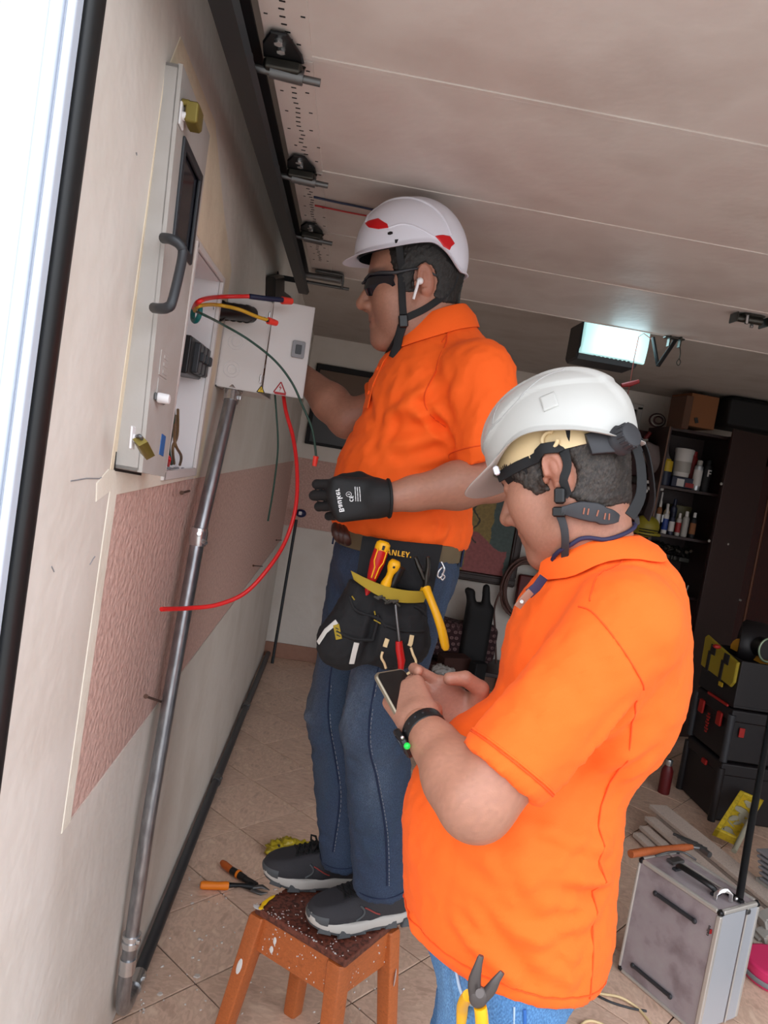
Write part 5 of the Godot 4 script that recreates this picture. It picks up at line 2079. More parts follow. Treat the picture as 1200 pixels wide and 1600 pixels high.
	part("belt", g, mat("olive_webbing", Color(0.40, 0.345, 0.25), 0.85), who)
	for k in 6:
		var a := [0.35, 1.15, 2.0, 3.1, 4.1, 5.2][k] as float
		var p := Vector3(0.53 + cos(a) * 0.16, 1.380, -1.885 + sin(a) * 0.176)
		g = Geo.new()
		var s := j.snap(p, 0.011)
		var nn := Vector3(cos(a), 0, sin(a))
		g.ribbon([s + Vector3(0, 0.018, 0), s, s - Vector3(0, 0.03, 0)], [nn, nn, nn], 0.012, 0.004)
		part("belt_loop", g, M.seam_blue, jeans)

	# ---- shoes, one on the near half of the seat and one beyond
	var lt := Vector3(0.463, 0.402, -1.832)
	var dirl := Vector3(-0.915, 0, 0.40)
	shoe(who, Transform3D(Basis(dirl, Vector3.UP, dirl.cross(Vector3.UP)), Vector3(0.592, 0.402, -1.868)), 0.295)
	var dirr := Vector3(-0.985, 0, 0.17)
	shoe(who, Transform3D(Basis(dirr.normalized(), Vector3.UP, dirr.normalized().cross(Vector3.UP)), Vector3(0.470, 0.402, -2.022)), 0.290)

	# ---- glove on the near hand
	var gf := Vector3(-0.965, -0.18, 0.12).normalized()
	var gb := (Vector3(0.10, 0.12, 1.0) - gf * gf.dot(Vector3(0.10, 0.12, 1.0))).normalized()
	var gt := gf.cross(gb)
	var gl := Field.new(Vector3(0.30, 1.38, -1.75), Vector3(0.52, 1.60, -1.55), 0.0032)
	hand_bones(gl, wr, gf, gb, gt, 1.13, [[0.65, 1.15, 0.8], [0.7, 1.2, 0.8], [0.78, 1.2, 0.8], [0.9, 1.2, 0.8]], 1.2, [Vector3(0.55, -0.65, 0.45), Vector3(0.8, -0.6, 0.0), Vector3(0.8, -0.6, -0.2)], 1.22)
	gl.cut_cap(wr + gf * 0.02, wr - gf * 0.05, 0.035, 0.0385, 0.012, wr - gf * 0.008, -gf)
	gl.clip(wr - gf * 0.008, -gf)
	g = Geo.new()
	gl.skin(g)
	var glove := single("work_glove", g, M.glove_black, "black knitted work glove with white lettering on the near hand at the belt", "glove")
	g = Geo.new()
	var cu := []
	for k in 21:
		var a := TAU * k / 20.0
		cu.append(gl.snap(wr - gf * 0.004 + (gt * cos(a) + gb * sin(a)) * 0.04, 0.001))
	g.tube(cu, 0.0035, 6, false)
	part("cuff_edge", g, M.glove_black, glove)
	var pt := gl.snap(wr + gf * 0.088 * 1.06 - gt * 0.032 + gb * 0.05, 0.0015)
	letters("lettering", "Bauker", 0.0105, Vector3(0.379, 1.453, -1.592), (Vector3(0.363, 1.505, -1.592) - Vector3(0.381, 1.453, -1.592)), -gf, M.white_print, glove, 0.0012)
	letters("lettering", "CE", 0.0080, gl.snap(Vector3(0.395, 1.478, -1.59), 0.0012), gt, -gf, M.white_print, glove, 0.0012)
	for k in 3:
		var y := k * 0.0045
		g = Geo.new()
		for q in 9:
			var b0 := gl.snap(Vector3(0.403, 1.482, -1.59) - gf * y + gt * (q * 0.0035), 0.0008)
			g.box(b0, Vector3(0.0016, 0.0022 + 0.0006 * ((q * 7 + k) % 3), 0.0008), 0.0, Basis(-gf, gt, gb))
		part("fine_print", g, M.white_print, glove).set_meta("kind", "stuff")
	g = Geo.new()
	var ic := gl.snap(Vector3(0.387, 1.493, -1.59), 0.001)
	var ir := []
	for k in 17:
		var a := TAU * k / 16.0
		ir.append(ic + gt * cos(a) * 0.005 + gf * sin(a) * 0.0055)
	g.tube(ir, 0.0006, 5, false)
	g.box(ic, Vector3(0.005, 0.0015, 0.0008), 0.0, Basis(-gf, gt, gb))
	part("emblem", g, M.white_print, glove)
	# brown leather fold tucked in the belt under the glove
	g = Geo.new()
	for k in 3:
		var kk := Vector3(0.009, -0.0015, 0) * k
		g.tube(curve([Vector3(0.369, 1.413, -1.72) + kk, Vector3(0.375, 1.397, -1.69) + kk * 1.15, Vector3(0.387, 1.379, -1.71) + kk], 4), [0.007, 0.009, 0.010, 0.011, 0.011, 0.010, 0.010, 0.009, 0.006], 8)
	single("leather_pouch", g, mat("brown_leather", Color(0.22, 0.105, 0.07), 0.5), "small brown leather fold hanging at the belt just under the black glove", "pouch")

	# ---- helmet
	var hm := thing("safety_helmet", "smooth white helmet with two red side marks on the man at the wall box", "helmet", hx * Vector3(0, 0.1, 0))
	var hl := Helm.new()
	hl.a = 0.094
	hl.b = 0.119
	hl.cf = 0.126
	hl.cb = 0.118
	hl.mid = Vector3(0, 0.062, 0.002)
	var tilt := hx * Transform3D(Basis(Vector3(1, 0, 0), -0.02), Vector3(0, 0.004, 0.0))
	part("shell", hl.shell(0.004, tilt), M.helmet_white, hm)
	for s: int in [-1, 1]:
		part("red_mark", hl.patch([hl.find(s, 0.1265, -0.0973), hl.find(s, 0.1293, -0.0917), hl.find(s, 0.1279, -0.0723), hl.find(s, 0.1112, -0.0570), hl.find(s, 0.1029, -0.0556), hl.find(s, 0.1042, -0.0751), hl.find(s, 0.1140, -0.0931)], 0.0014, tilt), M.helmet_red, hm)
		part("red_mark", hl.patch([hl.find(s, 0.0778, 0.0361), hl.find(s, 0.0806, 0.0528), hl.find(s, 0.0792, 0.0681), hl.find(s, 0.0653, 0.0778), hl.find(s, 0.0584, 0.0695), hl.find(s, 0.0514, 0.0653), hl.find(s, 0.0570, 0.0528)], 0.0014, tilt), M.helmet_red, hm)
		part("vent_hole", hl.patch([hl.find(s, 0.0931, -0.0584), hl.find(s, 0.0945, -0.0528), hl.find(s, 0.0931, -0.0486), hl.find(s, 0.0890, -0.0486), hl.find(s, 0.0876, -0.0542), hl.find(s, 0.0890, -0.0584)], 0.0008, tilt), M.black_plastic, hm)
		part("hood_ridge", hl.ridge(s, [Vector2(0.1307, -0.0959), Vector2(0.1515, -0.0862), Vector2(0.1654, -0.0667), Vector2(0.1724, -0.0375), Vector2(0.1668, 0.0000), Vector2(0.1459, 0.0361), Vector2(0.1168, 0.0598), Vector2(0.0806, 0.0723)], 0.0042, tilt, 0.15), M.helmet_white, hm)
		part("side_ridge", hl.ridge(s, [Vector2(0.1029, -0.0556), Vector2(0.1070, -0.0306), Vector2(0.1015, -0.0083), Vector2(0.0890, 0.0139), Vector2(0.0765, 0.0347)], 0.0026, tilt, 0.15), M.helmet_white, hm)
	# dark lining seen under the brim
	g = Geo.new()
	var lr := []
	for row in 3:
		var rr := []
		for k in 48:
			var th := TAU * k / 48 - PI
			var p := hl.at(th, 0.02, 0.0)
			rr.append(tilt * Vector3(p.x * 0.93, p.y + [-0.008, 0.006, 0.03][row], p.z * 0.93))
		lr.append(rr)
	g.loft(lr, true, false)
	part("lining", g, M.strap_black, hm)
	# chin straps on the near and the far side
	for s: int in [-1, 1]:
		var strap := []
		var sn := []
		for p: Vector3 in curve([Vector3(s * 0.087, 0.080, -0.040), Vector3(s * 0.083, 0.030, -0.038), Vector3(s * 0.078, -0.010, -0.037), Vector3(s * 0.072, -0.045, -0.038), Vector3(s * 0.068, -0.078, -0.036)], 4):
			var q := hf.snap(p, 0.003) if p.y < 0.03 else p
			strap.append(hx * q)
			sn.append(hx.basis * Vector3(s, 0, 0))
		g = Geo.new()
		g.ribbon(strap, sn, 0.017, 0.003)
		part("chin_strap", g, M.strap_black, hm)
		strap = []
		sn = []
		for p: Vector3 in curve([Vector3(s * 0.060, 0.012, 0.095), Vector3(s * 0.064, -0.010, 0.082), Vector3(s * 0.072, -0.030, 0.060), Vector3(s * 0.076, -0.050, 0.025), Vector3(s * 0.074, -0.064, -0.006), Vector3(s * 0.069, -0.076, -0.034)], 4):
			strap.append(hx * hf.snap(p, 0.0025))
			sn.append(hx.basis * Vector3(s, 0, 0.3))
		g = Geo.new()
		g.ribbon(strap, sn, 0.016, 0.003)
		part("rear_strap", g, M.strap_black, hm)
		g = Geo.new()
		g.box(hx * hf.snap(Vector3(s * 0.07, -0.080, -0.037), 0.005), Vector3(0.010, 0.030, 0.022), 0.004, hx.basis.orthonormalized())
		part("buckle", g, M.black_plastic, hm)
	var cs := []
	var cn := []
	for p: Vector3 in [Vector3(-0.068, -0.088, -0.040), Vector3(-0.064, -0.110, -0.048), Vector3(-0.058, -0.128, -0.052), Vector3(-0.052, -0.150, -0.064)]:
		cs.append(hx * p)
		cn.append(hx.basis * Vector3(-1, 0, -0.2))
	g = Geo.new()
	g.ribbon(cs, cn, [0.022, 0.020, 0.020, 0.017], 0.009)
	part("strap_end", g, M.strap_black, hm)
	cs = []
	cn = []
	for p: Vector3 in curve([Vector3(-0.062, -0.098, -0.044), Vector3(-0.034, -0.128, -0.060), Vector3(0.0, -0.136, -0.066), Vector3(0.034, -0.128, -0.060), Vector3(0.062, -0.098, -0.044)], 4):
		cs.append(hx * p)
		cn.append(hx.basis * Vector3(0, -1, -0.2))
	g = Geo.new()
	g.ribbon(cs, cn, 0.017, 0.004)
	part("chin_band", g, M.strap_black, hm)

	# ---- sunglasses
	var sg := thing("sunglasses", "dark wraparound sunglasses worn by the man at the wall box", "glasses", hx * Vector3(0, 0.01, -0.09))
	for s: int in [-1, 1]:
		g = Geo.new()
		var rows := []
		for k in 9:
			var row := []
			for q in 9:
				var u := lerpf(0.008, 0.074, k / 8.0)
				var hh := 0.0215 * pow(sin(PI * (0.10 + 0.84 * (k / 8.0))), 0.5)
				row.append(hx * Vector3(s * u, 0.003 + lerpf(hh, -hh * 1.05, q / 8.0), -0.110 + pow(u, 2.2) * 17.5 + 0.003 * absf(q / 4.0 - 1.0)))
			rows.append(row)
		g.loft(rows, false, false)
		part("lens", g, M.smoked_glass, sg)
		g = Geo.new()
		g.tube([hx * Vector3(s * 0.012, 0.020, -0.107), hx * Vector3(s * 0.04, 0.024, -0.099), hx * Vector3(s * 0.064, 0.021, -0.076), hx * Vector3(s * 0.077, 0.017, -0.050), hx * Vector3(s * 0.080, 0.022, -0.010), hx * Vector3(s * 0.080, 0.022, 0.012), hx * Vector3(s * 0.080, 0.006, 0.034)], [0.0025, 0.003, 0.0045, 0.0045, 0.003, 0.0028, 0.0025], 8, true, 1.0)
		part("temple", g, M.dark_grey_plastic, sg)
	g = Geo.new()
	g.tube([hx * Vector3(-0.013, 0.017, -0.107), hx * Vector3(0, 0.014, -0.112), hx * Vector3(0.013, 0.017, -0.107)], 0.0028, 8)
	part("bridge", g, M.dark_grey_plastic, sg)
	# ---- earbud
	g = Geo.new()
	g.tube([hx * Vector3(-0.090, -0.004, -0.004), hx * Vector3(-0.092, -0.020, -0.010), hx * Vector3(-0.090, -0.040, -0.017)], [0.0038, 0.0036, 0.0032], 10)
	g.ball(hx * Vector3(-0.086, -0.004, -0.001), Vector3(0.008, 0.008, 0.008))
	single("earbud", g, M.white_paint, "small white wireless earbud in the ear of the man at the wall box", "earbud")
	tool_pouch(j)


func tool_pouch(j: Field) -> void:
	mat("pouch_black", Color(0.07, 0.07, 0.078), 0.85)
	clad(M.pouch_black, null, cloth_relief(6, 1), Vector3(14, 14, 14), true, 0.35)
	mat("pouch_yellow", Color(0.62, 0.52, 0.12), 0.8)
	mat("reflective", Color(0.80, 0.79, 0.76), 0.5)
	mat("tool_yellow", Color(0.93, 0.68, 0.05), 0.4)
	mat("tool_red", Color(0.72, 0.07, 0.07), 0.4)
	var tp := thing("tool_pouch", "black tool pouch with yellow trim and pockets hanging from the belt", "tool pouch", Vector3(0.499, 1.379, -1.69))
	var z0 := -1.685
	# back panel on the belt
	var g := Geo.new()
	var rows := []
	for k in 13:
		var u := k / 12.0
		var row := []
		var row2 := []
		for q in 9:
			var v := q / 8.0
			var top := Vector3(0.433, 1.399, -1.7).lerp(Vector3(0.616, 1.406, -1.715), u)
			var low := Vector3(0.433, 1.306, -1.675).lerp(Vector3(0.608, 1.301, -1.69), u)
			var p := top.lerp(low, v) + Vector3(0, 0, 0.016 * sin(PI * u))
			row.append(p)
			row2.append(p - Vector3(0, 0, 0.008))
		row2.reverse()
		rows.append(row + row2)
	g.loft(rows)
	part("back_panel", g, M.pouch_black, tp)
	# yellow lip of the main pocket
	g = Geo.new()
	rows = []
	for k in 15:
		var u := k / 14.0
		var sag := sin(PI * u)
		var a := Vector3(0.418, 1.329, -1.63).lerp(Vector3(0.596, 1.309, -1.645), u) + Vector3(0, -0.010 * sag, 0.022 * sag)
		var b := Vector3(0.427, 1.312, -1.625).lerp(Vector3(0.584, 1.284, -1.64), u) + Vector3(0, -0.014 * sag, 0.026 * sag)
		rows.append([a, b, b - Vector3(0, 0, 0.006), a - Vector3(0, 0, 0.006)])
	g.loft(rows)
	part("trim", g, M.pouch_yellow, tp)
	# the body of the pouch, bulging, tapering below
	g = Geo.new()
	var f := Field.new(Vector3(0.32, 1.05, -1.80), Vector3(0.66, 1.40, -1.52), 0.006)
	f.blk(Vector3(0.504, 1.258, -1.68), Vector3(0.092, 0.055, 0.045), 0.03, 0.02, Basis(Vector3(0, 0, 1), -0.20))
	f.ell(Vector3(0.507, 1.194, -1.675), Vector3(0.115, 0.075, 0.055), 0.03, Basis(Vector3(0, 0, 1), -0.2))
	f.ell(Vector3(0.432, 1.173, -1.655), Vector3(0.062, 0.068, 0.045), 0.02, Basis(Vector3(0, 0, 1), -0.35))
	f.ell(Vector3(0.558, 1.198, -1.645), Vector3(0.055, 0.060, 0.040), 0.02)
	f.clip(Vector3(0.499, 1.297, -1.62), Vector3(0.16, 1, -0.1).normalized())
	var lk := FoldLook.new()
	lk.fine = noise(77, 1.0, 3)
	lk.rough = 0.003
	lk.folds = [[Vector3(0.486, 1.267, -1.62), Vector3(0.482, 1.14, -1.62), 0.012, -0.012], [Vector3(0.415, 1.237, -1.61), Vector3(0.5, 1.26, -1.6), 0.010, 0.006], [Vector3(0.413, 1.202, -1.61), Vector3(0.49, 1.196, -1.6), 0.007, 0.006]]
	f.skin(g, Transform3D.IDENTITY, lk)
	var body := part("pocket_body", g, M.pouch_black, tp)
	# pocket edges
	for pts: Array in [[Vector3(0.411, 1.277, -1.62), Vector3(0.439, 1.257, -1.6), Vector3(0.492, 1.243, -1.6), Vector3(0.506, 1.226, -1.6)], [Vector3(0.407, 1.201, -1.61), Vector3(0.443, 1.191, -1.6), Vector3(0.488, 1.19, -1.6)], [Vector3(0.503, 1.23, -1.61), Vector3(0.546, 1.228, -1.59), Vector3(0.6, 1.231, -1.61)], [Vector3(0.488, 1.19, -1.6), Vector3(0.49, 1.251, -1.6)], [Vector3(0.567, 1.28, -1.62), Vector3(0.604, 1.258, -1.64)]]:
		part("pocket_edge", welt(f, pts, 0.004, 0.001), M.pouch_black, body)
	# reflective strips and yellow tabs
	for s: Array in [[Vector3(0.401, 1.222, -1.615), Vector3(0.381, 1.195, -1.62), Vector3(0.367, 1.162, -1.63), 0.012, M.reflective], [Vector3(0.456, 1.182, -1.6), Vector3(0.455, 1.155, -1.6), Vector3(0.456, 1.125, -1.605), 0.012, M.reflective], [Vector3(0.512, 1.2, -1.59), Vector3(0.509, 1.182, -1.585), Vector3(0.509, 1.177, -1.585), 0.010, M.band_cream], [Vector3(0.57, 1.22, -1.59), Vector3(0.569, 1.199, -1.59), Vector3(0.567, 1.193, -1.59), 0.010, M.band_cream], [Vector3(0.399, 1.217, -1.607), Vector3(0.407, 1.202, -1.605), Vector3(0.415, 1.184, -1.605), 0.014, M.pouch_yellow]]:
		var ps := []
		var ns := []
		for k in 3:
			var p := f.snap(s[k], 0.003)
			ps.append(p)
			ns.append(f.slope(p))
		g = Geo.new()
		g.ribbon(ps, ns, s[3], 0.002)
		part("strip", g, s[4], body)
	for s: Array in [[Vector3(0.417, 1.28, -1.61), Vector3(0.428, 1.275, -1.6)], [Vector3(0.483, 1.239, -1.6), Vector3(0.496, 1.233, -1.6)], [Vector3(0.481, 1.258, -1.6), Vector3(0.484, 1.25, -1.6)]]:
		g = Geo.new()
		g.tube([f.snap(s[0], 0.003), f.snap(s[1], 0.003)], 0.0015, 6)
		part("bar_tack", g, M.pouch_yellow, body)
	for k in 3:
		g = Geo.new()
		g.box(f.snap(Vector3(0.404, 1.21, -1.6).lerp(Vector3(0.412, 1.192, -1.6), k * 0.45 + 0.05), 0.0045), Vector3(0.009, 0.0018, 0.001), 0.0, Basis(Vector3(0, 0, 1), -0.3))
		part("fine_print", g, M.dark_print, body)
	letters("lettering", "STANLEY.", 0.0120, Vector3(0.471, 1.377, -1.668), Vector3(0.54, 1.38, -1.665) - Vector3(0.459, 1.379, -1.664), Vector3(0.501, 1.397, -1.66) - Vector3(0.505, 1.375, -1.66), M.tool_yellow, tp, 0.001)
	# red and yellow screwdriver
	var sd := thing("screwdriver", "large red and yellow screwdriver handle standing in the pouch", "screwdriver", Vector3(0.473, 1.306, -1.63))
	g = Geo.new()
	var a := Vector3(0.463, 1.302, -1.64)
	var b := Vector3(0.478, 1.4, -1.632)
	var ax := (b - a).normalized()
	var len := (b - a).length()
	var xf := frame(a, Vector3(0.1, 0.0, 1))
	xf.basis = Basis(ax.cross(xf.basis.z).normalized(), ax, xf.basis.z)
	g.lathe([Vector2(0.004, -0.03), Vector2(0.009, -0.004), Vector2(0.0115, 0.0), Vector2(0.0095, 0.010), Vector2(0.0125, 0.025), Vector2(0.0165, 0.055), Vector2(0.0160, 0.080), Vector2(0.0150, len - 0.012)], 18, xf)
	part("grip", g, M.tool_red, sd)
	g = Geo.new()
	g.lathe([Vector2(0.0152, len - 0.020), Vector2(0.0162, len - 0.012), Vector2(0.0155, len - 0.002), Vector2(0.010, len + 0.003), Vector2(0.001, len + 0.004)], 18, xf)
	for s: int in [-1, 1]:
		g.tube([xf * Vector3(s * 0.004, 0.02, 0.0125), xf * Vector3(s * 0.005, 0.045, 0.0158), xf * Vector3(s * 0.010, 0.058, 0.0135), xf * Vector3(s * 0.010, 0.085, 0.0125), xf * Vector3(s * 0.006, len - 0.018, 0.0145)], 0.0016, 6)
	part("yellow_inlay", g, M.tool_yellow, sd)
	g = Geo.new()
	g.box(xf * Vector3(0, len - 0.010, 0.0155), Vector3(0.006, 0.010, 0.002), 0.0008, xf.basis)
	part("hang_hole", g, M.dark_print, sd)
	# short yellow screwdriver
	sd = thing("screwdriver", "short yellow screwdriver with a black collar beside the red one in the pouch", "screwdriver", Vector3(0.5, 1.307, -1.62))
	a = Vector3(0.494, 1.301, -1.628)
	b = Vector3(0.509, 1.368, -1.618)
	ax = (b - a).normalized()
	len = (b - a).length()
	xf.origin = a
	xf.basis = Basis(ax.cross(Vector3(0, 0, 1)).normalized(), ax, ax.cross(Vector3(0, 0, 1)).normalized().cross(ax))
	g = Geo.new()
	g.lathe([Vector2(0.004, -0.02), Vector2(0.0105, -0.002), Vector2(0.0115, 0.014), Vector2(0.0075, 0.030), Vector2(0.008, 0.040), Vector2(0.0128, len - 0.018), Vector2(0.0135, len - 0.008), Vector2(0.010, len - 0.001), Vector2(0.001, len)], 18, xf)
	part("grip", g, M.tool_yellow, sd)
	g = Geo.new()
	g.ball(xf * Vector3(0.0, len - 0.012, 0.0125), Vector3(0.003, 0.003, 0.002))
	part("hang_hole", g, M.dark_print, sd)
	g = Geo.new()
	g.tube([xf * Vector3(0.014, 0.0, -0.008), xf * Vector3(0.016, len - 0.012, -0.008)], [0.009, 0.011], 10)
	single("marker", g, M.black_plastic, "stubby black tool shaft behind the short yellow screwdriver in the pouch", "tool")
	# pliers with yellow handles, points up out of the pouch
	var pl := thing("pliers", "pliers with long yellow handle hanging over the side of the pouch", "pliers", Vector3(0.587, 1.3, -1.64))
	for s: Array in [[Vector3(0.591, 1.314, -1.645), Vector3(0.573, 1.344, -1.645), Vector3(0.561, 1.361, -1.645), Vector3(0.551, 1.379, -1.645)], [Vector3(0.582, 1.317, -1.64), Vector3(0.582, 1.342, -1.64), Vector3(0.582, 1.362, -1.64), Vector3(0.578, 1.384, -1.64)]]:
		g = Geo.new()
		g.tube(s, [0.010, 0.0105, 0.009, 0.0075], 4, true, 0.6)
		part("jaw", g, M.oily_steel, pl)
	g = Geo.new()
	g.tube(curve([Vector3(0.585, 1.316, -1.638), Vector3(0.597, 1.295, -1.62), Vector3(0.613, 1.268, -1.61), Vector3(0.629, 1.237, -1.605), Vector3(0.646, 1.196, -1.61)], 5), [0.010, 0.0095, 0.009, 0.0088, 0.0086, 0.0085, 0.0085, 0.0085, 0.0085, 0.0086, 0.0088, 0.009, 0.0092, 0.0094, 0.0096, 0.0097, 0.0098, 0.0098, 0.0096, 0.009, 0.006], 10)
	part("handle", g, M.tool_yellow, pl)
	g = Geo.new()
	g.tube(curve([Vector3(0.584, 1.312, -1.65), Vector3(0.579, 1.281, -1.66), Vector3(0.579, 1.237, -1.665)], 5), 0.009, 10)
	part("handle", g, M.tool_yellow, pl)
	# red tester clipped in front
	var ts := thing("tester_pen", "slim tester with a red grip clipped on the front of the pouch", "tool", Vector3(0.544, 1.194, -1.585))
	g = Geo.new()
	g.tube([Vector3(0.522, 1.277, -1.6), Vector3(0.528, 1.252, -1.592), Vector3(0.535, 1.227, -1.585), Vector3(0.542, 1.201, -1.583)], 0.003, 8)
	part("shaft", g, M.grey_steel, ts)
	g = Geo.new()
	g.tube([Vector3(0.54, 1.205, -1.583), Vector3(0.544, 1.188, -1.582), Vector3(0.552, 1.165, -1.582), Vector3(0.554, 1.146, -1.584)], [0.0075, 0.0085, 0.0085, 0.006], 12)
	part("grip", g, M.tool_red, ts)
	# steel clip and beige cords
	var cl := thing("snap_hook", "bright steel snap hook hanging from the jeans at the back of the pouch", "hook", Vector3(0.62, 1.353, -1.7))
	g = Geo.new()
	g.tube(curve([Vector3(0.615, 1.372, -1.685), Vector3(0.623, 1.359, -1.68), Vector3(0.622, 1.348, -1.68), Vector3(0.618, 1.337, -1.68), Vector3(0.611, 1.34, -1.68), Vector3(0.612, 1.352, -1.68), Vector3(0.619, 1.361, -1.685)], 4), 0.0026, 8)
	part("hook", g, M.bright_metal, cl)
	g = Geo.new()
	g.tube(curve([Vector3(0.619, 1.347, -1.68), Vector3(0.627, 1.341, -1.68), Vector3(0.623, 1.333, -1.68), Vector3(0.616, 1.34, -1.68)], 4), 0.0022, 8)
	part("ring", g, M.bright_metal, cl)
	for s: Array in [[[Vector3(0.51, 1.178, -1.582), Vector3(0.509, 1.166, -1.58), Vector3(0.517, 1.154, -1.585), Vector3(0.523, 1.142, -1.59)], "left beige cord end hanging on the front of the pouch"], [[Vector3(0.568, 1.194, -1.588), Vector3(0.574, 1.182, -1.583), Vector3(0.583, 1.167, -1.583), Vector3(0.581, 1.15, -1.587), Vector3(0.57, 1.136, -1.592)], "right beige cord curving under the pouch beside the red tester"]]:
		g = Geo.new()
		g.tube(curve(s[0], 5), 0.0028, 8)
		single("cord", g, M.band_cream, s[1], "cord")
	# keys bunched on the trim
	g = Geo.new()
	var rng := RandomNumberGenerator.new()
	rng.seed = 5
	for k in 9:
		var c := Vector3(0.48, 1.285, -1.605).lerp(Vector3(0.527, 1.281, -1.605), k / 8.0)
		g.box(c + Vector3(0, rng.randf_range(-0.004, 0.004), rng.randf_range(0, 0.004)), Vector3(0.014, 0.005, 0.003), 0.001, Basis(Vector3(0, 0, 1), rng.randf_range(-0.9, 0.9)))
	single("key_bunch", g, M.oily_steel, "bunch of small dark keys lying on the yellow pouch trim", "keys").set_meta("kind", "stuff")


func second_person() -> void:
	var who := thing("person", "man in a white hard hat and orange shirt looking down at his phone", "person", Vector3(0.78, 0, -1.25))
	var fine := noise(82, 1.0, 3)
	var skin := SkinLook.new()
	skin.base = Color(0.36, 0.163, 0.105)
	skin.spots = noise(83, 1.0, 2)
	skin.stubble = 0.25
	var hx := head_frame(Vector3(0.737, 1.597, -1.267), Vector3(-0.82, 0, -0.57), 30.0, 1.05)
	var hf := head_field(0.5, Vector3(0.026, -0.156, -0.010))
	var g := Geo.new()
	skin.head = true
	hf.skin(g, hx, skin)
	skin.head = false
	var hipl := Vector3(0.755, 0.80, -1.155)
	var hipr := Vector3(0.80, 0.80, -1.345)
	var knl := Vector3(0.735, 0.43, -1.145)
	var knr := Vector3(0.775, 0.43, -1.375)
	var anl := Vector3(0.775, 0.09, -1.145)
	var anr := Vector3(0.81, 0.09, -1.375)
	merge_limb(g, Vector3(0.55, 0.04, -1.50), Vector3(1.02, 1.60, -0.98), 0.016, [
		[Vector3(0.765, 1.53, -1.262), Vector3(0.83, 1.42, -1.258), 0.058, 0.064, 0.03],
		[Vector3(0.855, 1.32, -1.258), Vector3(0.77, 1.0, -1.255), 0.11, 0.13, 0.04],
		[Vector3(0.77, 1.0, -1.255), Vector3(0.775, 0.80, -1.25), 0.13, 0.12, 0.04],
		[Vector3(0.82, 1.39, -1.13), Vector3(0.92, 1.39, -1.38), 0.050, 0.050, 0.03],
		[hipl, knl, 0.078, 0.055, 0.02], [knl, anl, 0.055, 0.036, 0.02], [hipr, knr, 0.078, 0.055, 0.02], [knr, anr, 0.055, 0.036, 0.02]], skin)
	# near arm down to the watch
	var sh := Vector3(0.81, 1.385, -1.09)
	var el := Vector3(0.626, 1.126, -1.035)
	var wr := Vector3(0.556, 1.169, -1.19)
	merge_limb(g, Vector3(0.48, 1.02, -1.30), Vector3(0.90, 1.46, -0.94), 0.0065, [
		[sh, el, 0.058, 0.053, 0.02], [el, el.lerp(wr, 0.3), 0.052, 0.051, 0.02], [el.lerp(wr, 0.3), el.lerp(wr, 0.72), 0.051, 0.036, 0.02], [el.lerp(wr, 0.72), wr, 0.036, 0.030, 0.015]], skin)
	var hand := SkinLook.new()
	hand.base = Color(0.36, 0.17, 0.115)
	hand.spots = skin.spots
	# near hand: the back of it turned to the camera, fingers wrapped behind the phone
	var lf := Vector3(-0.32, 0.27, -0.91).normalized()
	var lb := Vector3(-0.50, 0.66, 0.45)
	lb = (lb - lf * lf.dot(lb)).normalized()
	var lt := lf.cross(lb)
	var hd := Field.new(Vector3(0.40, 1.10, -1.42), Vector3(0.66, 1.34, -1.10), 0.0032)
	hand_bones(hd, wr, lf, lb, lt, 0.98, [[0.95, 1.1, 0.6], [1.0, 1.1, 0.6], [1.05, 1.1, 0.6], [1.1, 1.1, 0.6]], 0.4, [Vector3(0.70, -0.62, 0.25), Vector3(0.6, -0.8, 0.0), Vector3(0.5, -0.8, 0.0)], 1.12)
	hd.skin(g, Transform3D.IDENTITY, hand)
	# far arm and the far hand, palm and thumb turned to the camera
	var sh2 := Vector3(0.94, 1.39, -1.40)
	var wr2 := Vector3(0.685, 1.134, -1.335)
	var el2 := Vector3(0.835, 1.10, -1.455)
	merge_limb(g, Vector3(0.58, 1.00, -1.56), Vector3(1.02, 1.46, -1.24), 0.008, [
		[sh2, el2, 0.056, 0.052, 0.02], [el2, el2.lerp(wr2, 0.4), 0.050, 0.047, 0.02], [el2.lerp(wr2, 0.4), wr2, 0.047, 0.030, 0.02]], skin)
	var rf := (Vector3(0.59, 1.169, -1.33) - wr2).normalized()
	var rb := Vector3(0.15, -0.25, -0.95)
	rb = (rb - rf * rf.dot(rb)).normalized()
	var rt := rb.cross(rf)
	var hr := Field.new(Vector3(0.47, 1.10, -1.43), Vector3(0.72, 1.33, -1.20), 0.0032)
	hand_bones(hr, wr2, rf, rb, rt, 1.10, [[0.10, 0.9, 0.7], [0.25, 1.1, 0.6], [0.45, 1.1, 0.6], [0.55, 1.1, 0.6]], 0.5, [Vector3(0.45, -0.55, 0.80), Vector3(0.95, -0.25, 0.10), Vector3(0.90, -0.10, -0.45)], 1.12)
	hr.skin(g, Transform3D.IDENTITY, hand)
	part("body", g, M.skin, who)
	# thumb nail
	var hair := HairLook.new()
	hair.fine = noise(85, 1.0, 2)
	hair.share = 0.22
	hair.dark = Color(0.022, 0.015, 0.011)
	hair.grey = Color(0.20, 0.155, 0.125)
	g = Geo.new()
	hair_field(hf, 0.006, -0.080, -0.072).skin(g, hx, hair)
	part("hair", g, M.hair, who)

	# ---- polo shirt
	var f := Field.new(Vector3(0.50, 0.70, -1.52), Vector3(1.06, 1.60, -0.92), 0.0085)
	f.ell(Vector3(0.832, 1.29, -1.258), Vector3(0.146, 0.21, 0.190), 0.05)
	f.ell(Vector3(0.858, 1.285, -1.25), Vector3(0.100, 0.17, 0.165), 0.05)
	f.ell(Vector3(0.745, 0.995, -1.255), Vector3(0.183, 0.21, 0.198), 0.07)
	f.ell(Vector3(0.770, 0.84, -1.25), Vector3(0.170, 0.16, 0.195), 0.06)
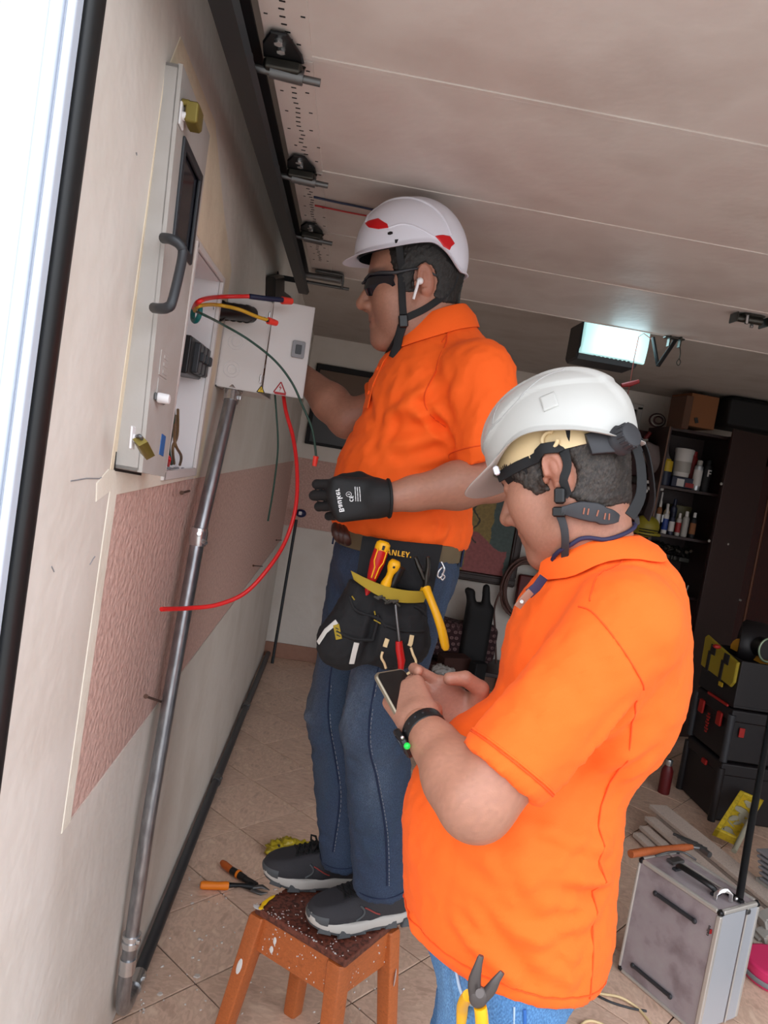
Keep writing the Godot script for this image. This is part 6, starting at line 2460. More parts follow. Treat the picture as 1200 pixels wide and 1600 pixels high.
	f.cap(Vector3(0.825, 1.400, -1.115), Vector3(0.935, 1.405, -1.39), 0.068, 0.068, 0.05)
	f.cap(Vector3(0.855, 1.42, -1.258), Vector3(0.795, 1.515, -1.262), 0.095, 0.070, 0.04)
	var ax := (el - sh).normalized()
	var hem := Vector3(0.645, 1.172, -1.04)
	var hn := (Vector3(0.621, 1.123, -1.02) - Vector3(0.664, 1.221, -1.05)).normalized()
	f.cut_cap(sh - ax * 0.01, sh + ax * 0.36, 0.077, 0.065, 0.035, hem, (ax * 0.75 + hn * 0.4).normalized())
	var ax2 := (el2 - sh2).normalized()
	f.cut_cap(sh2, sh2 + ax2 * 0.32, 0.078, 0.072, 0.035, sh2 + ax2 * 0.20, ax2)
	f.clip(Vector3(0.75, 0.800, -1.25), Vector3(-0.09, -1, 0.10).normalized())
	f.clip(Vector3(0.798, 1.486, -1.262), Vector3(-0.08, 0.99, -0.02).normalized())
	var lk := FoldLook.new()
	lk.fine = fine
	lk.rough = 0.0022
	lk.gain = 1.4
	lk.folds = [
		[Vector3(0.821, 1.315, -1.05), Vector3(0.78, 1.218, -1.03), 0.014, -0.010], [Vector3(0.821, 1.306, -1.05), Vector3(0.726, 1.256, -1.03), 0.014, 0.007], [Vector3(0.786, 1.37, -1.05), Vector3(0.739, 1.271, -1.02), 0.018, 0.005],
		[Vector3(0.795, 1.269, -1.05), Vector3(0.708, 1.133, -1.05), 0.020, -0.010], [Vector3(0.781, 1.248, -1.05), Vector3(0.733, 1.112, -1.06), 0.016, 0.007], [Vector3(0.865, 1.235, -1.09), Vector3(0.757, 1.087, -1.06), 0.020, 0.007],
		[Vector3(0.888, 1.185, -1.1), Vector3(0.773, 1.05, -1.06), 0.018, 0.005], [Vector3(0.864, 1.051, -1.1), Vector3(0.654, 1.086, -1.07), 0.018, 0.006], [Vector3(0.885, 0.997, -1.1), Vector3(0.697, 1.049, -1.06), 0.018, 0.008],
		[Vector3(0.882, 0.987, -1.1), Vector3(0.745, 0.997, -1.06), 0.013, -0.007], [Vector3(0.609, 1.045, -1.1), Vector3(0.761, 0.995, -1.05), 0.020, 0.006], [Vector3(0.66, 1.044, -1.06), Vector3(0.737, 0.973, -1.05), 0.014, -0.005],
		[Vector3(0.594, 0.837, -1.2), Vector3(0.687, 0.822, -1.1), 0.012, 0.007], [Vector3(0.621, 0.915, -1.1), Vector3(0.732, 0.857, -1.06), 0.012, 0.007], [Vector3(0.659, 0.95, -1.07), Vector3(0.768, 0.854, -1.05), 0.012, -0.006],
		[Vector3(0.694, 0.947, -1.05), Vector3(0.821, 0.898, -1.06), 0.014, 0.007], [Vector3(0.749, 0.906, -1.05), Vector3(0.828, 0.859, -1.06), 0.012, 0.006], [Vector3(0.85, 0.953, -1.09), Vector3(0.737, 0.924, -1.05), 0.014, 0.005],
		[Vector3(0.652, 1.376, -1.12), Vector3(0.602, 1.265, -1.06), 0.02, 0.004], [Vector3(0.622, 1.315, -1.06), Vector3(0.69, 1.291, -1.02), 0.022, 0.004], [Vector3(0.571, 1.226, -1.05), Vector3(0.613, 1.27, -1.02), 0.02, 0.004]]
	g = Geo.new()
	f.skin(g, Transform3D.IDENTITY, lk)
	var shirt := part("polo_shirt", g, M.orange_cloth, who)
	var ring := []
	var nor := []
	var fd := Vector3(-0.906, 0, -0.423)
	var rd := Vector3(0.423, 0, -0.906)
	for k in 29:
		var a := lerpf(-2.5, 2.5, k / 28.0)
		var d := -fd * (cos(a) * 0.074) + rd * (sin(a) * 0.074)
		var p := Vector3(0.800, 1.478, -1.262) + d - Vector3(0, 0.06 * d.dot(fd), 0)
		ring.append(p)
		nor.append(Vector3(d.x, 0.02, d.z).normalized())
	part("collar", collar(f, ring, nor, 0.040, 0.052, Vector2i.ZERO), M.orange_cloth, shirt)
	for pts: Array in [
		[Vector3(0.712, 1.427, -1.08), Vector3(0.734, 1.422, -1.05), Vector3(0.765, 1.395, -1.03), Vector3(0.794, 1.359, -1.03), Vector3(0.818, 1.327, -1.04)],
		[Vector3(0.816, 1.481, -1.16), Vector3(0.78, 1.455, -1.12), Vector3(0.744, 1.427, -1.07)],
		[Vector3(0.822, 1.477, -1.18), Vector3(0.86, 1.483, -1.2), Vector3(0.914, 1.487, -1.25)],
		[Vector3(0.817, 1.308, -1.04), Vector3(0.842, 1.243, -1.06), Vector3(0.85, 1.089, -1.08), Vector3(0.854, 0.939, -1.08), Vector3(0.859, 0.826, -1.09)]]:
		part("seam", welt(f, pts, 0.0013, 0.0004, 6, lk), M.seam_orange, shirt)
	# the turned-up sleeve hem and the shirt hem
	for off: float in [0.022, 0.026]:
		var hp := []
		var cn := (ax * 0.75 + hn * 0.4).normalized()
		var u := cn.cross(Vector3(0, 0, 1)).normalized()
		for k in 25:
			var a := TAU * k / 24.0
			hp.append(hem + (sh + ax * 0.27 - hem) * 0.5 - cn * off + (u * cos(a) + cn.cross(u) * sin(a)) * 0.082)
		part("seam", welt(f, hp, 0.0016, 0.0002, 5, lk), M.orange_cloth if off > 0.024 else M.seam_orange, shirt)
	var bh := []
	for k in 41:
		var a := TAU * k / 40.0
		var p := Vector3(0.765 + cos(a) * 0.18, 0.0, -1.25 + sin(a) * 0.20)
		p.y = 0.824 - 0.09 * (p.x - 0.75) + 0.10 * (p.z + 1.25)
		bh.append(p)
	part("seam", welt(f, bh, 0.0012, 0.0004, 5, lk), M.seam_orange, shirt)

	# ---- jeans and shoes
	var j := Field.new(Vector3(0.54, 0.05, -1.52), Vector3(1.02, 0.98, -0.98), 0.0095)
	j.ell(Vector3(0.775, 0.82, -1.25), Vector3(0.148, 0.13, 0.164), 0.04)
	j.cap(hipl, knl, 0.100, 0.075, 0.03)
	j.cut_cap(knl, anl - Vector3(0, 0.05, 0), 0.075, 0.066, 0.02, anl, Vector3(0, -1, 0))
	j.cap(hipr, knr, 0.100, 0.075, 0.03)
	j.cut_cap(knr, anr - Vector3(0, 0.05, 0), 0.075, 0.066, 0.02, anr, Vector3(0, -1, 0))
	var jl := FoldLook.new()
	jl.fine = fine
	jl.rough = 0.0025
	jl.base = Color(0.085, 0.225, 0.45)
	jl.wear = [[Vector3(0.639, 0.769, -1.12), Vector3(0.05, 0.1, 0.08), Color(0.17, 0.34, 0.55)], [Vector3(0.815, 0.776, -1.1), Vector3(0.06, 0.1, 0.06), Color(0.12, 0.30, 0.56)]]
	jl.folds = [[Vector3(0.64, 0.822, -1.12), Vector3(0.675, 0.773, -1.1), 0.012, 0.006], [Vector3(0.62, 0.809, -1.12), Vector3(0.624, 0.736, -1.12), 0.014, 0.005]]
	g = Geo.new()
	j.skin(g, Transform3D.IDENTITY, jl)
	var jeans := part("jeans", g, M.denim, who)
	part("pocket_edge", welt(j, [Vector3(0.618, 0.835, -1.13), Vector3(0.631, 0.825, -1.1), Vector3(0.649, 0.803, -1.09), Vector3(0.667, 0.791, -1.08), Vector3(0.682, 0.796, -1.07)], 0.0028), M.denim_edge, jeans)
	part("seam", welt(j, [Vector3(0.742, 0.816, -1.06), Vector3(0.748, 0.778, -1.06), Vector3(0.758, 0.709, -1.06)], 0.0016), M.denim_edge, jeans)
	part("seam", welt(j, [Vector3(0.757, 0.815, -1.06), Vector3(0.763, 0.78, -1.06), Vector3(0.774, 0.711, -1.06)], 0.0030), M.seam_pale_blue, jeans)
	for q: Array in [[Vector3(0.735, 0.0, -1.150), Vector3(-0.94, 0, -0.25)], [Vector3(0.765, 0.0, -1.385), Vector3(-0.88, 0, -0.45)]]:
		var d: Vector3 = q[1].normalized()
		shoe(who, Transform3D(Basis(d, Vector3.UP, d.cross(Vector3.UP)), q[0]), 0.285)

	# ---- pliers in the pocket
	var pl := thing("pliers", "worn grey pliers with yellow handles sticking jaws up out of the jeans pocket", "pliers", Vector3(0.675, 0.852, -1.03))
	for s: Array in [[Vector3(0.667, 0.916, -1.015), Vector3(0.665, 0.898, -1.015), Vector3(0.665, 0.876, -1.018), Vector3(0.67, 0.853, -1.02)], [Vector3(0.701, 0.896, -1.015), Vector3(0.694, 0.882, -1.015), Vector3(0.689, 0.865, -1.018), Vector3(0.678, 0.848, -1.02)]]:
		g = Geo.new()
		g.tube(curve(s, 4), [0.0040, 0.0048, 0.0052, 0.0058, 0.0066, 0.0074, 0.0080, 0.0088, 0.0092, 0.0094, 0.0094, 0.0092, 0.0088], 8, true, 0.75, Vector3(0, 0, 1))
		part("jaw", g, M.worn_steel, pl)
	g = Geo.new()
	g.ball(Vector3(0.675, 0.853, -1.018), Vector3(0.014, 0.016, 0.009))
	g.tube([Vector3(0.672, 0.866, -1.008), Vector3(0.671, 0.869, -1.003)], 0.006, 12)
	part("joint", g, M.worn_steel, pl)
	g = Geo.new()
	g.tube(curve([Vector3(0.68, 0.838, -1.02), Vector3(0.685, 0.822, -1.02), Vector3(0.697, 0.771, -1.025), Vector3(0.705, 0.718, -1.03)], 4), 0.0095, 10)
	part("handle", g, M.tool_yellow, pl)
	g = Geo.new()
	g.tube(curve([Vector3(0.665, 0.841, -1.035), Vector3(0.667, 0.812, -1.06), Vector3(0.674, 0.78, -1.085), Vector3(0.685, 0.728, -1.1)], 4), 0.0085, 10)
	part("handle", g, M.tool_yellow, pl)

	# ---- phone
	var ph := thing("phone", "black smartphone with a pale metal edge held in both hands", "phone", Vector3(0.498, 1.221, -1.285))
	var la := Vector3(-0.55, 0.62, -0.56).normalized()
	var wa := Vector3(0.66, 0.10, -0.74)
	wa = (wa - la * la.dot(wa)).normalized()
	var na := la.cross(wa)
	if na.z < 0.0:
		na = -na
	var tm := Vector3(0.498, 1.221, -1.285)
	var pb := Transform3D(Basis(na.cross(la) * -1.0, la, na), tm - la * 0.078 - na * 0.004)
	pb.basis.x = la.cross(na)
	g = Geo.new()
	g.prism(round_rect(0.073, 0.156, 0.011, 5), 0.0085, pb, 0.002)
	part("case", g, mat("phone_case", Color(0.52, 0.48, 0.41), 0.35, 0.5), ph)
	g = Geo.new()
	g.prism(round_rect(0.067, 0.149, 0.009, 5), 0.0009, Transform3D(pb.basis, pb.origin + na * 0.0083))
	part("screen", g, mat("phone_glass", Color(0.075, 0.075, 0.075), 0.22), ph)
	# ---- watch
	var wt := thing("wristwatch", "black wristwatch with a small glowing green dot on the near wrist", "watch", wr)
	var wa0 := (wr - el).normalized()
	var wc := wr - wa0 * 0.012
	var u0 := wa0.cross(Vector3(0, 0, 1)).normalized()
	var v0 := wa0.cross(u0)
	g = Geo.new()
	var wr_ring := []
	var wn := []
	for k in 33:
		var a := TAU * k / 32.0
		wr_ring.append(wc + (u0 * cos(a) + v0 * sin(a)) * 0.0335)
		wn.append(u0 * cos(a) + v0 * sin(a))
	g.ribbon(wr_ring, wn, 0.021, 0.004)
	part("strap", g, M.black_plastic, wt)
	for k in 9:
		g = Geo.new()
		var a := TAU * (k + 0.5) / 32.0 * 2.0 + 3.6
		var n := u0 * cos(a) + v0 * sin(a)
		g.tube([wc + n * 0.0350, wc + n * 0.0362], 0.0018, 8)
		part("strap_hole", g, M.strap_grey, wt)
	var wdir := (Vector3(0.531, 1.143, -1.17) - wc)
	wdir = (wdir - wa0 * wdir.dot(wa0)).normalized()
	var wx := frame(wc + wdir * 0.034, wdir, wa0)
	g = Geo.new()
	g.prism(round_rect(0.040, 0.044, 0.012, 5), 0.011, wx, 0.0025)
	var wcse := part("watch_case", g, M.black_plastic, wt)
	g = Geo.new()
	g.prism(disc(0.0155, 22), 0.001, Transform3D(wx.basis, wx.origin + wdir * 0.011))
	part("dial", g, M.smoked_glass, wcse)
	g = Geo.new()
	var gm := mat("green_light", Color(0.05, 0.55, 0.20), 0.3)
	gm.emission_enabled = true
	gm.emission = Color(0.06, 0.85, 0.30)
	gm.emission_energy_multiplier = 0.30
	g.ball(Vector3(0.531, 1.153, -1.135), Vector3(0.0052, 0.0052, 0.0052))
	part("green_light", g, gm, wcse)
	g = Geo.new()
	g.ball(Vector3(0.522, 1.164, -1.138), Vector3(0.003, 0.003, 0.003))
	part("pusher", g, M.bright_metal, wcse)

	hard_hat(hx, hf)
	# ---- lanyard
	var ly := thing("lanyard", "navy blue neck cord with a tan clip at the collar above the phone", "lanyard", Vector3(0.792, 1.506, -1.2))
	g = Geo.new()
	var hinv := hx.affine_inverse()
	var pts := []
	for p: Vector3 in curve([Vector3(0.707, 1.431, -1.19), Vector3(0.721, 1.468, -1.19), Vector3(0.741, 1.498, -1.19), Vector3(0.761, 1.507, -1.17), Vector3(0.791, 1.51, -1.17), Vector3(0.822, 1.523, -1.18), Vector3(0.857, 1.54, -1.22), Vector3(0.884, 1.548, -1.27)], 5):
		var q := hinv * p
		pts.append(hx * hf.snap(q, 0.004) if absf(hf.value(q)) < 0.05 and q.y > -0.15 else p)
	g.tube(pts, 0.0036, 8)
	part("cord", g, mat("navy_cord", Color(0.13, 0.12, 0.25), 0.7), ly)
	g = Geo.new()
	g.ribbon([Vector3(0.708, 1.435, -1.19), Vector3(0.699, 1.417, -1.19), Vector3(0.687, 1.405, -1.185)], [Vector3(0.3, 0.3, 1)], 0.016, 0.003)
	part("strap", g, M.navy_cord, ly)
	g = Geo.new()
	g.ribbon([Vector3(0.69, 1.41, -1.184), Vector3(0.68, 1.396, -1.182), Vector3(0.673, 1.382, -1.184)], [Vector3(0.3, 0.3, 1)], 0.013, 0.004)
	part("clip", g, mat("tan_leather", Color(0.55, 0.40, 0.33), 0.5), ly)
	g = Geo.new()
	g.tube([Vector3(0.677, 1.393, -1.178), Vector3(0.676, 1.393, -1.175)], 0.003, 10)
	part("rivet", g, M.bright_metal, ly)


func hard_hat(hx: Transform3D, hf: Field) -> void:
	var hm := thing("hard_hat", "scuffed white peaked hard hat with dial and dark straps, nearest the camera", "helmet", hx * Vector3(0, 0.1, 0))
	var hl := Helm.new()
	hl.style = 1
	hl.a = 0.100
	hl.b = 0.104
	hl.cf = 0.124
	hl.cb = 0.122
	hl.mid = Vector3(0, 0.058, 0.008)
	var tilt := hx
	part("shell", hl.shell(0.004, tilt), M.helmet_cream, hm)
	g_side(hl, tilt, hm)
	# cream suspension band round the head
	var inv := hx.affine_inverse()
	var g := Geo.new()
	var rows := []
	for k in 25:
		var th := lerpf(-2.75, 2.75, k / 24.0)
		var d := Vector3(sin(th) * 0.085, 0, -cos(th) * 0.108 + 0.006)
		var rr := []
		var rise := 0.010 * exp(-pow((absf(th) - 1.9) / 0.5, 2.0))
		for q: Array in [[0.036 + rise * -1.0, 0.0], [0.052, 0.0], [0.080, -0.004], [0.080, -0.008], [0.036 - rise, -0.004]]:
			var o := Vector3(sin(th), 0, -cos(th)) * float(q[1])
			rr.append(tilt * (d + o + Vector3(0, q[0] - 0.014 * smoothstep(1.8, 2.7, absf(th)), 0)))
		rows.append(rr)
	g.loft(rows)
	part("suspension_band", g, M.band_cream, hm)
	for s: int in [-1, 1]:
		# ring where the band is hung
		g = Geo.new()
		var c := Vector3(s * 0.0875, 0.046, 0.020)
		var ring := []
		for k in 17:
			var a := TAU * k / 20.0 + 0.9
			ring.append(tilt * (c + Vector3(0, sin(a) * 0.012, cos(a) * 0.012)))
		g.tube(ring, 0.0042, 8, true, 0.8)
		part("band_ring", g, M.band_cream, hm)
		# dark brow strap
		var pts := []
		var ns := []
		for p: Vector3 in curve([Vector3(s * 0.055, 0.030, -0.088), Vector3(s * 0.072, 0.030, -0.055), Vector3(s * 0.084, 0.030, -0.02), Vector3(s * 0.088, 0.031, 0.015), Vector3(s * 0.086, 0.034, 0.035)], 4):
			pts.append(tilt * hf.snap(p, 0.007))
			ns.append(tilt.basis * Vector3(s, 0, -0.2))
		g = Geo.new()
		g.ribbon(pts, ns, 0.018, 0.003)
		part("brow_strap", g, M.strap_black, hm)
		# strap from the shell down behind the ear to the buckle
		pts = []
		ns = []
		for p: Vector3 in curve([Vector3(s * 0.095, 0.074, 0.048), Vector3(s * 0.090, 0.050, 0.044), Vector3(s * 0.085, 0.022, 0.037), Vector3(s * 0.080, -0.006, 0.024), Vector3(s * 0.074, -0.030, 0.012)], 4):
			pts.append(tilt * hf.snap(p, 0.006))
			ns.append(tilt.basis * Vector3(s, 0, 0.1))
		g = Geo.new()
		g.ribbon(pts, ns, [0.024, 0.024, 0.023, 0.022, 0.020, 0.019, 0.018, 0.017, 0.016, 0.015, 0.014, 0.014, 0.014, 0.014, 0.014, 0.014, 0.014], 0.003)
		part("side_strap", g, M.strap_black, hm)
		g = Geo.new()
		var bc := hf.snap(Vector3(s * 0.072, -0.036, 0.006), 0.009)
		g.box(tilt * bc, Vector3(0.012, 0.026, 0.018), 0.004, tilt.basis.orthonormalized() * Basis(Vector3(1, 0, 0), 0.35))
		g.box(tilt * hf.snap(Vector3(s * 0.070, -0.058, -0.004), 0.008), Vector3(0.010, 0.016, 0.022), 0.003, tilt.basis.orthonormalized() * Basis(Vector3(1, 0, 0), 0.35))
		part("buckle", g, M.black_plastic, hm)
		pts = []
		ns = []
		for p: Vector3 in curve([Vector3(s * 0.069, -0.062, -0.006), Vector3(s * 0.066, -0.085, -0.010), Vector3(s * 0.062, -0.108, -0.018), Vector3(s * 0.058, -0.128, -0.028)], 4):
			pts.append(tilt * (hf.snap(p, 0.006)))
			ns.append(tilt.basis * Vector3(s, 0, 0.1))
		g = Geo.new()
		g.ribbon(pts, ns, 0.0125, 0.0025)
		part("loose_strap", g, M.strap_grey, hm)
		# padded nape strap up to the back of the hat
		pts = []
		ns = []
		for p: Vector3 in curve([Vector3(s * 0.071, -0.056, 0.0), Vector3(s * 0.072, -0.068, 0.026), Vector3(s * 0.066, -0.088, 0.060), Vector3(s * 0.050, -0.100, 0.080)], 5):
			var q := hf.snap(p, 0.010)
			pts.append(tilt * q)
			ns.append(tilt.basis * hf.slope(q))
		g = Geo.new()
		g.ribbon(pts, ns, [0.012, 0.015, 0.020, 0.024, 0.027, 0.029, 0.030, 0.031, 0.031, 0.030, 0.029, 0.027, 0.024, 0.021, 0.017, 0.012], 0.008)
		var pad := part("nape_pad", g, M.strap_grey, hm)
		g = Geo.new()
		for k in 7:
			if k == 2 or k == 4:
				continue
			var q: Vector3 = pts[5 + k].lerp(pts[6 + k], 0.3)
			var nn: Vector3 = ns[5 + k].normalized()
			var dd: Vector3 = (pts[6 + k] - pts[5 + k]).normalized()
			g.box(q + nn * 0.0045, Vector3(0.0022, 0.010, 0.0012), 0.0, Basis(dd, nn.cross(dd), nn))
		part("pad_slots", g, M.tan_slot, pad)
		pts = []
		ns = []
		for p: Vector3 in curve([Vector3(s * 0.052, -0.098, 0.084), Vector3(s * 0.038, -0.072, 0.106), Vector3(s * 0.030, -0.030, 0.119), Vector3(s * 0.034, 0.0, 0.122), Vector3(s * 0.036, 0.020, 0.118)], 4):
			pts.append(tilt * p)
			ns.append(tilt.basis * Vector3(s * 0.6, 0, 1))
		g = Geo.new()
		g.ribbon(pts, ns, 0.020, 0.003)
		part("back_strap", g, M.strap_black, hm)
		# ratchet arm running to the dial
		g = Geo.new()
		rows = []
		for k in 9:
			var th := lerpf(2.15, 2.85, k / 8.0) * s
			var d := Vector3(sin(th) * 0.088, 0.020 - 0.006 * k / 8.0, -cos(th) * 0.112 + 0.006)
			var o := Vector3(sin(th), 0, -cos(th))
			var hh := 0.021 - 0.002 * absf(k - 4) * 0.5
			rows.append([tilt * (d + Vector3(0, hh, 0)), tilt * (d + o * 0.006 + Vector3(0, hh * 0.85, 0)), tilt * (d + o * 0.006 - Vector3(0, hh * 0.85, 0)), tilt * (d - Vector3(0, hh, 0)), tilt * (d - o * 0.006)])
		g.loft(rows)
		part("ratchet_arm", g, M.strap_grey, hm)
	g = Geo.new()
	var kb := Transform3D(tilt.basis.orthonormalized() * Basis(Vector3.UP, -0.42) * Basis(Vector3(1, 0, 0), PI / 2), tilt * Vector3(-0.046, 0.014, 0.112))
	var prof := [Vector2(0.024, -0.012), Vector2(0.024, 0.0), Vector2(0.020, 0.002), Vector2(0.020, 0.016), Vector2(0.0185, 0.019), Vector2(0.006, 0.0195)]
	g.lathe(prof, 28, kb)
	for k in 14:
		var a := TAU * k / 14.0
		g.box(kb * Vector3(cos(a) * 0.020, 0.010, sin(a) * 0.020), Vector3(0.003, 0.013, 0.004), 0.001, kb.basis * Basis(Vector3.UP, -a))
	part("dial_knob", g, M.strap_grey, hm)
	# dark lining inside the brow
	g = Geo.new()
	rows = []
	for k in 15:
		var th := lerpf(-1.2, 1.2, k / 14.0)
		var d := Vector3(sin(th) * 0.083, 0, -cos(th) * 0.106 + 0.006)
		rows.append([tilt * (d + Vector3(0, 0.014, 0)), tilt * (d * 1.03 + Vector3(0, 0.03, 0)), tilt * (d + Vector3(0, 0.050, 0)), tilt * (d * 0.98 + Vector3(0, 0.03, 0))])
	g.loft(rows)
	part("brow_pad", g, M.strap_black, hm)
	# little hook at the brim
	g = Geo.new()
	g.box(tilt * Vector3(-0.080, 0.036, -0.078), Vector3(0.008, 0.016, 0.010), 0.003, tilt.basis.orthonormalized())
	part("strap_hook", g, M.helmet_white, hm)


func g_side(hl: Helm, tilt: Transform3D, hm: Node3D) -> void:
	for s: int in [-1, 1]:
		part("slot_cover", hl.patch([hl.find(s, 0.112, 0.026), hl.find(s, 0.113, 0.048), hl.find(s, 0.088, 0.050), hl.find(s, 0.087, 0.028)], 0.0022, tilt), M.helmet_cream, hm)
		part("side_line", hl.ridge(s, [Vector2(0.080, -0.108), Vector2(0.098, -0.075), Vector2(0.112, -0.040), Vector2(0.130, 0.0), Vector2(0.148, 0.035), Vector2(0.150, 0.06)], 0.0016, tilt, 0.2), M.helmet_seam, hm)
		part("front_line", hl.ridge(s, [Vector2(0.108, -0.062), Vector2(0.125, -0.056), Vector2(0.142, -0.048)], 0.0012, tilt, 0.2), M.helmet_seam, hm)


func wood(called: String, col: Color, dark: float, scale: Vector3, rough := 0.5, world := false) -> StandardMaterial3D:
	var f := noise(called.length() * 7 + 3, 0.02, 4)
	f.domain_warp_enabled = true
	f.domain_warp_amplitude = 12.0
	f.domain_warp_frequency = 0.02
	return clad(mat(called, col, rough), tex(f, [Color(dark, dark, dark), Color(1, 1, 1), Color(0.5 + dark / 2, 0.5 + dark / 2, 0.5 + dark / 2), Color(1, 1, 1)], [0.1, 0.4, 0.55, 0.9]), null, scale, world)


# a bottle, can or tub turned from a profile, standing at p
func vessel(called: String, label: String, category: String, p: Vector3, prof: Array, m: Material, band: Array, cap: Array, group := "") -> Node3D:
	var o := thing(called, label, category, p, Basis.IDENTITY, group)
	var g := Geo.new()
	g.lathe(prof, 18)
	own("body", g, m, o)
	if band:
		g = Geo.new()
		g.lathe([Vector2(band[2] - 0.001, band[0]), Vector2(band[2] + 0.0008, band[0] + 0.001), Vector2(band[2] + 0.0008, band[1] - 0.001), Vector2(band[2] - 0.001, band[1])], 18, Transform3D.IDENTITY, false)
		own("wrapper", g, band[3], o)
	if cap:
		g = Geo.new()
		g.lathe(cap[0], 16)
		own("cap", g, cap[1], o)
	return o


func back_of_garage() -> void:
	var dark := wood("dark_cabinet", Color(0.20, 0.12, 0.11), 0.75, Vector3(8, 1.2, 8), 0.45)
	var red := wood("red_wood", Color(0.27, 0.10, 0.075), 0.6, Vector3(9, 0.8, 9), 0.4)
	mat("carton", Color(0.52, 0.33, 0.20), 0.85)
	mat("dark_red", Color(0.20, 0.055, 0.06), 0.6)
	mat("near_black", Color(0.045, 0.035, 0.045), 0.7)
	mat("off_white", Color(0.78, 0.76, 0.74), 0.6)
	mat("label_blue", Color(0.08, 0.20, 0.48), 0.5)
	mat("label_navy", Color(0.09, 0.11, 0.20), 0.5)
	mat("label_yellow", Color(0.75, 0.62, 0.10), 0.5)
	mat("label_red", Color(0.55, 0.08, 0.08), 0.5)
	mat("silver_can", Color(0.70, 0.71, 0.72), 0.35, 0.7)
	mat("pale_plastic", Color(0.62, 0.60, 0.57), 0.5)
	var frame_wood := wood("frame_wood", Color(0.22, 0.14, 0.115), 0.7, Vector3(6, 6, 6), 0.5)

	# dark window in the far left corner
	var wi := Geo.new()
	for r: Array in [[0.055, 2.125, 1.0, 2.165], [0.055, 1.60, 0.085, 2.13], [0.055, 1.585, 1.0, 1.605], [0.97, 1.60, 1.0, 2.13]]:
		wi.box(Vector3((r[0] + r[2]) / 2, (r[1] + r[3]) / 2, -5.585), Vector3(r[2] - r[0], r[3] - r[1], 0.03), 0.004)
	var win := struct("window_1", wi, M.near_black)
	wi = Geo.new()
	wi.box(Vector3(0.53, 1.99, -5.592), Vector3(0.9, 0.28, 0.012))
	part("upper_pane", wi, mat("brown_blind", Color(0.42, 0.34, 0.29), 0.7), win)
	wi = Geo.new()
	wi.box(Vector3(0.53, 1.725, -5.592), Vector3(0.9, 0.25, 0.012))
	part("lower_pane", wi, mat("grey_pane", Color(0.24, 0.235, 0.235), 0.35), win)
	# small high window with a pale frame
	var a := Vector3(2.288, 2.291, -5.58)
	var b := Vector3(2.543, 2.278, -5.58)
	wi = Geo.new()
	for r: Array in [[2.02, 2.225, 2.45, 2.265], [2.41, 2.02, 2.45, 2.25], [2.02, 2.02, 2.06, 2.25], [2.02, 1.99, 2.45, 2.03]]:
		wi.box(Vector3((r[0] + r[2]) / 2, (r[1] + r[3]) / 2, -5.58), Vector3(r[2] - r[0], r[3] - r[1], 0.04), 0.004)
	win = struct("window_2", wi, M.off_white)
	wi = Geo.new()
	wi.box(Vector3(2.235, 2.13, -5.59), Vector3(0.37, 0.22, 0.01))
	part("pane", wi, mat("dark_pane", Color(0.07, 0.08, 0.08), 0.2), win)

	# framed picture of plain coloured fields
	var pf := thing("framed_picture", "dark wooden framed picture with green, ochre and pink fields behind the two men", "picture", Vector3(1.30, 0.80, -5.56))
	var x0 := 0.98
	var x1 := 1.74
	var y0 := 0.79
	var y1 := 1.50
	for r: Array in [[x0, y0, x1, y0 + 0.07], [x0, y1 - 0.07, x1, y1], [x0, y0 + 0.06, x0 + 0.07, y1 - 0.06], [x1 - 0.07, y0 + 0.06, x1, y1 - 0.06]]:
		var g := Geo.new()
		g.box(Vector3((r[0] + r[2]) / 2, (r[1] + r[3]) / 2, -5.56), Vector3(r[2] - r[0], r[3] - r[1], 0.05), 0.012)
		g.box(Vector3((r[0] + r[2]) / 2, (r[1] + r[3]) / 2, -5.535), Vector3((r[2] - r[0]) * (0.99 if r[2] - r[0] > 0.2 else 0.5), (r[3] - r[1]) * (0.99 if r[3] - r[1] > 0.2 else 0.5), 0.014), 0.005)
		part("frame_rail", g, frame_wood, pf)
	var im := Image.create(128, 128, false, Image.FORMAT_RGB8)
	var nz := noise(91, 0.05, 3)
	for y in 128:
		for x in 128:
			var u := x / 128.0 + nz.get_noise_2d(x, y) * 0.02
			var v := y / 128.0
			var c := Color(0.36, 0.38, 0.33)
			if u < 0.22 + 0.05 * v:
				c = Color(0.37, 0.37, 0.24)
			elif u < 0.42 + 0.02 * v:
				c = Color(0.30, 0.33, 0.32)
			elif u < 0.72:
				c = Color(0.58, 0.48, 0.24)
			else:
				c = Color(0.29, 0.35, 0.33)
			if v > 0.58 + 0.10 * sin(u * 9.0) and u > 0.46 and u < 0.93:
				c = Color(0.62, 0.33, 0.32)
			if absf(u - 0.52 - 0.04 * sin(v * 22.0)) < 0.010 and v > 0.15 and v < 0.62:
				c = Color(0.22, 0.20, 0.14)
			im.set_pixel(x, y, c * (0.95 + nz.get_noise_2d(x * 3, y * 3) * 0.12))
	var pm := mat("picture_print", Color(1, 1, 1), 0.6)
	pm.albedo_texture = ImageTexture.create_from_image(im)
	var g2 := Geo.new()
	g2.quad(Vector3(x0 + 0.06, y0 + 0.06, -5.553), Vector3(x1 - 0.06, y0 + 0.06, -5.553), Vector3(x1 - 0.06, y1 - 0.06, -5.553), Vector3(x0 + 0.06, y1 - 0.06, -5.553), Vector3(0, 0, 1))
	part("picture", g2, pm, pf)

	# coil of brown hose on the wall
	var hose := thing("hose_coil", "coil of brown hose hanging low on the back wall beside the framed picture", "hose", Vector3(1.78, 0.62, -5.5))
	var hm := mat("brown_hose", Color(0.36, 0.235, 0.20), 0.5)
	var cc := Vector3(1.803, 0.805, -5.48)
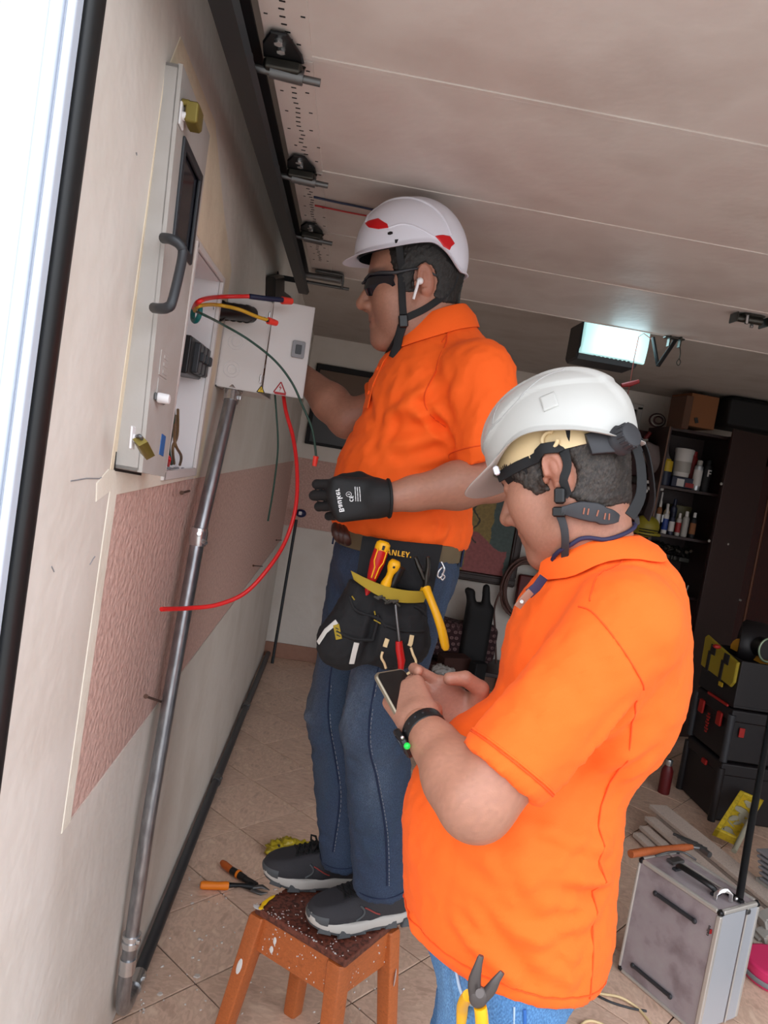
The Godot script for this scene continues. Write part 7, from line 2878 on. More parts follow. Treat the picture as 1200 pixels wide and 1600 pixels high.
	for k in 6:
		var g := Geo.new()
		var ring := []
		var r := 0.205 - 0.012 * (k % 4)
		for j in 41:
			var t := TAU * j / 40.0
			ring.append(cc + Vector3(cos(t) * r * 0.86 + 0.006 * (k % 2), sin(t) * r * 1.1 + 0.008 * sin(t * 2.0 + k), 0.013 * (k % 3) + 0.006 * cos(t * 3.0 + k)))
		g.tube(ring, 0.0085, 7, false)
		part("loop", g, hm, hose)
	var ge := Geo.new()
	ge.tube(curve([cc + Vector3(-0.18, -0.05, 0.02), cc + Vector3(-0.20, -0.18, 0.02), cc + Vector3(-0.16, -0.36, 0.02), Vector3(cc.x - 0.08, 0.02, cc.z + 0.05)], 6), 0.008, 7)
	part("hose_end", ge, hm, hose)
	ge = Geo.new()
	ge.box(Vector3(1.853, 0.783, -5.51), Vector3(0.20, 0.24, 0.06), 0.012)
	var rbx := single("red_case", ge, mat("case_red", Color(0.36, 0.04, 0.05), 0.5), "dark red box inside the brown hose coil on the back wall", "box")
	ge = Geo.new()
	ge.box(Vector3(1.803, 0.643, -5.477), Vector3(0.06, 0.035, 0.003))
	part("white_label", ge, M.off_white, rbx)

	# patterned cushion, black bag with two handles, clutter on a low bench
	var bench := thing("low_bench", "low dark bench against the back wall loaded with bags and boxes", "bench", Vector3(1.1, 0.0, -5.33))
	ge = Geo.new()
	ge.box(Vector3(1.20, 0.225, -5.34), Vector3(1.25, 0.03, 0.42), 0.005)
	part("top", ge, dark, bench)
	for s: Array in [[0.62, -5.18], [1.78, -5.18], [0.62, -5.50], [1.78, -5.50]]:
		ge = Geo.new()
		ge.box(Vector3(s[0], 0.105, s[1]), Vector3(0.05, 0.21, 0.05), 0.004)
		part("leg", ge, dark, bench)
	var pat := Image.create(256, 256, false, Image.FORMAT_RGB8)
	pat.fill(Color(0.20, 0.10, 0.11))
	var rng := RandomNumberGenerator.new()
	rng.seed = 21
	for q in 100:
		var cx := (q % 10) * 25.6 + 12.8 * (int(q / 10.0) % 2) + rng.randf_range(-3, 3)
		var cy := int(q / 10.0) * 25.6 + rng.randf_range(-3, 3)
		for dy in range(-7, 8):
			for dx in range(-8, 9):
				var rr := Vector2(dx / 8.0, dy / 6.5).rotated(rng.randf() * 0.2 + q).length()
				if rr < 1.0 and (rr > 0.62 or rr < 0.3):
					pat.set_pixel(posmod(int(cx) + dx, 256), posmod(int(cy) + dy, 256), Color(0.55, 0.43, 0.42))
	var ptm := mat("patterned_cloth", Color(1, 1, 1), 0.9)
	clad(ptm, ImageTexture.create_from_image(pat), null, Vector3(2.4, 2.4, 2.4), true)
	var cf := Field.new(Vector3(0.85, 0.18, -5.56), Vector3(1.75, 0.80, -5.10), 0.014)
	cf.blk(Vector3(1.19, 0.39, -5.36), Vector3(0.25, 0.145, 0.10), 0.05, 0.03, Basis(Vector3(0, 0, 1), -0.12))
	cf.blk(Vector3(1.50, 0.38, -5.40), Vector3(0.14, 0.14, 0.08), 0.05, 0.03)
	ge = Geo.new()
	cf.skin(ge)
	single("patterned_cushion", ge, ptm, "maroon cushion patterned with pale shells on the low bench behind the tool pouch", "cushion")
	cf = Field.new(Vector3(1.05, 0.15, -5.50), Vector3(1.70, 0.92, -5.10), 0.013)
	var bt := Vector3(1.46, 0.679, -5.25)
	cf.blk(Vector3(bt.x, 0.465, -5.27), Vector3(0.098, 0.225, 0.06), 0.04, 0.03)
	cf.cap(Vector3(1.408, 0.611, -5.25), Vector3(1.37, 0.751, -5.25), 0.040, 0.030, 0.02)
	cf.cap(Vector3(1.37, 0.751, -5.25), Vector3(1.345, 0.765, -5.25), 0.030, 0.022, 0.02)
	cf.cap(Vector3(1.501, 0.625, -5.25), Vector3(1.474, 0.804, -5.25), 0.036, 0.026, 0.02)
	ge = Geo.new()
	cf.skin(ge)
	single("black_bag", ge, M.near_black, "black bag with two stubby handles standing before the patterned cushion", "bag")
	ge = Geo.new()
	ge.box(Vector3(1.315, 0.279, -5.12), Vector3(0.20, 0.10, 0.12), 0.006, Basis(Vector3(0.1, 1, 0.1).normalized(), 0.3))
	single("cardboard_box", ge, mat("brown_card", Color(0.25, 0.13, 0.10), 0.8), "small reddish brown cardboard box below the patterned cushion", "box")
	ge = Geo.new()
	ge.box(Vector3(1.154, 0.235, -5.08), Vector3(0.15, 0.07, 0.10), 0.006, Basis(Vector3.UP, -0.4))
	single("cardboard_box", ge, M.dark_red, "flat dark maroon box left of the white plastic bag on the floor pile", "box")
	cf = Field.new(Vector3(1.231, 0.243, -5) - Vector3(0.16, 0.12, 0.12), Vector3(1.231, 0.243, -5) + Vector3(0.16, 0.12, 0.12), 0.009)
	cf.ell(Vector3(1.209, 0.244, -5), Vector3(0.055, 0.038, 0.05), 0.02)
	cf.ell(Vector3(1.268, 0.231, -5), Vector3(0.045, 0.045, 0.04), 0.015, Basis(Vector3(0, 0, 1), 0.6))
	var bl := FoldLook.new()
	bl.fine = noise(92, 2.0, 3)
	bl.rough = 0.012
	ge = Geo.new()
	cf.skin(ge, Transform3D.IDENTITY, bl)
	single("plastic_bag", ge, mat("bag_white", Color(0.66, 0.64, 0.62), 0.5), "small crumpled white plastic bag in the pile behind the hands", "bag")
	ge = Geo.new()
	ge.box(Vector3(1.102, 0.151, -4.95), Vector3(0.26, 0.10, 0.2), 0.01, Basis(Vector3.UP, 0.2))
	var tray := single("dark_crate", ge, M.near_black, "low black crate on the floor behind the phone", "crate")
	ge = Geo.new()
	ge.box(Vector3(1.066, 0.227, -4.84), Vector3(0.035, 0.018, 0.004), 0.0, Basis(Vector3.UP, 0.2))
	part("white_label", ge, M.pale_plastic, tray)
	ge = Geo.new()
	ge.box(Vector3(1.459, 0.26, -5) - Vector3(0, 0.10, 0), Vector3(0.10, 0.36, 0.08), 0.01, Basis(Vector3.UP, 0.5))
	single("cardboard_box", ge, M.near_black, "narrow upright black carton at the orange sleeve beside the reddish brown box", "box")

	shelving(dark, red)


func shelving(dark: Material, red: Material) -> void:
	# open shelf cabinet with its one door swung out
	var cab := thing("shelf_cabinet", "tall dark brown open shelf cabinet full of cans and bottles, its door swung out", "cabinet", Vector3(2.62, 0.0, -5.2))
	var x0 := 2.44
	var x1 := 2.87
	var zf := -5.0
	var zb := -5.36
	var top := 2.09
	var g := Geo.new()
	g.box(Vector3(x0 + 0.009, top / 2, (zf + zb) / 2), Vector3(0.018, top, 0.36), 0.002)
	part("side_panel", g, dark, cab)
	g = Geo.new()
	g.box(Vector3(x1 - 0.009, top / 2, (zf + zb) / 2), Vector3(0.018, top, 0.36), 0.002)
	part("side_panel", g, dark, cab)
	g = Geo.new()
	g.box(Vector3((x0 + x1) / 2, top / 2, zb + 0.006), Vector3(x1 - x0 - 0.03, top - 0.02, 0.008))
	part("back_panel", g, dark, cab)
	g = Geo.new()
	g.box(Vector3(x0 + 0.001, top / 2, zf + 0.004), Vector3(0.010, top, 0.006), 0.002)
	part("edge_strip", g, mat("edge_tape", Color(0.42, 0.29, 0.22), 0.5), cab)
	var shelf_y := [0.09, 0.50, 0.90, 1.25, 1.58, top - 0.012]
	var ys := []
	for y: float in [0.09, 0.55, 0.98, 1.372, 1.692, top - 0.012]:
		g = Geo.new()
		g.box(Vector3((x0 + x1) / 2, y, (zf + zb) / 2), Vector3(x1 - x0 - 0.034, 0.02, 0.34), 0.002)
		part("shelf", g, dark, cab)
	g = Geo.new()
	g.box(Vector3(2.955, 1.10, -4.92), Vector3(0.30, 2.06, 0.02), 0.003, Basis(Vector3.UP, 0.22))
	var dr := part("door", g, dark, cab)
	for p: Vector3 in [Vector3(2.802, 1.769, -4.89), Vector3(2.917, 1.77, -4.91), Vector3(2.796, 1.39, -4.89), Vector3(2.933, 1.388, -4.91)]:
		g = Geo.new()
		g.ball(p, Vector3(0.010, 0.010, 0.008), Basis.IDENTITY, 10, 6)
		part("screw_cap", g, M.pale_plastic, dr)
	g = Geo.new()
	g.box(Vector3(2.503, 1.483, -4.99), Vector3(0.012, 0.055, 0.012), 0.004)
	part("hinge", g, M.silver_can, cab)

	# upper shelf
	var y := 1.703
	vessel("bucket", "white plastic tub with a lid on the upper shelf of the dark cabinet", "tub", Vector3(2.615, y + 0.075, -5.10), [Vector2(0.050, 0.0), Vector2(0.053, 0.004), Vector2(0.060, 0.165)], M.off_white, [0.03, 0.12, 0.0565, M.pale_plastic], [[Vector2(0.063, 0.160), Vector2(0.0635, 0.185), Vector2(0.058, 0.190)], M.off_white])
	g = Geo.new()
	g.box(Vector3(2.615, y + 0.037, -5.10), Vector3(0.15, 0.073, 0.11), 0.006)
	var bx := single("small_box", g, M.label_navy, "little dark blue carton under the white tub on the upper shelf", "box")
	g = Geo.new()
	g.box(Vector3(2.60, y + 0.035, -5.043), Vector3(0.05, 0.05, 0.002))
	part("pale_print", g, M.off_white, bx)
	g = Geo.new()
	g.box(Vector3(2.665, y + 0.025, -5.043), Vector3(0.06, 0.03, 0.002))
	part("red_print", g, M.label_red, bx)
	vessel("paint_can", "yellow and dark blue can at the left end of the upper shelf", "can", Vector3(2.500, y, -5.07), [Vector2(0.036, 0.0), Vector2(0.037, 0.003), Vector2(0.037, 0.095)], M.label_navy, [0.093, 0.165, 0.035, M.label_yellow], [[Vector2(0.035, 0.09), Vector2(0.035, 0.165), Vector2(0.020, 0.170), Vector2(0.020, 0.178)], M.label_yellow])
	vessel("spray_can", "silver spray can beside the white tub on the upper shelf", "can", Vector3(2.715, y, -5.06), [Vector2(0.026, 0.0), Vector2(0.028, 0.003), Vector2(0.028, 0.16), Vector2(0.018, 0.172)], M.silver_can, [0.03, 0.14, 0.0282, M.off_white], [[Vector2(0.018, 0.170), Vector2(0.018, 0.20), Vector2(0.012, 0.204)], M.pale_plastic])
	var ec := vessel("spray_can", "dark spray can with a pale letter mark, rightmost on the upper shelf", "can", Vector3(2.775, y, -5.06), [Vector2(0.026, 0.0), Vector2(0.027, 0.003), Vector2(0.027, 0.17), Vector2(0.016, 0.18)], M.near_black, [], [[Vector2(0.016, 0.178), Vector2(0.016, 0.21), Vector2(0.010, 0.214)], M.near_black])
	letters("lettering", "F", 0.045, Vector3(2.76, y + 0.125, -5.030), Vector3(1, 0, 0), Vector3(0, 1, 0), M.off_white, ec, 0.002)
	vessel("red_bottle", "red topped bottle behind the silver spray can on the upper shelf", "bottle", Vector3(2.72, y, -5.17), [Vector2(0.03, 0.0), Vector2(0.031, 0.003), Vector2(0.031, 0.20), Vector2(0.016, 0.23)], M.label_red, [], [[Vector2(0.016, 0.228), Vector2(0.016, 0.262), Vector2(0.010, 0.265)], M.label_red])
	# lower shelf: a row of bottles and cartridges
	y = 1.383
	var spec := [
		["cartridge", "orange and cream sealant cartridge, leftmost on the bottle shelf", 2.490, -5.03, 0.017, 0.21, "carton", "off_white"],
		["cartridge", "thin white tube standing behind the orange cartridge on the bottle shelf", 2.515, -5.09, 0.010, 0.27, "off_white", ""],
		["bottle", "white bottle with a blue label in the front of the bottle shelf", 2.548, -5.04, 0.019, 0.17, "off_white", "label_blue"],
		["bottle", "cream squeeze bottle behind the blue labelled one on the bottle shelf", 2.575, -5.11, 0.020, 0.20, "band_cream", ""],
		["bottle", "navy bottle with a white stripe in the middle of the bottle shelf", 2.592, -5.035, 0.018, 0.15, "label_navy", "off_white"],
		["bottle", "dark blue capped bottle at the back middle of the bottle shelf", 2.625, -5.12, 0.022, 0.24, "label_navy", ""],
		["bottle", "grey bottle with a red label right of the navy striped bottle", 2.638, -5.035, 0.017, 0.15, "pale_plastic", "label_red"],
		["bottle", "plain grey bottle second from the right on the bottle shelf", 2.690, -5.05, 0.022, 0.17, "pale_plastic", ""],
		["bottle", "blackish bottle, rightmost on the bottle shelf", 2.745, -5.05, 0.020, 0.17, "near_black", "carton"]]
	for s: Array in spec:
		var r: float = s[4]
		var h: float = s[5]
		vessel(s[0], s[1], "bottle" if s[0] == "bottle" else "cartridge", Vector3(s[2], y, s[3]), [Vector2(r * 0.95, 0), Vector2(r, 0.003), Vector2(r, h * 0.74), Vector2(r * 0.55, h * 0.82)], M[s[6]], [h * 0.15, h * 0.6, r, M[s[7]]] if s[7] else [], [[Vector2(r * 0.55, h * 0.81), Vector2(r * 0.5, h), Vector2(r * 0.3, h + 0.003)], M.off_white if s[6] != "label_navy" else M.label_navy], "bottles on the cabinet shelf")
	g = Geo.new()
	g.lathe([Vector2(0.07, 0.0), Vector2(0.08, 0.01), Vector2(0.085, 0.16), Vector2(0.088, 0.20), Vector2(0.08, 0.205)], 20, Transform3D(Basis.IDENTITY, Vector3(2.70, y, -5.22)))
	single("olive_tub", g, mat("olive", Color(0.30, 0.27, 0.15), 0.6), "olive green tub at the back of the bottle shelf", "tub")
	# deeper shelf: bright tubes
	for k in 4:
		g = Geo.new()
		var p := Vector3(2.697, 1.082, -5.02) + Vector3(0.028 * k, -0.005 * k, 0)
		g.tube([p, p + Vector3(-0.03, -0.26, -0.05)], 0.0075, 8)
		single("metal_tube", g, M.bright_metal, ["leftmost shiny metal tube leaning on the lower cabinet shelf by the shirt", "second shiny metal tube from the left on the lower cabinet shelf", "third shiny metal tube from the left on the lower cabinet shelf", "rightmost shiny metal tube leaning on the lower cabinet shelf"][k], "tube", "shiny tubes on the cabinet shelf")
	g = Geo.new()
	var rng := RandomNumberGenerator.new()
	rng.seed = 31
	for k in 40:
		g.box(Vector3(rng.randf_range(2.48, 2.80), 1.0 + rng.randf_range(0.0, 0.06) + 0.25, rng.randf_range(-5.3, -5.06)), Vector3(rng.randf_range(0.01, 0.05), rng.randf_range(0.01, 0.03), rng.randf_range(0.01, 0.04)), 0.002, Basis.from_euler(Vector3(rng.randf(), rng.randf(), rng.randf())))
	for k in 14:
		g.box(Vector3(rng.randf_range(2.47, 2.80), 1.225, rng.randf_range(-5.3, -5.1)), Vector3(0.07, 0.03, 0.06), 0.003)
	single("oddments", g, M.oily_steel, "heap of small dark metal oddments above the shiny tubes on the cabinet shelf", "hardware").set_meta("kind", "stuff")

	# on top of the cabinet
	g = Geo.new()
	g.box(Vector3(2.624, 2.221, -5.12), Vector3(0.20, 0.215, 0.26), 0.004, Basis(Vector3.UP, 0.1))
	var cb := single("carton", g, M.carton, "brown cardboard carton on top of the dark cabinet", "box")
	g = Geo.new()
	g.box(Vector3(2.495, 2.19, -5.02), Vector3(0.05, 0.215, 0.20), 0.004, Basis(Vector3.UP, 0.1))
	part("flap", g, mat("carton_side", Color(0.36, 0.25, 0.19), 0.85), cb)
	g = Geo.new()
	g.box(Vector3(2.598, 2.154, -4.98), Vector3(0.022, 0.035, 0.004), 0.0, Basis(Vector3(0, 0, 1), 0.4))
	part("printed_mark", g, M.dark_print, cb)
	g = Geo.new()
	g.box(Vector3(3.02, 2.245, -5.08), Vector3(0.50, 0.20, 0.32), 0.03)
	single("black_case", g, M.near_black, "long black case on top of the dark cabinet right of the carton", "case")

	# cluttered rack between the wall window and the cabinet
	var rk := thing("side_rack", "low maroon rack behind the hard hat, heaped with hoses and bags", "rack", Vector3(2.2, 0, -5.3))
	g = Geo.new()
	g.box(Vector3(2.22, 1.90, -5.42), Vector3(0.42, 0.32, 0.25), 0.01)
	part("upper_box", g, M.dark_red, rk)
	g = Geo.new()
	g.box(Vector3(2.24, 1.50, -5.38), Vector3(0.44, 0.04, 0.36), 0.005)
	part("shelf", g, dark, rk)
	g = Geo.new()
	g.box(Vector3(2.24, 1.60, -5.40), Vector3(0.40, 0.18, 0.26), 0.02)
	part("lower_box", g, mat("dull_brown", Color(0.30, 0.22, 0.21), 0.7), rk)
	for s: Array in [[2.04, -5.24], [2.42, -5.24], [2.04, -5.52], [2.42, -5.52]]:
		g = Geo.new()
		g.box(Vector3(s[0], 0.88, s[1]), Vector3(0.04, 1.76, 0.04), 0.003)
		part("post", g, dark, rk)
	for k in 3:
		g = Geo.new()
		var c := Vector3(2.447, 2.14, -5.25)
		var ring := []
		for j in 21:
			var t := TAU * j / 20.0
			ring.append(c + Vector3(cos(t) * (0.055 - 0.012 * k), sin(t) * (0.045 - 0.010 * k), 0.01 * k))
		g.tube(ring, 0.006, 6, false)
		single("cable_coil", g, M.pale_plastic if k == 1 else M.dark_red, ["outer dark red loop of the cable coil under the carton", "pale middle loop of the cable coil under the carton", "inner dark red loop of the cable coil under the carton"][k], "cable", "cable coil beside the cabinet")
	g = Geo.new()
	g.tube(curve([Vector3(2.395, 2.045, -5.2), Vector3(2.368, 1.996, -5.2), Vector3(2.347, 1.939, -5.2)], 5), 0.016, 8)
	var rh := single("red_tool", g, M.case_red, "dark red tool handle slanting under the cable coil", "tool")
	g = Geo.new()
	g.box(Vector3(2.283, 1.964, -5.2), Vector3(0.10, 0.03, 0.04), 0.006)
	g.box(Vector3(2.381, 1.954, -5.2), Vector3(0.03, 0.05, 0.04), 0.006)
	g.tube([Vector3(2.318, 1.979, -5.18), Vector3(2.38, 1.989, -5.18)], 0.01, 8)
	single("hand_tool", g, M.pale_plastic, "pale grey hand tool lying on the rack beside the dial of the hard hat", "tool")
	# grey funnel shaped sack
	var ff := Field.new(Vector3(2.439, 1.858, -5.12) - Vector3(0.22, 0.22, 0.15), Vector3(2.439, 1.858, -5.12) + Vector3(0.22, 0.22, 0.15), 0.011)
	ff.cap(Vector3(2.373, 1.961, -5.14), Vector3(2.412, 1.923, -5.14), 0.020, 0.030, 0.03)
	ff.cap(Vector3(2.423, 1.916, -5.14), Vector3(2.463, 1.853, -5.12), 0.040, 0.072, 0.04)
	ff.cap(Vector3(2.375, 1.882, -5.14), Vector3(2.495, 1.779, -5.12), 0.030, 0.030, 0.04)
	ff.cap(Vector3(2.488, 1.998, -5.14), Vector3(2.493, 1.788, -5.12), 0.026, 0.030, 0.04)
	g = Geo.new()
	ff.skin(g)
	single("grey_sack", g, mat("sack_grey", Color(0.47, 0.42, 0.41), 0.8), "grey funnel shaped plastic sack hanging against the cabinet side", "sack")
	for s: Array in [[Vector3(2.348, 1.708, -5.1), Vector3(2.51, 1.708, -5.1), "longer white pipe lying across the rack under the grey sack"], [Vector3(2.402, 1.665, -5.08), Vector3(2.507, 1.678, -5.08), "shorter white pipe under the longer one on the rack"], [Vector3(2.341, 1.659, -5.08), Vector3(2.402, 1.643, -5.08), "white elbow pipe beside the shorter white pipe on the rack"]]:
		g = Geo.new()
		g.tube([s[0], s[1]], 0.013, 10)
		single("white_pipe", g, M.off_white, s[2], "pipe")
	g = Geo.new()
	g.ball(Vector3(2.41, 1.415, -5), Vector3(0.085, 0.075, 0.085), Basis.IDENTITY, 24, 14)
	g.lathe([Vector2(0.086, 0.0), Vector2(0.095, -0.012), Vector2(0.09, -0.02)], 24, Transform3D(Basis.IDENTITY, Vector3(2.416, 1.381, -5)), false)
	var yh := single("yellow_helmet", g, mat("dull_yellow", Color(0.55, 0.50, 0.12), 0.5), "dull yellow helmet lying on the rack at the nape of the man with the phone", "helmet")
	for k in 3:
		g = Geo.new()
		var pts := []
		for j in 9:
			var t := lerpf(-0.9, 0.9, j / 8.0)
			pts.append(Vector3(2.41, 1.415, -5) + Vector3(sin(t) * 0.083, -0.02 - 0.018 * k, cos(t) * 0.087))
		g.tube(pts, 0.004, 6)
		part("rib", g, M.near_black, yh)
	g = Geo.new()
	g.box(Vector3(2.24, 1.215, -5.34), Vector3(0.42, 0.05, 0.30), 0.005)
	part("shelf", g, dark, rk)

	# wooden door with a lever
	g = Geo.new()
	g.box(Vector3(3.44, 1.03, -5.59), Vector3(0.14, 2.06, 0.05), 0.006)
	g.box(Vector3(3.64, 2.02, -5.59), Vector3(0.52, 0.10, 0.05), 0.006)
	var d := struct("door_1", g, red)
	g = Geo.new()
	g.box(Vector3(3.70, 1.0, -5.585), Vector3(0.38, 2.0, 0.03), 0.004)
	part("leaf", g, red, d)
	g = Geo.new()
	g.box(Vector3(3.515, 1.0, -5.566), Vector3(0.022, 2.0, 0.022), 0.008)
	part("moulding", g, mat("gold_trim", Color(0.46, 0.27, 0.17), 0.4), d)
	g = Geo.new()
	var hp := Vector3(3.421, 0.968, -5.5)
	g.tube([hp + Vector3(0, 0, -0.07), hp], 0.010, 10)
	g.tube([hp, hp + Vector3(-0.035, 0.004, 0.01), hp + Vector3(-0.095, 0.006, 0.01)], [0.011, 0.010, 0.013], 10)
	part("lever", g, M.bright_metal, d)


func stool_and_floor_things() -> void:
	var wd := wood("stool_wood", Color(0.74, 0.40, 0.205), 0.78, Vector3(5, 5, 5), 0.4)
	clad(mat("stool_top", Color(0.46, 0.25, 0.19), 0.5), tex(noise(95, 0.03, 5), [Color(0.55, 0.5, 0.5), Color(1, 1, 1), Color(0.8, 0.75, 0.75)], [0.2, 0.6, 1.0]), null, Vector3(4, 4, 4), false)
	mat("paint_fleck", Color(0.86, 0.85, 0.84), 0.7)
	var st := thing("wooden_stool", "orange brown wooden stool with a worn paint spattered seat", "stool", Vector3(0.505, 0.0, -1.896))
	var h := 0.400
	var n := Vector3(0.552, 0, -1.726)
	var l := Vector3(0.316, 0, -1.893)
	var r := Vector3(0.700, 0, -1.905)
	var f := l + (r - n)
	var e1 := (l - n).normalized()
	var e2 := (r - n).normalized()
	var up := Vector3(0, 1, 0)
	var c := (n + f) / 2
	var bas := Basis(e1, up, e1.cross(up))
	var w := (l - n).length()
	var d := (r - n).length()
	var g := Geo.new()
	g.box(c + up * (h - 0.011), Vector3(w, 0.022, d), 0.004, bas)
	part("seat", g, M.stool_top, st)
	# aprons between the legs
	for s: Array in [[n, l, w], [r, f, w], [n, r, d], [l, f, d]]:
		g = Geo.new()
		var a: Vector3 = s[0]
		var b: Vector3 = s[1]
		var dir := (b - a).normalized()
		var mid := (a + b) / 2
		var inw := (c - mid).normalized() * 0.016
		var outw: Vector3 = -inw.normalized() * 0.010
		var q := [mid + inw - dir * (s[2] / 2 - 0.02) + up * (h - 0.022), mid + inw + dir * (s[2] / 2 - 0.02) + up * (h - 0.022)]
		var xf := Transform3D(Basis(dir, up, dir.cross(up)), mid + inw - up * 0)
		var hw: float = s[2] / 2 - 0.018
		g.prism(PackedVector2Array([Vector2(-hw, h - 0.022), Vector2(hw, h - 0.022), Vector2(hw + 0.010, h - 0.115), Vector2(-hw - 0.010, h - 0.115)]), 0.018, Transform3D(xf.basis, xf.origin - xf.basis.z * 0.009), 0.002)
		part("apron", g, wd, st)
	# splayed legs
	for s: Array in [[n, 0.050], [l, 0.058], [r, 0.055], [f, 0.004]]:
		g = Geo.new()
		var k: Vector3 = s[0]
		var out := (k - c).normalized()
		var t := k - out * 0.026 + up * (h - 0.022)
		var b := k - out * 0.026 + out * float(s[1])
		var rings := []
		for u: float in [0.0, 0.02, 0.98, 1.0]:
			var p := t.lerp(b, u)
			var hw := 0.0225 if u > 0.0 and u < 1.0 else 0.0205
			hw *= 1.0 - 0.12 * u
			var cr := 0.005
			var ring := []
			for q: Array in [[1, 1], [-1, 1], [-1, -1], [1, -1]]:
				ring.append(p + e1 * (hw * q[0]) + e2 * ((hw - cr) * q[1]) if q[0] == q[1] else p + e1 * ((hw - cr) * q[0]) + e2 * (hw * q[1]))
				ring.append(p + e1 * ((hw - cr) * q[0]) + e2 * (hw * q[1]) if q[0] == q[1] else p + e1 * (hw * q[0]) + e2 * ((hw - cr) * q[1]))
			rings.append(ring)
		g.loft(rings)
		part("leg", g, wd, st)
	# white paint flecks
	g = Geo.new()
	var rng := RandomNumberGenerator.new()
	rng.seed = 44
	for k in 90:
		var u := rng.randf()
		var v := pow(rng.randf(), 2.5)
		var p := n.lerp(l, u) + e2 * d * v * 0.6 + up * (h + 0.0002)
		g.box(p, Vector3(rng.randf_range(0.001, 0.005), 0.0008, rng.randf_range(0.001, 0.004)), 0.0, Basis(Vector3.UP, rng.randf() * 3.0))
	for k in 70:
		var nl := rng.randf() < 0.6
		var a := n
		var dir := e1 if nl else e2
		var nrm := -e2 if nl else -e1
		var p := a + dir * rng.randf_range(0.01, w - 0.02 if nl else d - 0.02) + nrm * (-0.006) + up * (h - 0.022 - 0.085 * rng.randf())
		g.box(p, Vector3(rng.randf_range(0.0008, 0.003), rng.randf_range(0.0008, 0.004), 0.0012), 0.0, Basis(dir, up, dir.cross(up)))
	part("paint_flecks", g, M.paint_fleck, st).set_meta("kind", "stuff")
	for s: Array in [[l + e1 * -0.018 + up * (h + 0.0005), Vector3(0.024, 0.0016, 0.016), bas, 0.3], [n.lerp(l, 0.72) - e2 * -0.0065 + up * (h - 0.062), Vector3(0.009, 0.017, 0.002), bas, 0.0], [n.lerp(l, 0.74) - e2 * -0.0065 + up * (h - 0.088), Vector3(0.010, 0.016, 0.002), bas, 0.0]]:
		g = Geo.new()
		g.ball(s[0], s[1] * 0.6, s[2], 10, 6)
		part("paint_blob", g, M.paint_fleck, st)
	for s: Array in [[Vector3(0.329, 0.27, -1.858), Vector3(0.322, 0.25, -1.851)]]:
		g = Geo.new()
		var lo := l - (l - c).normalized() * 0.026
		var tl := lo + up * (h - 0.022)
		var bl := lo + (l - c).normalized() * 0.058
		var p := tl.lerp(bl, 0.36) - e2 * 0.0215
		g.ball(p, Vector3(0.008, 0.022, 0.0016), Basis(e1, (tl - bl).normalized(), e1.cross((tl - bl).normalized())), 10, 6)
		part("paint_blob", g, M.paint_fleck, st)
	var tr := r - (r - c).normalized() * 0.026 + up * (h - 0.022)
	var br := r - (r - c).normalized() * 0.026 + (r - c).normalized() * 0.055
	g = Geo.new()
	g.ball(tr.lerp(br, 0.33) - e1 * 0.0215, Vector3(0.0016, 0.024, 0.014), Basis.IDENTITY, 10, 6)
	part("paint_blob", g, M.paint_fleck, st)
	# scrap of yellow cable sheath on the seat corner
	g = Geo.new()
	var y0 := h + 0.0045
	g.tube(curve([Vector3(0.337, 0.4, -1.87) + up * 0.004, Vector3(0.343, 0.4, -1.89) + up * 0.006, Vector3(0.354, 0.4, -1.907) + up * 0.010, Vector3(0.368, 0.4, -1.924) + up * 0.012], 5), [0.0035, 0.006, 0.006, 0.005, 0.004, 0.006, 0.0065, 0.006, 0.005, 0.0045, 0.004, 0.005, 0.005, 0.0045, 0.003, 0.002], 8, true, 0.55)
	single("cable_scrap", g, mat("scrap_yellow", Color(0.93, 0.73, 0.08), 0.5), "twisted scrap of yellow cable sheath on the left corner of the stool", "scrap")

	# tin snips on the floor
	var sn := thing("tin_snips", "black and orange handled tin snips lying open on the tiles by the stool", "snips", Vector3(0.26, 0.01, -2.646))
	g = Geo.new()
	g.tube([Vector3(0.107, 0.016, -2.58), Vector3(0.116, 0.016, -2.582), Vector3(0.166, 0.016, -2.589), Vector3(0.194, 0.016, -2.596), Vector3(0.202, 0.016, -2.598)], [0.011, 0.0145, 0.0135, 0.0145, 0.0135], 12)
	part("grip", g, mat("grip_orange", Color(0.93, 0.50, 0.08), 0.5), sn)
	g = Geo.new()
	g.tube([Vector3(0.156, 0.016, -2.742), Vector3(0.168, 0.016, -2.727), Vector3(0.199, 0.016, -2.696)], [0.009, 0.0135, 0.013], 12)
	part("grip", g, mat("grip_rust", Color(0.72, 0.34, 0.09), 0.5), sn)
	g = Geo.new()
	g.tube([Vector3(0.196, 0.016, -2.699), Vector3(0.225, 0.016, -2.677), Vector3(0.253, 0.016, -2.654)], [0.013, 0.014, 0.012], 12)
	g.tube([Vector3(0.253, 0.016, -2.654), Vector3(0.296, 0.014, -2.623)], [0.011, 0.013], 10)
	part("black_sleeve", g, M.black_plastic, sn)
	g = Geo.new()
	g.tube([Vector3(0.222, 0.016, -2.68), Vector3(0.23, 0.016, -2.674)], 0.0152, 14)
	part("orange_ring", g, M.grip_orange, sn)
	g = Geo.new()
	g.tube([Vector3(0.202, 0.016, -2.602), Vector3(0.241, 0.014, -2.614), Vector3(0.286, 0.012, -2.616)], [0.009, 0.007, 0.012], 8)
	part("handle_bar", g, M.black_steel, sn)
	g = Geo.new()
	g.ball(Vector3(0.28, 0.014, -2.623), Vector3(0.022, 0.010, 0.016), Basis.IDENTITY, 14, 8)
	part("pivot", g, M.black_steel, sn)
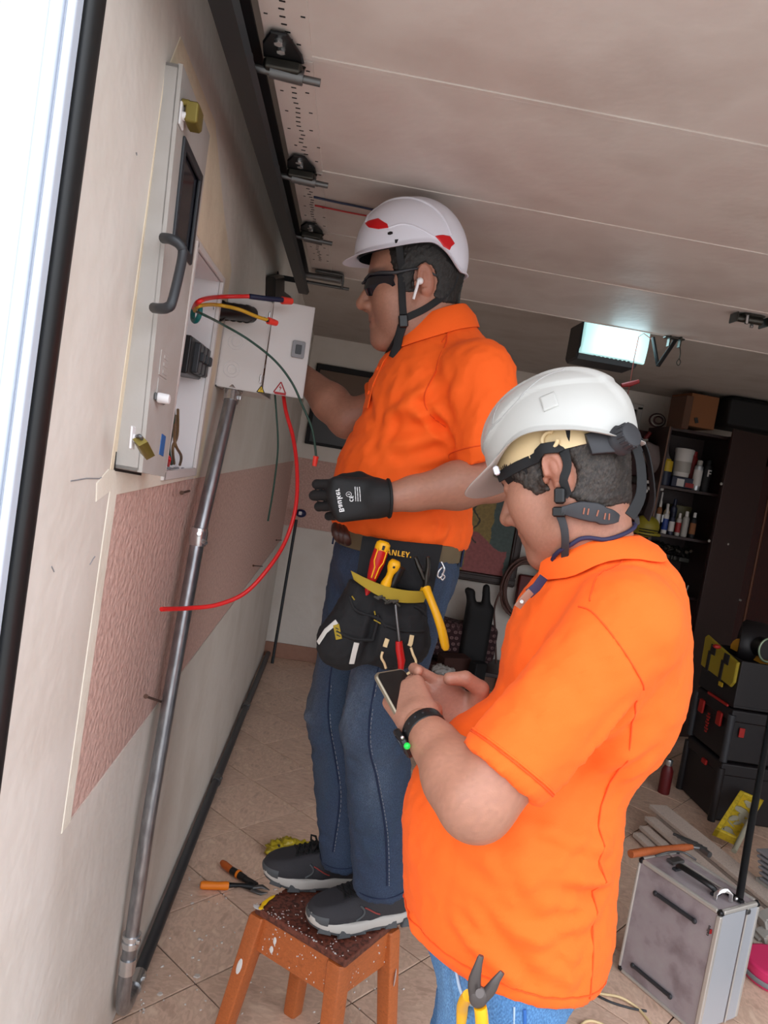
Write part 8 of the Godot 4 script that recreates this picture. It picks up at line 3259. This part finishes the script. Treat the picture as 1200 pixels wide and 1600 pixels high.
	for s: Array in [[Vector3(0.286, 0.014, -2.613), Vector3(0.319, 0.016, -2.621), Vector3(0.346, 0.016, -2.603)], [Vector3(0.283, 0.008, -2.606), Vector3(0.319, 0.008, -2.591), Vector3(0.341, 0.008, -2.6)]]:
		g = Geo.new()
		g.tube(s, [0.010, 0.010, 0.002], 8, true, 0.5)
		part("blade", g, M.grey_steel, sn)

	# crumpled yellow wrapper behind the far shoe
	var wf := Field.new(Vector3(0.388, 0.03, -2.877) - Vector3(0.16, 0.05, 0.16), Vector3(0.388, 0.03, -2.877) + Vector3(0.16, 0.10, 0.16), 0.007)
	wf.ell(Vector3(0.35, 0.025, -2.862), Vector3(0.045, 0.034, 0.04), 0.015)
	wf.ell(Vector3(0.385, 0.028, -2.885), Vector3(0.040, 0.036, 0.04), 0.015)
	wf.ell(Vector3(0.437, 0.015, -2.927), Vector3(0.055, 0.018, 0.03), 0.015)
	wf.clip(Vector3(0, 0.001, 0), Vector3(0, -1, 0))
	var wl := FoldLook.new()
	wl.fine = noise(97, 2.2, 3)
	wl.rough = 0.012
	g = Geo.new()
	wf.skin(g, Transform3D.IDENTITY, wl)
	var wr := single("plastic_wrapper", g, mat("wrapper_yellow", Color(0.66, 0.58, 0.13), 0.3), "crumpled translucent yellow plastic wrapper on the floor behind the far shoe", "wrapper")
	g = Geo.new()
	g.box(wf.snap(Vector3(0.352, 0.06, -2.836), 0.001), Vector3(0.010, 0.010, 0.004), 0.001)
	part("dark_print", g, M.dark_print, wr)

	# bits of plaster and dust on the tiles
	g = Geo.new()
	rng.seed = 51
	for k in 150:
		var x := 0.05 + pow(rng.randf(), 1.4) * 0.75
		var z := rng.randf_range(-1.55, -2.75)
		g.ball(Vector3(x, 0.0015, z), Vector3(rng.randf_range(0.0015, 0.0055), 0.0022, rng.randf_range(0.0015, 0.0045)) * (1.0 if k % 9 else 1.5), Basis(Vector3.UP, rng.randf() * 3.0), 6, 4)
	var cr := single("plaster_crumbs", g, mat("crumb", Color(0.80, 0.76, 0.73), 0.9), "white plaster crumbs strewn over the tiles near the wall and stool", "debris")
	cr.set_meta("kind", "stuff")
	for s: Array in [[Vector3(0.182, 0.003, -2.148), 0.010, "largest white plaster chip on the tiles left of the stool leg"], [Vector3(0.096, 0.003, -2.059), 0.008, "plaster chip close to the conduit elbow on the tiles"], [Vector3(0.154, 0.003, -2.225), 0.005, "tiny plaster chip above the largest chip on the tiles"]]:
		g = Geo.new()
		g.prism(PackedVector2Array([Vector2(-1, -0.5) * s[1], Vector2(0.2, -0.9) * s[1], Vector2(1, -0.1) * s[1], Vector2(0.5, 0.8) * s[1], Vector2(-0.6, 0.7) * s[1]]), 0.005, Transform3D(Basis(Vector3(1, 0, 0), Vector3(0, 0, -1), Vector3(0, 1, 0)), Vector3(s[0].x, 0.0005, s[0].z)), 0.001)
		single("plaster_chip", g, M.crumb, s[2], "debris", "plaster chips on the tiles")


func right_side_things() -> void:
	# aluminium case
	var cs := thing("tool_case", "scuffed grey aluminium tool case standing on the tiles at the right", "case", Vector3(1.55, 0, -2.435), Basis(Vector3(0.4686, 0, 0.8834), Vector3(0, 1, 0), Vector3(-0.8834, 0, 0.4686)))
	var w := 0.318
	var h := 0.400
	var d := 0.200
	var al := mat("scuffed_aluminium", Color(0.66, 0.625, 0.63), 0.5, 0.1)
	clad(al, tex(noise(101, 0.005, 6), [Color(0.80, 0.76, 0.77), Color(0.97, 0.95, 0.96), Color(1, 1, 1)], [0.1, 0.5, 0.9]), bump(noise(102, 0.1, 3), 2.0, 256), Vector3(2.6, 2.6, 2.6), false, 0.15)
	mat("case_side", Color(0.70, 0.71, 0.73), 0.45, 0.3)
	mat("case_rail", Color(0.80, 0.78, 0.75), 0.35, 0.5)
	var g := Geo.new()
	g.box(Vector3(w / 2, h / 2, -d / 2), Vector3(w - 0.012, h - 0.012, d - 0.008), 0.003)
	own("body", g, al, cs)
	g = Geo.new()
	g.box(Vector3(w - 0.004, h / 2, -d * 0.36), Vector3(0.004, h - 0.03, d * 0.58), 0.001)
	own("side_panel", g, M.case_side, cs)
	g = Geo.new()
	g.box(Vector3(w - 0.004, h / 2, -d * 0.84), Vector3(0.004, h - 0.03, d * 0.26), 0.001)
	own("side_panel", g, M.case_side, cs)
	g = Geo.new()
	g.box(Vector3(w / 2, h - 0.004, -d * 0.36), Vector3(w - 0.03, 0.004, d * 0.58), 0.001)
	own("top_panel", g, al, cs)
	# edge rails and the split line
	for s: Array in [[Vector3(w - 0.007, h / 2, -0.006), Vector3(0.018, h - 0.03, 0.016)], [Vector3(0.006, h / 2, -0.006), Vector3(0.012, h - 0.03, 0.014)], [Vector3(w / 2, h - 0.007, -0.006), Vector3(w - 0.03, 0.016, 0.014)], [Vector3(w / 2, 0.007, -0.006), Vector3(w - 0.03, 0.014, 0.014)], [Vector3(w - 0.006, h / 2, -d + 0.006), Vector3(0.014, h - 0.03, 0.014)], [Vector3(w / 2, h - 0.006, -d + 0.006), Vector3(w - 0.03, 0.014, 0.014)], [Vector3(w - 0.006, h - 0.006, -d / 2), Vector3(0.016, 0.016, d - 0.03)], [Vector3(0.006, h - 0.006, -d / 2), Vector3(0.014, 0.014, d - 0.03)]]:
		g = Geo.new()
		g.box(s[0], s[1], 0.005)
		own("edge_rail", g, M.case_rail, cs)
	for s: Array in [[Vector3(w - 0.0015, h / 2, -d * 0.69), Vector3(0.005, h - 0.02, 0.006)], [Vector3(w / 2, h - 0.0015, -d * 0.69), Vector3(w - 0.02, 0.005, 0.006)]]:
		g = Geo.new()
		g.box(s[0], s[1], 0.002)
		own("split_rail", g, M.case_rail, cs)
	for s: Array in [[w, h, 0.0], [w, h, -d], [0, h, 0.0], [0, h, -d], [w, 0, 0.0], [0, 0, 0.0]]:
		g = Geo.new()
		g.box(Vector3(clampf(s[0], 0.009, w - 0.009), clampf(s[1], 0.011, h - 0.009), clampf(s[2], -d + 0.009, -0.009)), Vector3(0.024, 0.024, 0.024), 0.010)
		own("corner_cap", g, M.black_plastic, cs)
	for yy: float in [h - 0.075, 0.055]:
		g = Geo.new()
		g.box(Vector3(0.165 if yy > 0.2 else 0.135, yy, 0.003), Vector3(0.150, 0.014, 0.010), 0.004)
		g.ball(Vector3((0.165 if yy > 0.2 else 0.135) - 0.075, yy, 0.004), Vector3(0.009, 0.009, 0.006), Basis.IDENTITY, 12, 6)
		g.ball(Vector3((0.165 if yy > 0.2 else 0.135) + 0.075, yy, 0.004), Vector3(0.009, 0.009, 0.006), Basis.IDENTITY, 12, 6)
		own("rub_strip", g, M.dark_grey_plastic, cs)
	# handle, latches
	g = Geo.new()
	var hp := []
	for k in 13:
		var t := PI * k / 12.0
		hp.append(Vector3(0.170 - cos(t) * 0.072, h + 0.002 + pow(sin(t), 0.5) * 0.026, -d * 0.38 + 0.022 * sin(t)))
	g.tube(hp, 0.0095, 10, true, 0.7)
	own("handle", g, M.black_plastic, cs)
	for x: float in [0.098, 0.242]:
		g = Geo.new()
		g.box(Vector3(x, h + 0.003, -d * 0.38), Vector3(0.018, 0.010, 0.040), 0.003)
		own("handle_mount", g, M.dark_grey_plastic, cs)
	g = Geo.new()
	g.ribbon([Vector3(0.262, h + 0.001, -d * 0.22), Vector3(0.262, h + 0.018, -d * 0.22), Vector3(0.268, h + 0.030, -d * 0.28), Vector3(0.278, h + 0.034, -d * 0.36), Vector3(0.286, h + 0.026, -d * 0.42), Vector3(0.288, h + 0.002, -d * 0.42)], [Vector3(0, 0.2, 1)], 0.014, 0.004)
	own("latch", g, M.bright_metal, cs)
	g = Geo.new()
	g.box(Vector3(0.062, h + 0.006, -d * 0.55), Vector3(0.030, 0.012, 0.060), 0.003)
	own("latch", g, M.grey_steel, cs)
	g = Geo.new()
	g.box(Vector3(w + 0.001, h - 0.022, -d * 0.69), Vector3(0.006, 0.016, 0.020), 0.003)
	own("hinge_corner", g, M.grey_steel, cs)
	letters("lettering", "caliqo", 0.0085, cs.transform * Vector3(0.288, h - 0.092, 0.0015), cs.basis * Vector3(0.05, 1, 0), cs.basis * Vector3(-1, 0, 0), M.dark_print, cs, 0.0006)
	g = Geo.new()
	g.prism(PackedVector2Array([Vector2(0.291, h - 0.086), Vector2(0.299, h - 0.080), Vector2(0.298, h - 0.066), Vector2(0.291, h - 0.071)]), 0.0008, Transform3D(Basis.IDENTITY, Vector3(0, 0, -0.003)))
	own("red_mark", g, M.red_print, cs)
	# hammer lying on the case
	var hm := thing("hammer", "hammer with an orange brown wooden handle lying across the aluminium case", "hammer", Vector3(1.719, 0.414, -2.51))
	g = Geo.new()
	g.tube([Vector3(1.513, 0.414, -2.419), Vector3(1.582, 0.414, -2.453), Vector3(1.748, 0.414, -2.522), Vector3(1.779, 0.414, -2.534)], [0.0135, 0.0135, 0.0125, 0.009], 12)
	part("handle", g, wood("hammer_wood", Color(0.70, 0.36, 0.18), 0.8, Vector3(6, 6, 6)), hm)
	g = Geo.new()
	g.tube([Vector3(1.779, 0.414, -2.534), Vector3(1.804, 0.414, -2.532)], 0.007, 10)
	g.tube([Vector3(1.797, 0.414, -2.548), Vector3(1.814, 0.413, -2.529), Vector3(1.826, 0.412, -2.495)], [0.007, 0.0095, 0.0105], 12)
	part("head", g, M.grey_steel, hm)
	g = Geo.new()
	g.tube(curve([Vector3(1.598, 0.42, -2.418), Vector3(1.625, 0.425, -2.429), Vector3(1.663, 0.43, -2.442), Vector3(1.719, 0.42, -2.47), Vector3(1.756, 0.41, -2.448)], 4), 0.0035, 8)
	single("bent_rod", g, M.grey_steel, "bent bright steel rod beside the hammer on the aluminium case", "rod")

	# planks stacked behind the case
	var pw := wood("plank_wood", Color(0.82, 0.745, 0.69), 0.8, Vector3(5, 5, 5), 0.8, true)
	var u := Vector3(0.20, 0, 0.98).normalized()
	for s: Array in [[Vector3(2.27, 0.095, -3.13), 1.0, 0.10, 0.02, "widest pale plank, topmost of the stack behind the aluminium case"], [Vector3(2.19, 0.070, -3.06), 0.95, 0.06, 0.02, "second pale plank under the top one behind the aluminium case"], [Vector3(2.14, 0.045, -3.02), 0.92, 0.05, 0.02, "third pale plank of the stack, peeking left of the upper ones"], [Vector3(2.10, 0.020, -3.00), 0.90, 0.05, 0.022, "lowest pale plank of the stack, flat on the tiles"], [Vector3(2.20, 0.015, -3.08), 0.9, 0.12, 0.028, "hidden lowest wide plank carrying the right of the stack"], [Vector3(2.28, 0.055, -3.13), 0.9, 0.10, 0.05, "thick pale block plank right under the widest plank"]]:
		g = Geo.new()
		g.box(s[0], Vector3(s[2], s[3], s[1]), 0.003, Basis(Vector3.UP, atan2(u.x, u.z)))
		single("plank", g, pw, s[4], "plank", "pale planks behind the case")
	# dark bars lying between
	g = Geo.new()
	for k in 3:
		g.tube([Vector3(2.107, 0.11, -3.299) + Vector3(0.01 * k, 0, 0.02 * k), Vector3(2.18, 0.12, -3.214) + Vector3(0.012 * k, 0, 0.02 * k)], 0.006, 6)
	single("steel_bars", g, M.grey_steel, "short grey steel bars lying on the left end of the planks", "bars").set_meta("kind", "stuff")
	# yellow level box, plaster smeared
	var yl := thing("yellow_tray", "plaster smeared yellow plastic tray tilted against the toolboxes", "tray", Vector3(2.62, 0.0, -3.55))
	var ya := Vector3(2.376, 0.06, -3.456)
	var yb := Vector3(2.616, 0.159, -3.72)
	var yc := Vector3(2.725, 0.139, -3.68)
	var yx := (yb - ya)
	var yr := (yc - yb)
	var yn := yx.cross(yr).normalized()
	if yn.z < 0.0:
		yn = -yn
	var yt := mat("tray_yellow", Color(0.82, 0.70, 0.16), 0.6)
	clad(yt, tex(noise(105, 0.02, 4), [Color(1, 1, 1), Color(1, 1, 1), Color(0.80, 0.80, 0.80)], [0.0, 0.5, 0.8]), null, Vector3(4, 4, 4), false)
	var yf := Transform3D(Basis(yr.normalized(), yx.normalized(), yn), ya)
	var lw := yr.length()
	var ll := yx.length() * 1.04
	for s: Array in [[0.0, 0.0, lw, 0.018], [0.0, ll - 0.018, lw, ll], [0.0, 0.0, 0.022, ll], [lw - 0.022, 0.0, lw, ll]]:
		g = Geo.new()
		g.prism(rect(s[0], s[1], s[2], s[3]), 0.045, yf, 0.003)
		part("rim", g, yt, yl)
	g = Geo.new()
	g.prism(rect(0.01, 0.01, lw - 0.01, ll - 0.01), 0.008, yf)
	part("floor_panel", g, yt, yl)
	g = Geo.new()
	var rng := RandomNumberGenerator.new()
	rng.seed = 61
	for k in 26:
		g.ball(yf * Vector3(rng.randf_range(0.03, lw - 0.02), rng.randf_range(0.03, ll - 0.02), 0.009), Vector3(rng.randf_range(0.006, 0.03), rng.randf_range(0.01, 0.04), 0.003), yf.basis.orthonormalized() * Basis(Vector3(0, 0, 1), rng.randf() * 3.0), 8, 4)
	part("plaster_smears", g, mat("plaster_grey", Color(0.66, 0.64, 0.56), 0.9), yl).set_meta("kind", "stuff")
	g = Geo.new()
	g.tube([Vector3(2.389, 0.08, -3.276), Vector3(2.535, 0.14, -3.45), Vector3(2.648, 0.147, -3.6)], 0.012, 8)
	single("plaster_stick", g, M.plaster_grey, "pale plaster coated stick leaning along the yellow tray", "stick")
	# black pole
	g = Geo.new()
	g.tube([cs.transform * Vector3(0.293, h + 0.006, -d * 0.60), Vector3(1.89, 0.531, -2.4), Vector3(2.023, 0.7, -2.62), Vector3(2.118, 0.849, -2.78)], [0.0115, 0.012, 0.0115, 0.0115], 12)
	var pole := single("black_pole", g, M.black_steel, "thin black pole leaning from the corner of the aluminium case", "pole")
	g = Geo.new()
	g.box(cs.transform * Vector3(0.275, h + 0.008, -d * 0.58), Vector3(0.07, 0.012, 0.018), 0.004, cs.basis)
	part("foot_clamp", g, M.black_steel, pole)
	g = Geo.new()
	g.ball(cs.transform * Vector3(0.295, h + 0.014, -d * 0.50), Vector3(0.006, 0.006, 0.006), Basis.IDENTITY, 10, 6)
	part("rivet", g, M.bright_metal, pole)
	# grey ribbed stack and a pink lid at the edge of the picture
	var sk := thing("slat_stack", "stack of grey plastic slats right of the black pole", "slats", Vector3(2.42, 0.12, -2.88))
	mat("slat_grey", Color(0.50, 0.49, 0.50), 0.6)
	for k in 6:
		g = Geo.new()
		g.box(Vector3(2.42, 0.13 + 0.018 * k, -2.86 - 0.012 * k), Vector3(0.14, 0.012, 0.24), 0.004, Basis(Vector3.UP, 0.3))
		part("slat", g, M.slat_grey, sk)
	g = Geo.new()
	g.box(Vector3(2.42, 0.061, -2.90), Vector3(0.14, 0.12, 0.22), 0.006, Basis(Vector3.UP, 0.3))
	single("grey_crate", g, M.pale_plastic, "pale grey crate carrying the stack of grey slats", "crate")
	var pk := Geo.new()
	pk.lathe([Vector2(0.10, 0.0), Vector2(0.112, 0.004), Vector2(0.115, 0.055), Vector2(0.108, 0.06), Vector2(0.10, 0.062)], 28, Transform3D(Basis.IDENTITY, Vector3(2.149, 0, -2.493)))
	var pt := single("pink_lid", pk, mat("pink", Color(0.85, 0.20, 0.40), 0.5), "bright pink tub lying at the right edge behind the aluminium case", "tub")
	pk = Geo.new()
	pk.lathe([Vector2(0.116, 0.012), Vector2(0.121, 0.016), Vector2(0.121, 0.026), Vector2(0.116, 0.030)], 28, Transform3D(Basis.IDENTITY, Vector3(2.149, 0, -2.493)), false)
	part("grey_band", pk, M.slat_grey, pt)
	for s: Array in [[Vector3(2.208, 0.06, -2.685), 0.10, "grey plastic angle piece right of the aluminium case"], [Vector3(2.225, 0.1, -2.726), 0.07, "small white plastic angle piece above the grey one at the right edge"]]:
		g = Geo.new()
		g.box(s[0], Vector3(s[1], 0.012, 0.05), 0.003, Basis(Vector3(0.2, 0.3, 1).normalized(), 0.5))
		g.box(s[0] + Vector3(-0.02, -0.02, 0.02), Vector3(0.014, 0.05, 0.05), 0.003, Basis(Vector3(0.2, 0.3, 1).normalized(), 0.5))
		single("plastic_bracket", g, M.pale_plastic, s[2], "bracket")
	# pale cables on the tiles
	g = Geo.new()
	g.tube(curve([Vector3(1.417, 0.004, -2.293), Vector3(1.448, 0.004, -2.293), Vector3(1.5, 0.012, -2.277), Vector3(1.54, 0.006, -2.257), Vector3(1.558, 0.004, -2.227), Vector3(1.568, 0.004, -2.169), Vector3(1.561, 0.004, -2.105)], 6), 0.0042, 8)
	single("white_cable", g, M.band_cream, "cream cable curving over the tiles before the aluminium case", "cable")
	g = Geo.new()
	g.tube(curve([Vector3(1.324, 0.004, -2.13), Vector3(1.353, 0.004, -2.158), Vector3(1.384, 0.004, -2.163), Vector3(1.417, 0.004, -2.143), Vector3(1.43, 0.004, -2.097)], 6), 0.0042, 8)
	single("white_cable", g, M.band_cream, "second cream cable at the bottom edge beside the jeans", "cable")
	g = Geo.new()
	g.tube(curve([Vector3(1.425, 0.004, -2.286), Vector3(1.468, 0.004, -2.259), Vector3(1.525, 0.004, -2.243), Vector3(1.575, 0.004, -2.238)], 6), 0.0036, 8)
	single("dark_cable", g, M.dark_grey_plastic, "thin dark cable lying just below the cream one on the tiles", "cable")

	toolboxes()


func toolboxes() -> void:
	mat("box_black", Color(0.085, 0.065, 0.075), 0.5)
	mat("latch_red", Color(0.62, 0.09, 0.06), 0.5)
	var x0 := 2.53
	var x1 := 2.97
	var zf := -3.76
	var zb := -4.16
	var spec := [[0.0, 0.315, "lowest black plastic toolbox of the stack on the tiles"], [0.32, 0.60, "middle black plastic toolbox of the stack with red latches"]]
	for k in 2:
		var y0: float = spec[k][0]
		var y1: float = spec[k][1]
		var t := thing("toolbox", spec[k][2], "toolbox", Vector3((x0 + x1) / 2, y0, (zf + zb) / 2), Basis.IDENTITY, "stacked black toolboxes")
		var g := Geo.new()
		g.box(Vector3((x0 + x1) / 2, (y0 + y1) / 2 - 0.01, (zf + zb) / 2), Vector3(x1 - x0 - 0.02, y1 - y0 - 0.02, zf - zb - 0.02), 0.012)
		part("body", g, M.box_black, t)
		g = Geo.new()
		g.box(Vector3((x0 + x1) / 2, y1 - 0.035, (zf + zb) / 2), Vector3(x1 - x0, 0.07, zf - zb), 0.012)
		part("lid", g, M.box_black, t)
		for q: Array in [[x0 + 0.008, zf - 0.008], [x1 - 0.008, zf - 0.008], [x0 + 0.008, zb + 0.008]]:
			g = Geo.new()
			g.tube([Vector3(q[0], y0, q[1]), Vector3(q[0], y1 - 0.03, q[1])], 0.020, 10)
			part("corner_post", g, M.dark_grey_plastic if k == 1 else M.box_black, t)
		for zz: float in ([zf - 0.10, zb + 0.10] if k == 1 else [zf - 0.16]):
			g = Geo.new()
			g.box(Vector3(x0 - 0.006, y1 - 0.085 if k == 1 else y1 - 0.06, zz), Vector3(0.016, 0.075 if k == 1 else 0.03, 0.05), 0.006)
			part("latch", g, M.latch_red, t)
		if k == 1:
			for q: Array in [[2.60, 0.485], [2.74, 0.475]]:
				g = Geo.new()
				g.box(Vector3(q[0], q[1], zf + 0.002), Vector3(0.030, 0.050, 0.008), 0.003)
				part("clasp", g, M.latch_red, t)
			g = Geo.new()
			g.box(Vector3(x0 - 0.006, y1 + 0.005, zf - 0.15), Vector3(0.014, 0.016, 0.22), 0.005)
			part("lid_catch", g, M.latch_red, t)
			g = Geo.new()
			for j in 7:
				g.box(Vector3(x0 - 0.003, y1 - 0.10 - 0.016 * j, zf - 0.215), Vector3(0.006, 0.010, 0.02 + 0.012 * ((j * 3) % 2)), 0.001)
			part("raised_print", g, M.latch_red, t).set_meta("kind", "stuff")
	# open tote on top
	var tt := thing("tool_tote", "open black fabric tool tote with a yellow side pocket on the toolbox stack", "tote", Vector3((x0 + x1) / 2, 0.605, (zf + zb) / 2))
	for r: Array in [[Vector3(x0 + 0.008, 0.73, (zf + zb) / 2), Vector3(0.016, 0.25, zf - zb - 0.02)], [Vector3(x1 - 0.008, 0.73, (zf + zb) / 2), Vector3(0.016, 0.25, zf - zb - 0.02)], [Vector3((x0 + x1) / 2, 0.73, zf - 0.012), Vector3(x1 - x0, 0.25, 0.016)], [Vector3((x0 + x1) / 2, 0.73, zb + 0.012), Vector3(x1 - x0, 0.25, 0.016)], [Vector3((x0 + x1) / 2, 0.615, (zf + zb) / 2), Vector3(x1 - x0, 0.018, zf - zb)]]:
		var g := Geo.new()
		g.box(r[0], r[1], 0.006)
		part("panel", g, M.box_black, tt)
	var g2 := Geo.new()
	var zy := Transform3D(Basis(Vector3(0, 0, -1), Vector3(0, 1, 0), Vector3(1, 0, 0)), Vector3(x0 - 0.018, 0, 0))
	g2.prism(PackedVector2Array([Vector2(3.775, 0.735), Vector2(3.80, 0.705), Vector2(4.14, 0.725), Vector2(4.15, 0.885), Vector2(4.13, 0.90), Vector2(3.775, 0.842)]), 0.018, zy, 0.005)
	var pocket := part("side_pocket", g2, mat("tote_yellow", Color(0.60, 0.52, 0.10), 0.7), tt)
	for q: Array in [[4.03, 0.80], [3.88, 0.79]]:
		g2 = Geo.new()
		g2.box(Vector3(x0 - 0.020, q[1] + 0.04, -q[0]), Vector3(0.006, 0.055, 0.055), 0.002)
		g2.box(Vector3(x0 - 0.020, q[1] - 0.03, -q[0] - 0.03), Vector3(0.006, 0.11, 0.03), 0.002)
		part("black_strap", g2, M.box_black, pocket)
	g2 = Geo.new()
	g2.box(Vector3(x0 - 0.012, 0.688, -3.90), Vector3(0.008, 0.024, 0.04), 0.002)
	part("tag", g2, M.label_yellow, pocket)
	g2 = Geo.new()
	var tube_r := []
	for k in 10:
		var a := lerpf(-0.4, PI + 0.2, k / 9.0)
		tube_r.append(Vector2(cos(a) * 0.055, sin(a) * 0.055))
	var r0 := []
	var r1 := []
	for q: Vector2 in tube_r:
		r0.append(Vector3(2.60 + 0.06 + q.x * 0.6, 0.865 + q.y, -4.05 + q.x * 0.5))
		r1.append(Vector3(2.70 + 0.06 + q.x * 0.6, 0.835 + q.y, -3.80 + q.x * 0.5))
	g2.loft([r0, r1], false, false)
	var sheet := single("yellow_sheet", g2, mat("sheet_yellow", Color(0.75, 0.52, 0.13), 0.5), "curled orange yellow sheet lying in the top of the tool tote", "sheet")
	g2 = Geo.new()
	g2.ball(Vector3(2.446, 0.888, -3.88), Vector3(0.022, 0.012, 0.018), Basis.IDENTITY, 12, 6)
	part("red_cap", g2, M.latch_red, sheet)
	var sp := thing("black_drum", "rounded black machine with a pale green ring behind the tool tote", "machine", Vector3(2.85, 0.62, -4.0))
	g2 = Geo.new()
	g2.tube([Vector3(2.66, 0.90, -4.06), Vector3(2.68, 0.90, -4.05), Vector3(3.0, 0.89, -3.98)], [0.11, 0.13, 0.13], 26)
	g2.tube([Vector3(2.84, 0.64, -4.03), Vector3(2.84, 0.80, -4.03)], 0.10, 20)
	part("body", g2, M.box_black, sp)
	g2 = Geo.new()
	var ring := []
	var rc := Vector3(2.696, 0.919, -3.83)
	for k in 29:
		var a := TAU * k / 28.0
		ring.append(rc + Vector3(cos(a) * 0.052, sin(a) * 0.062, 0.0))
	g2.tube(ring, 0.006, 8, false)
	part("ring", g2, mat("ring_green", Color(0.55, 0.62, 0.52), 0.3, 0.5), sp)
	g2 = Geo.new()
	g2.tube([rc + Vector3(0, 0, -0.08), rc + Vector3(0, 0, -0.008)], 0.053, 24)
	part("face", g2, M.black_plastic, sp)
	# small red bottle at the foot of the stack
	vessel("red_bottle", "small dark red bottle with a metal cap on the floor left of the toolboxes", "bottle", Vector3(2.40, 0.0, -4.05), [Vector2(0.03, 0), Vector2(0.032, 0.004), Vector2(0.032, 0.13), Vector2(0.018, 0.16)], M.case_red, [], [[Vector2(0.018, 0.158), Vector2(0.02, 0.19), Vector2(0.014, 0.193)], M.bright_metal])
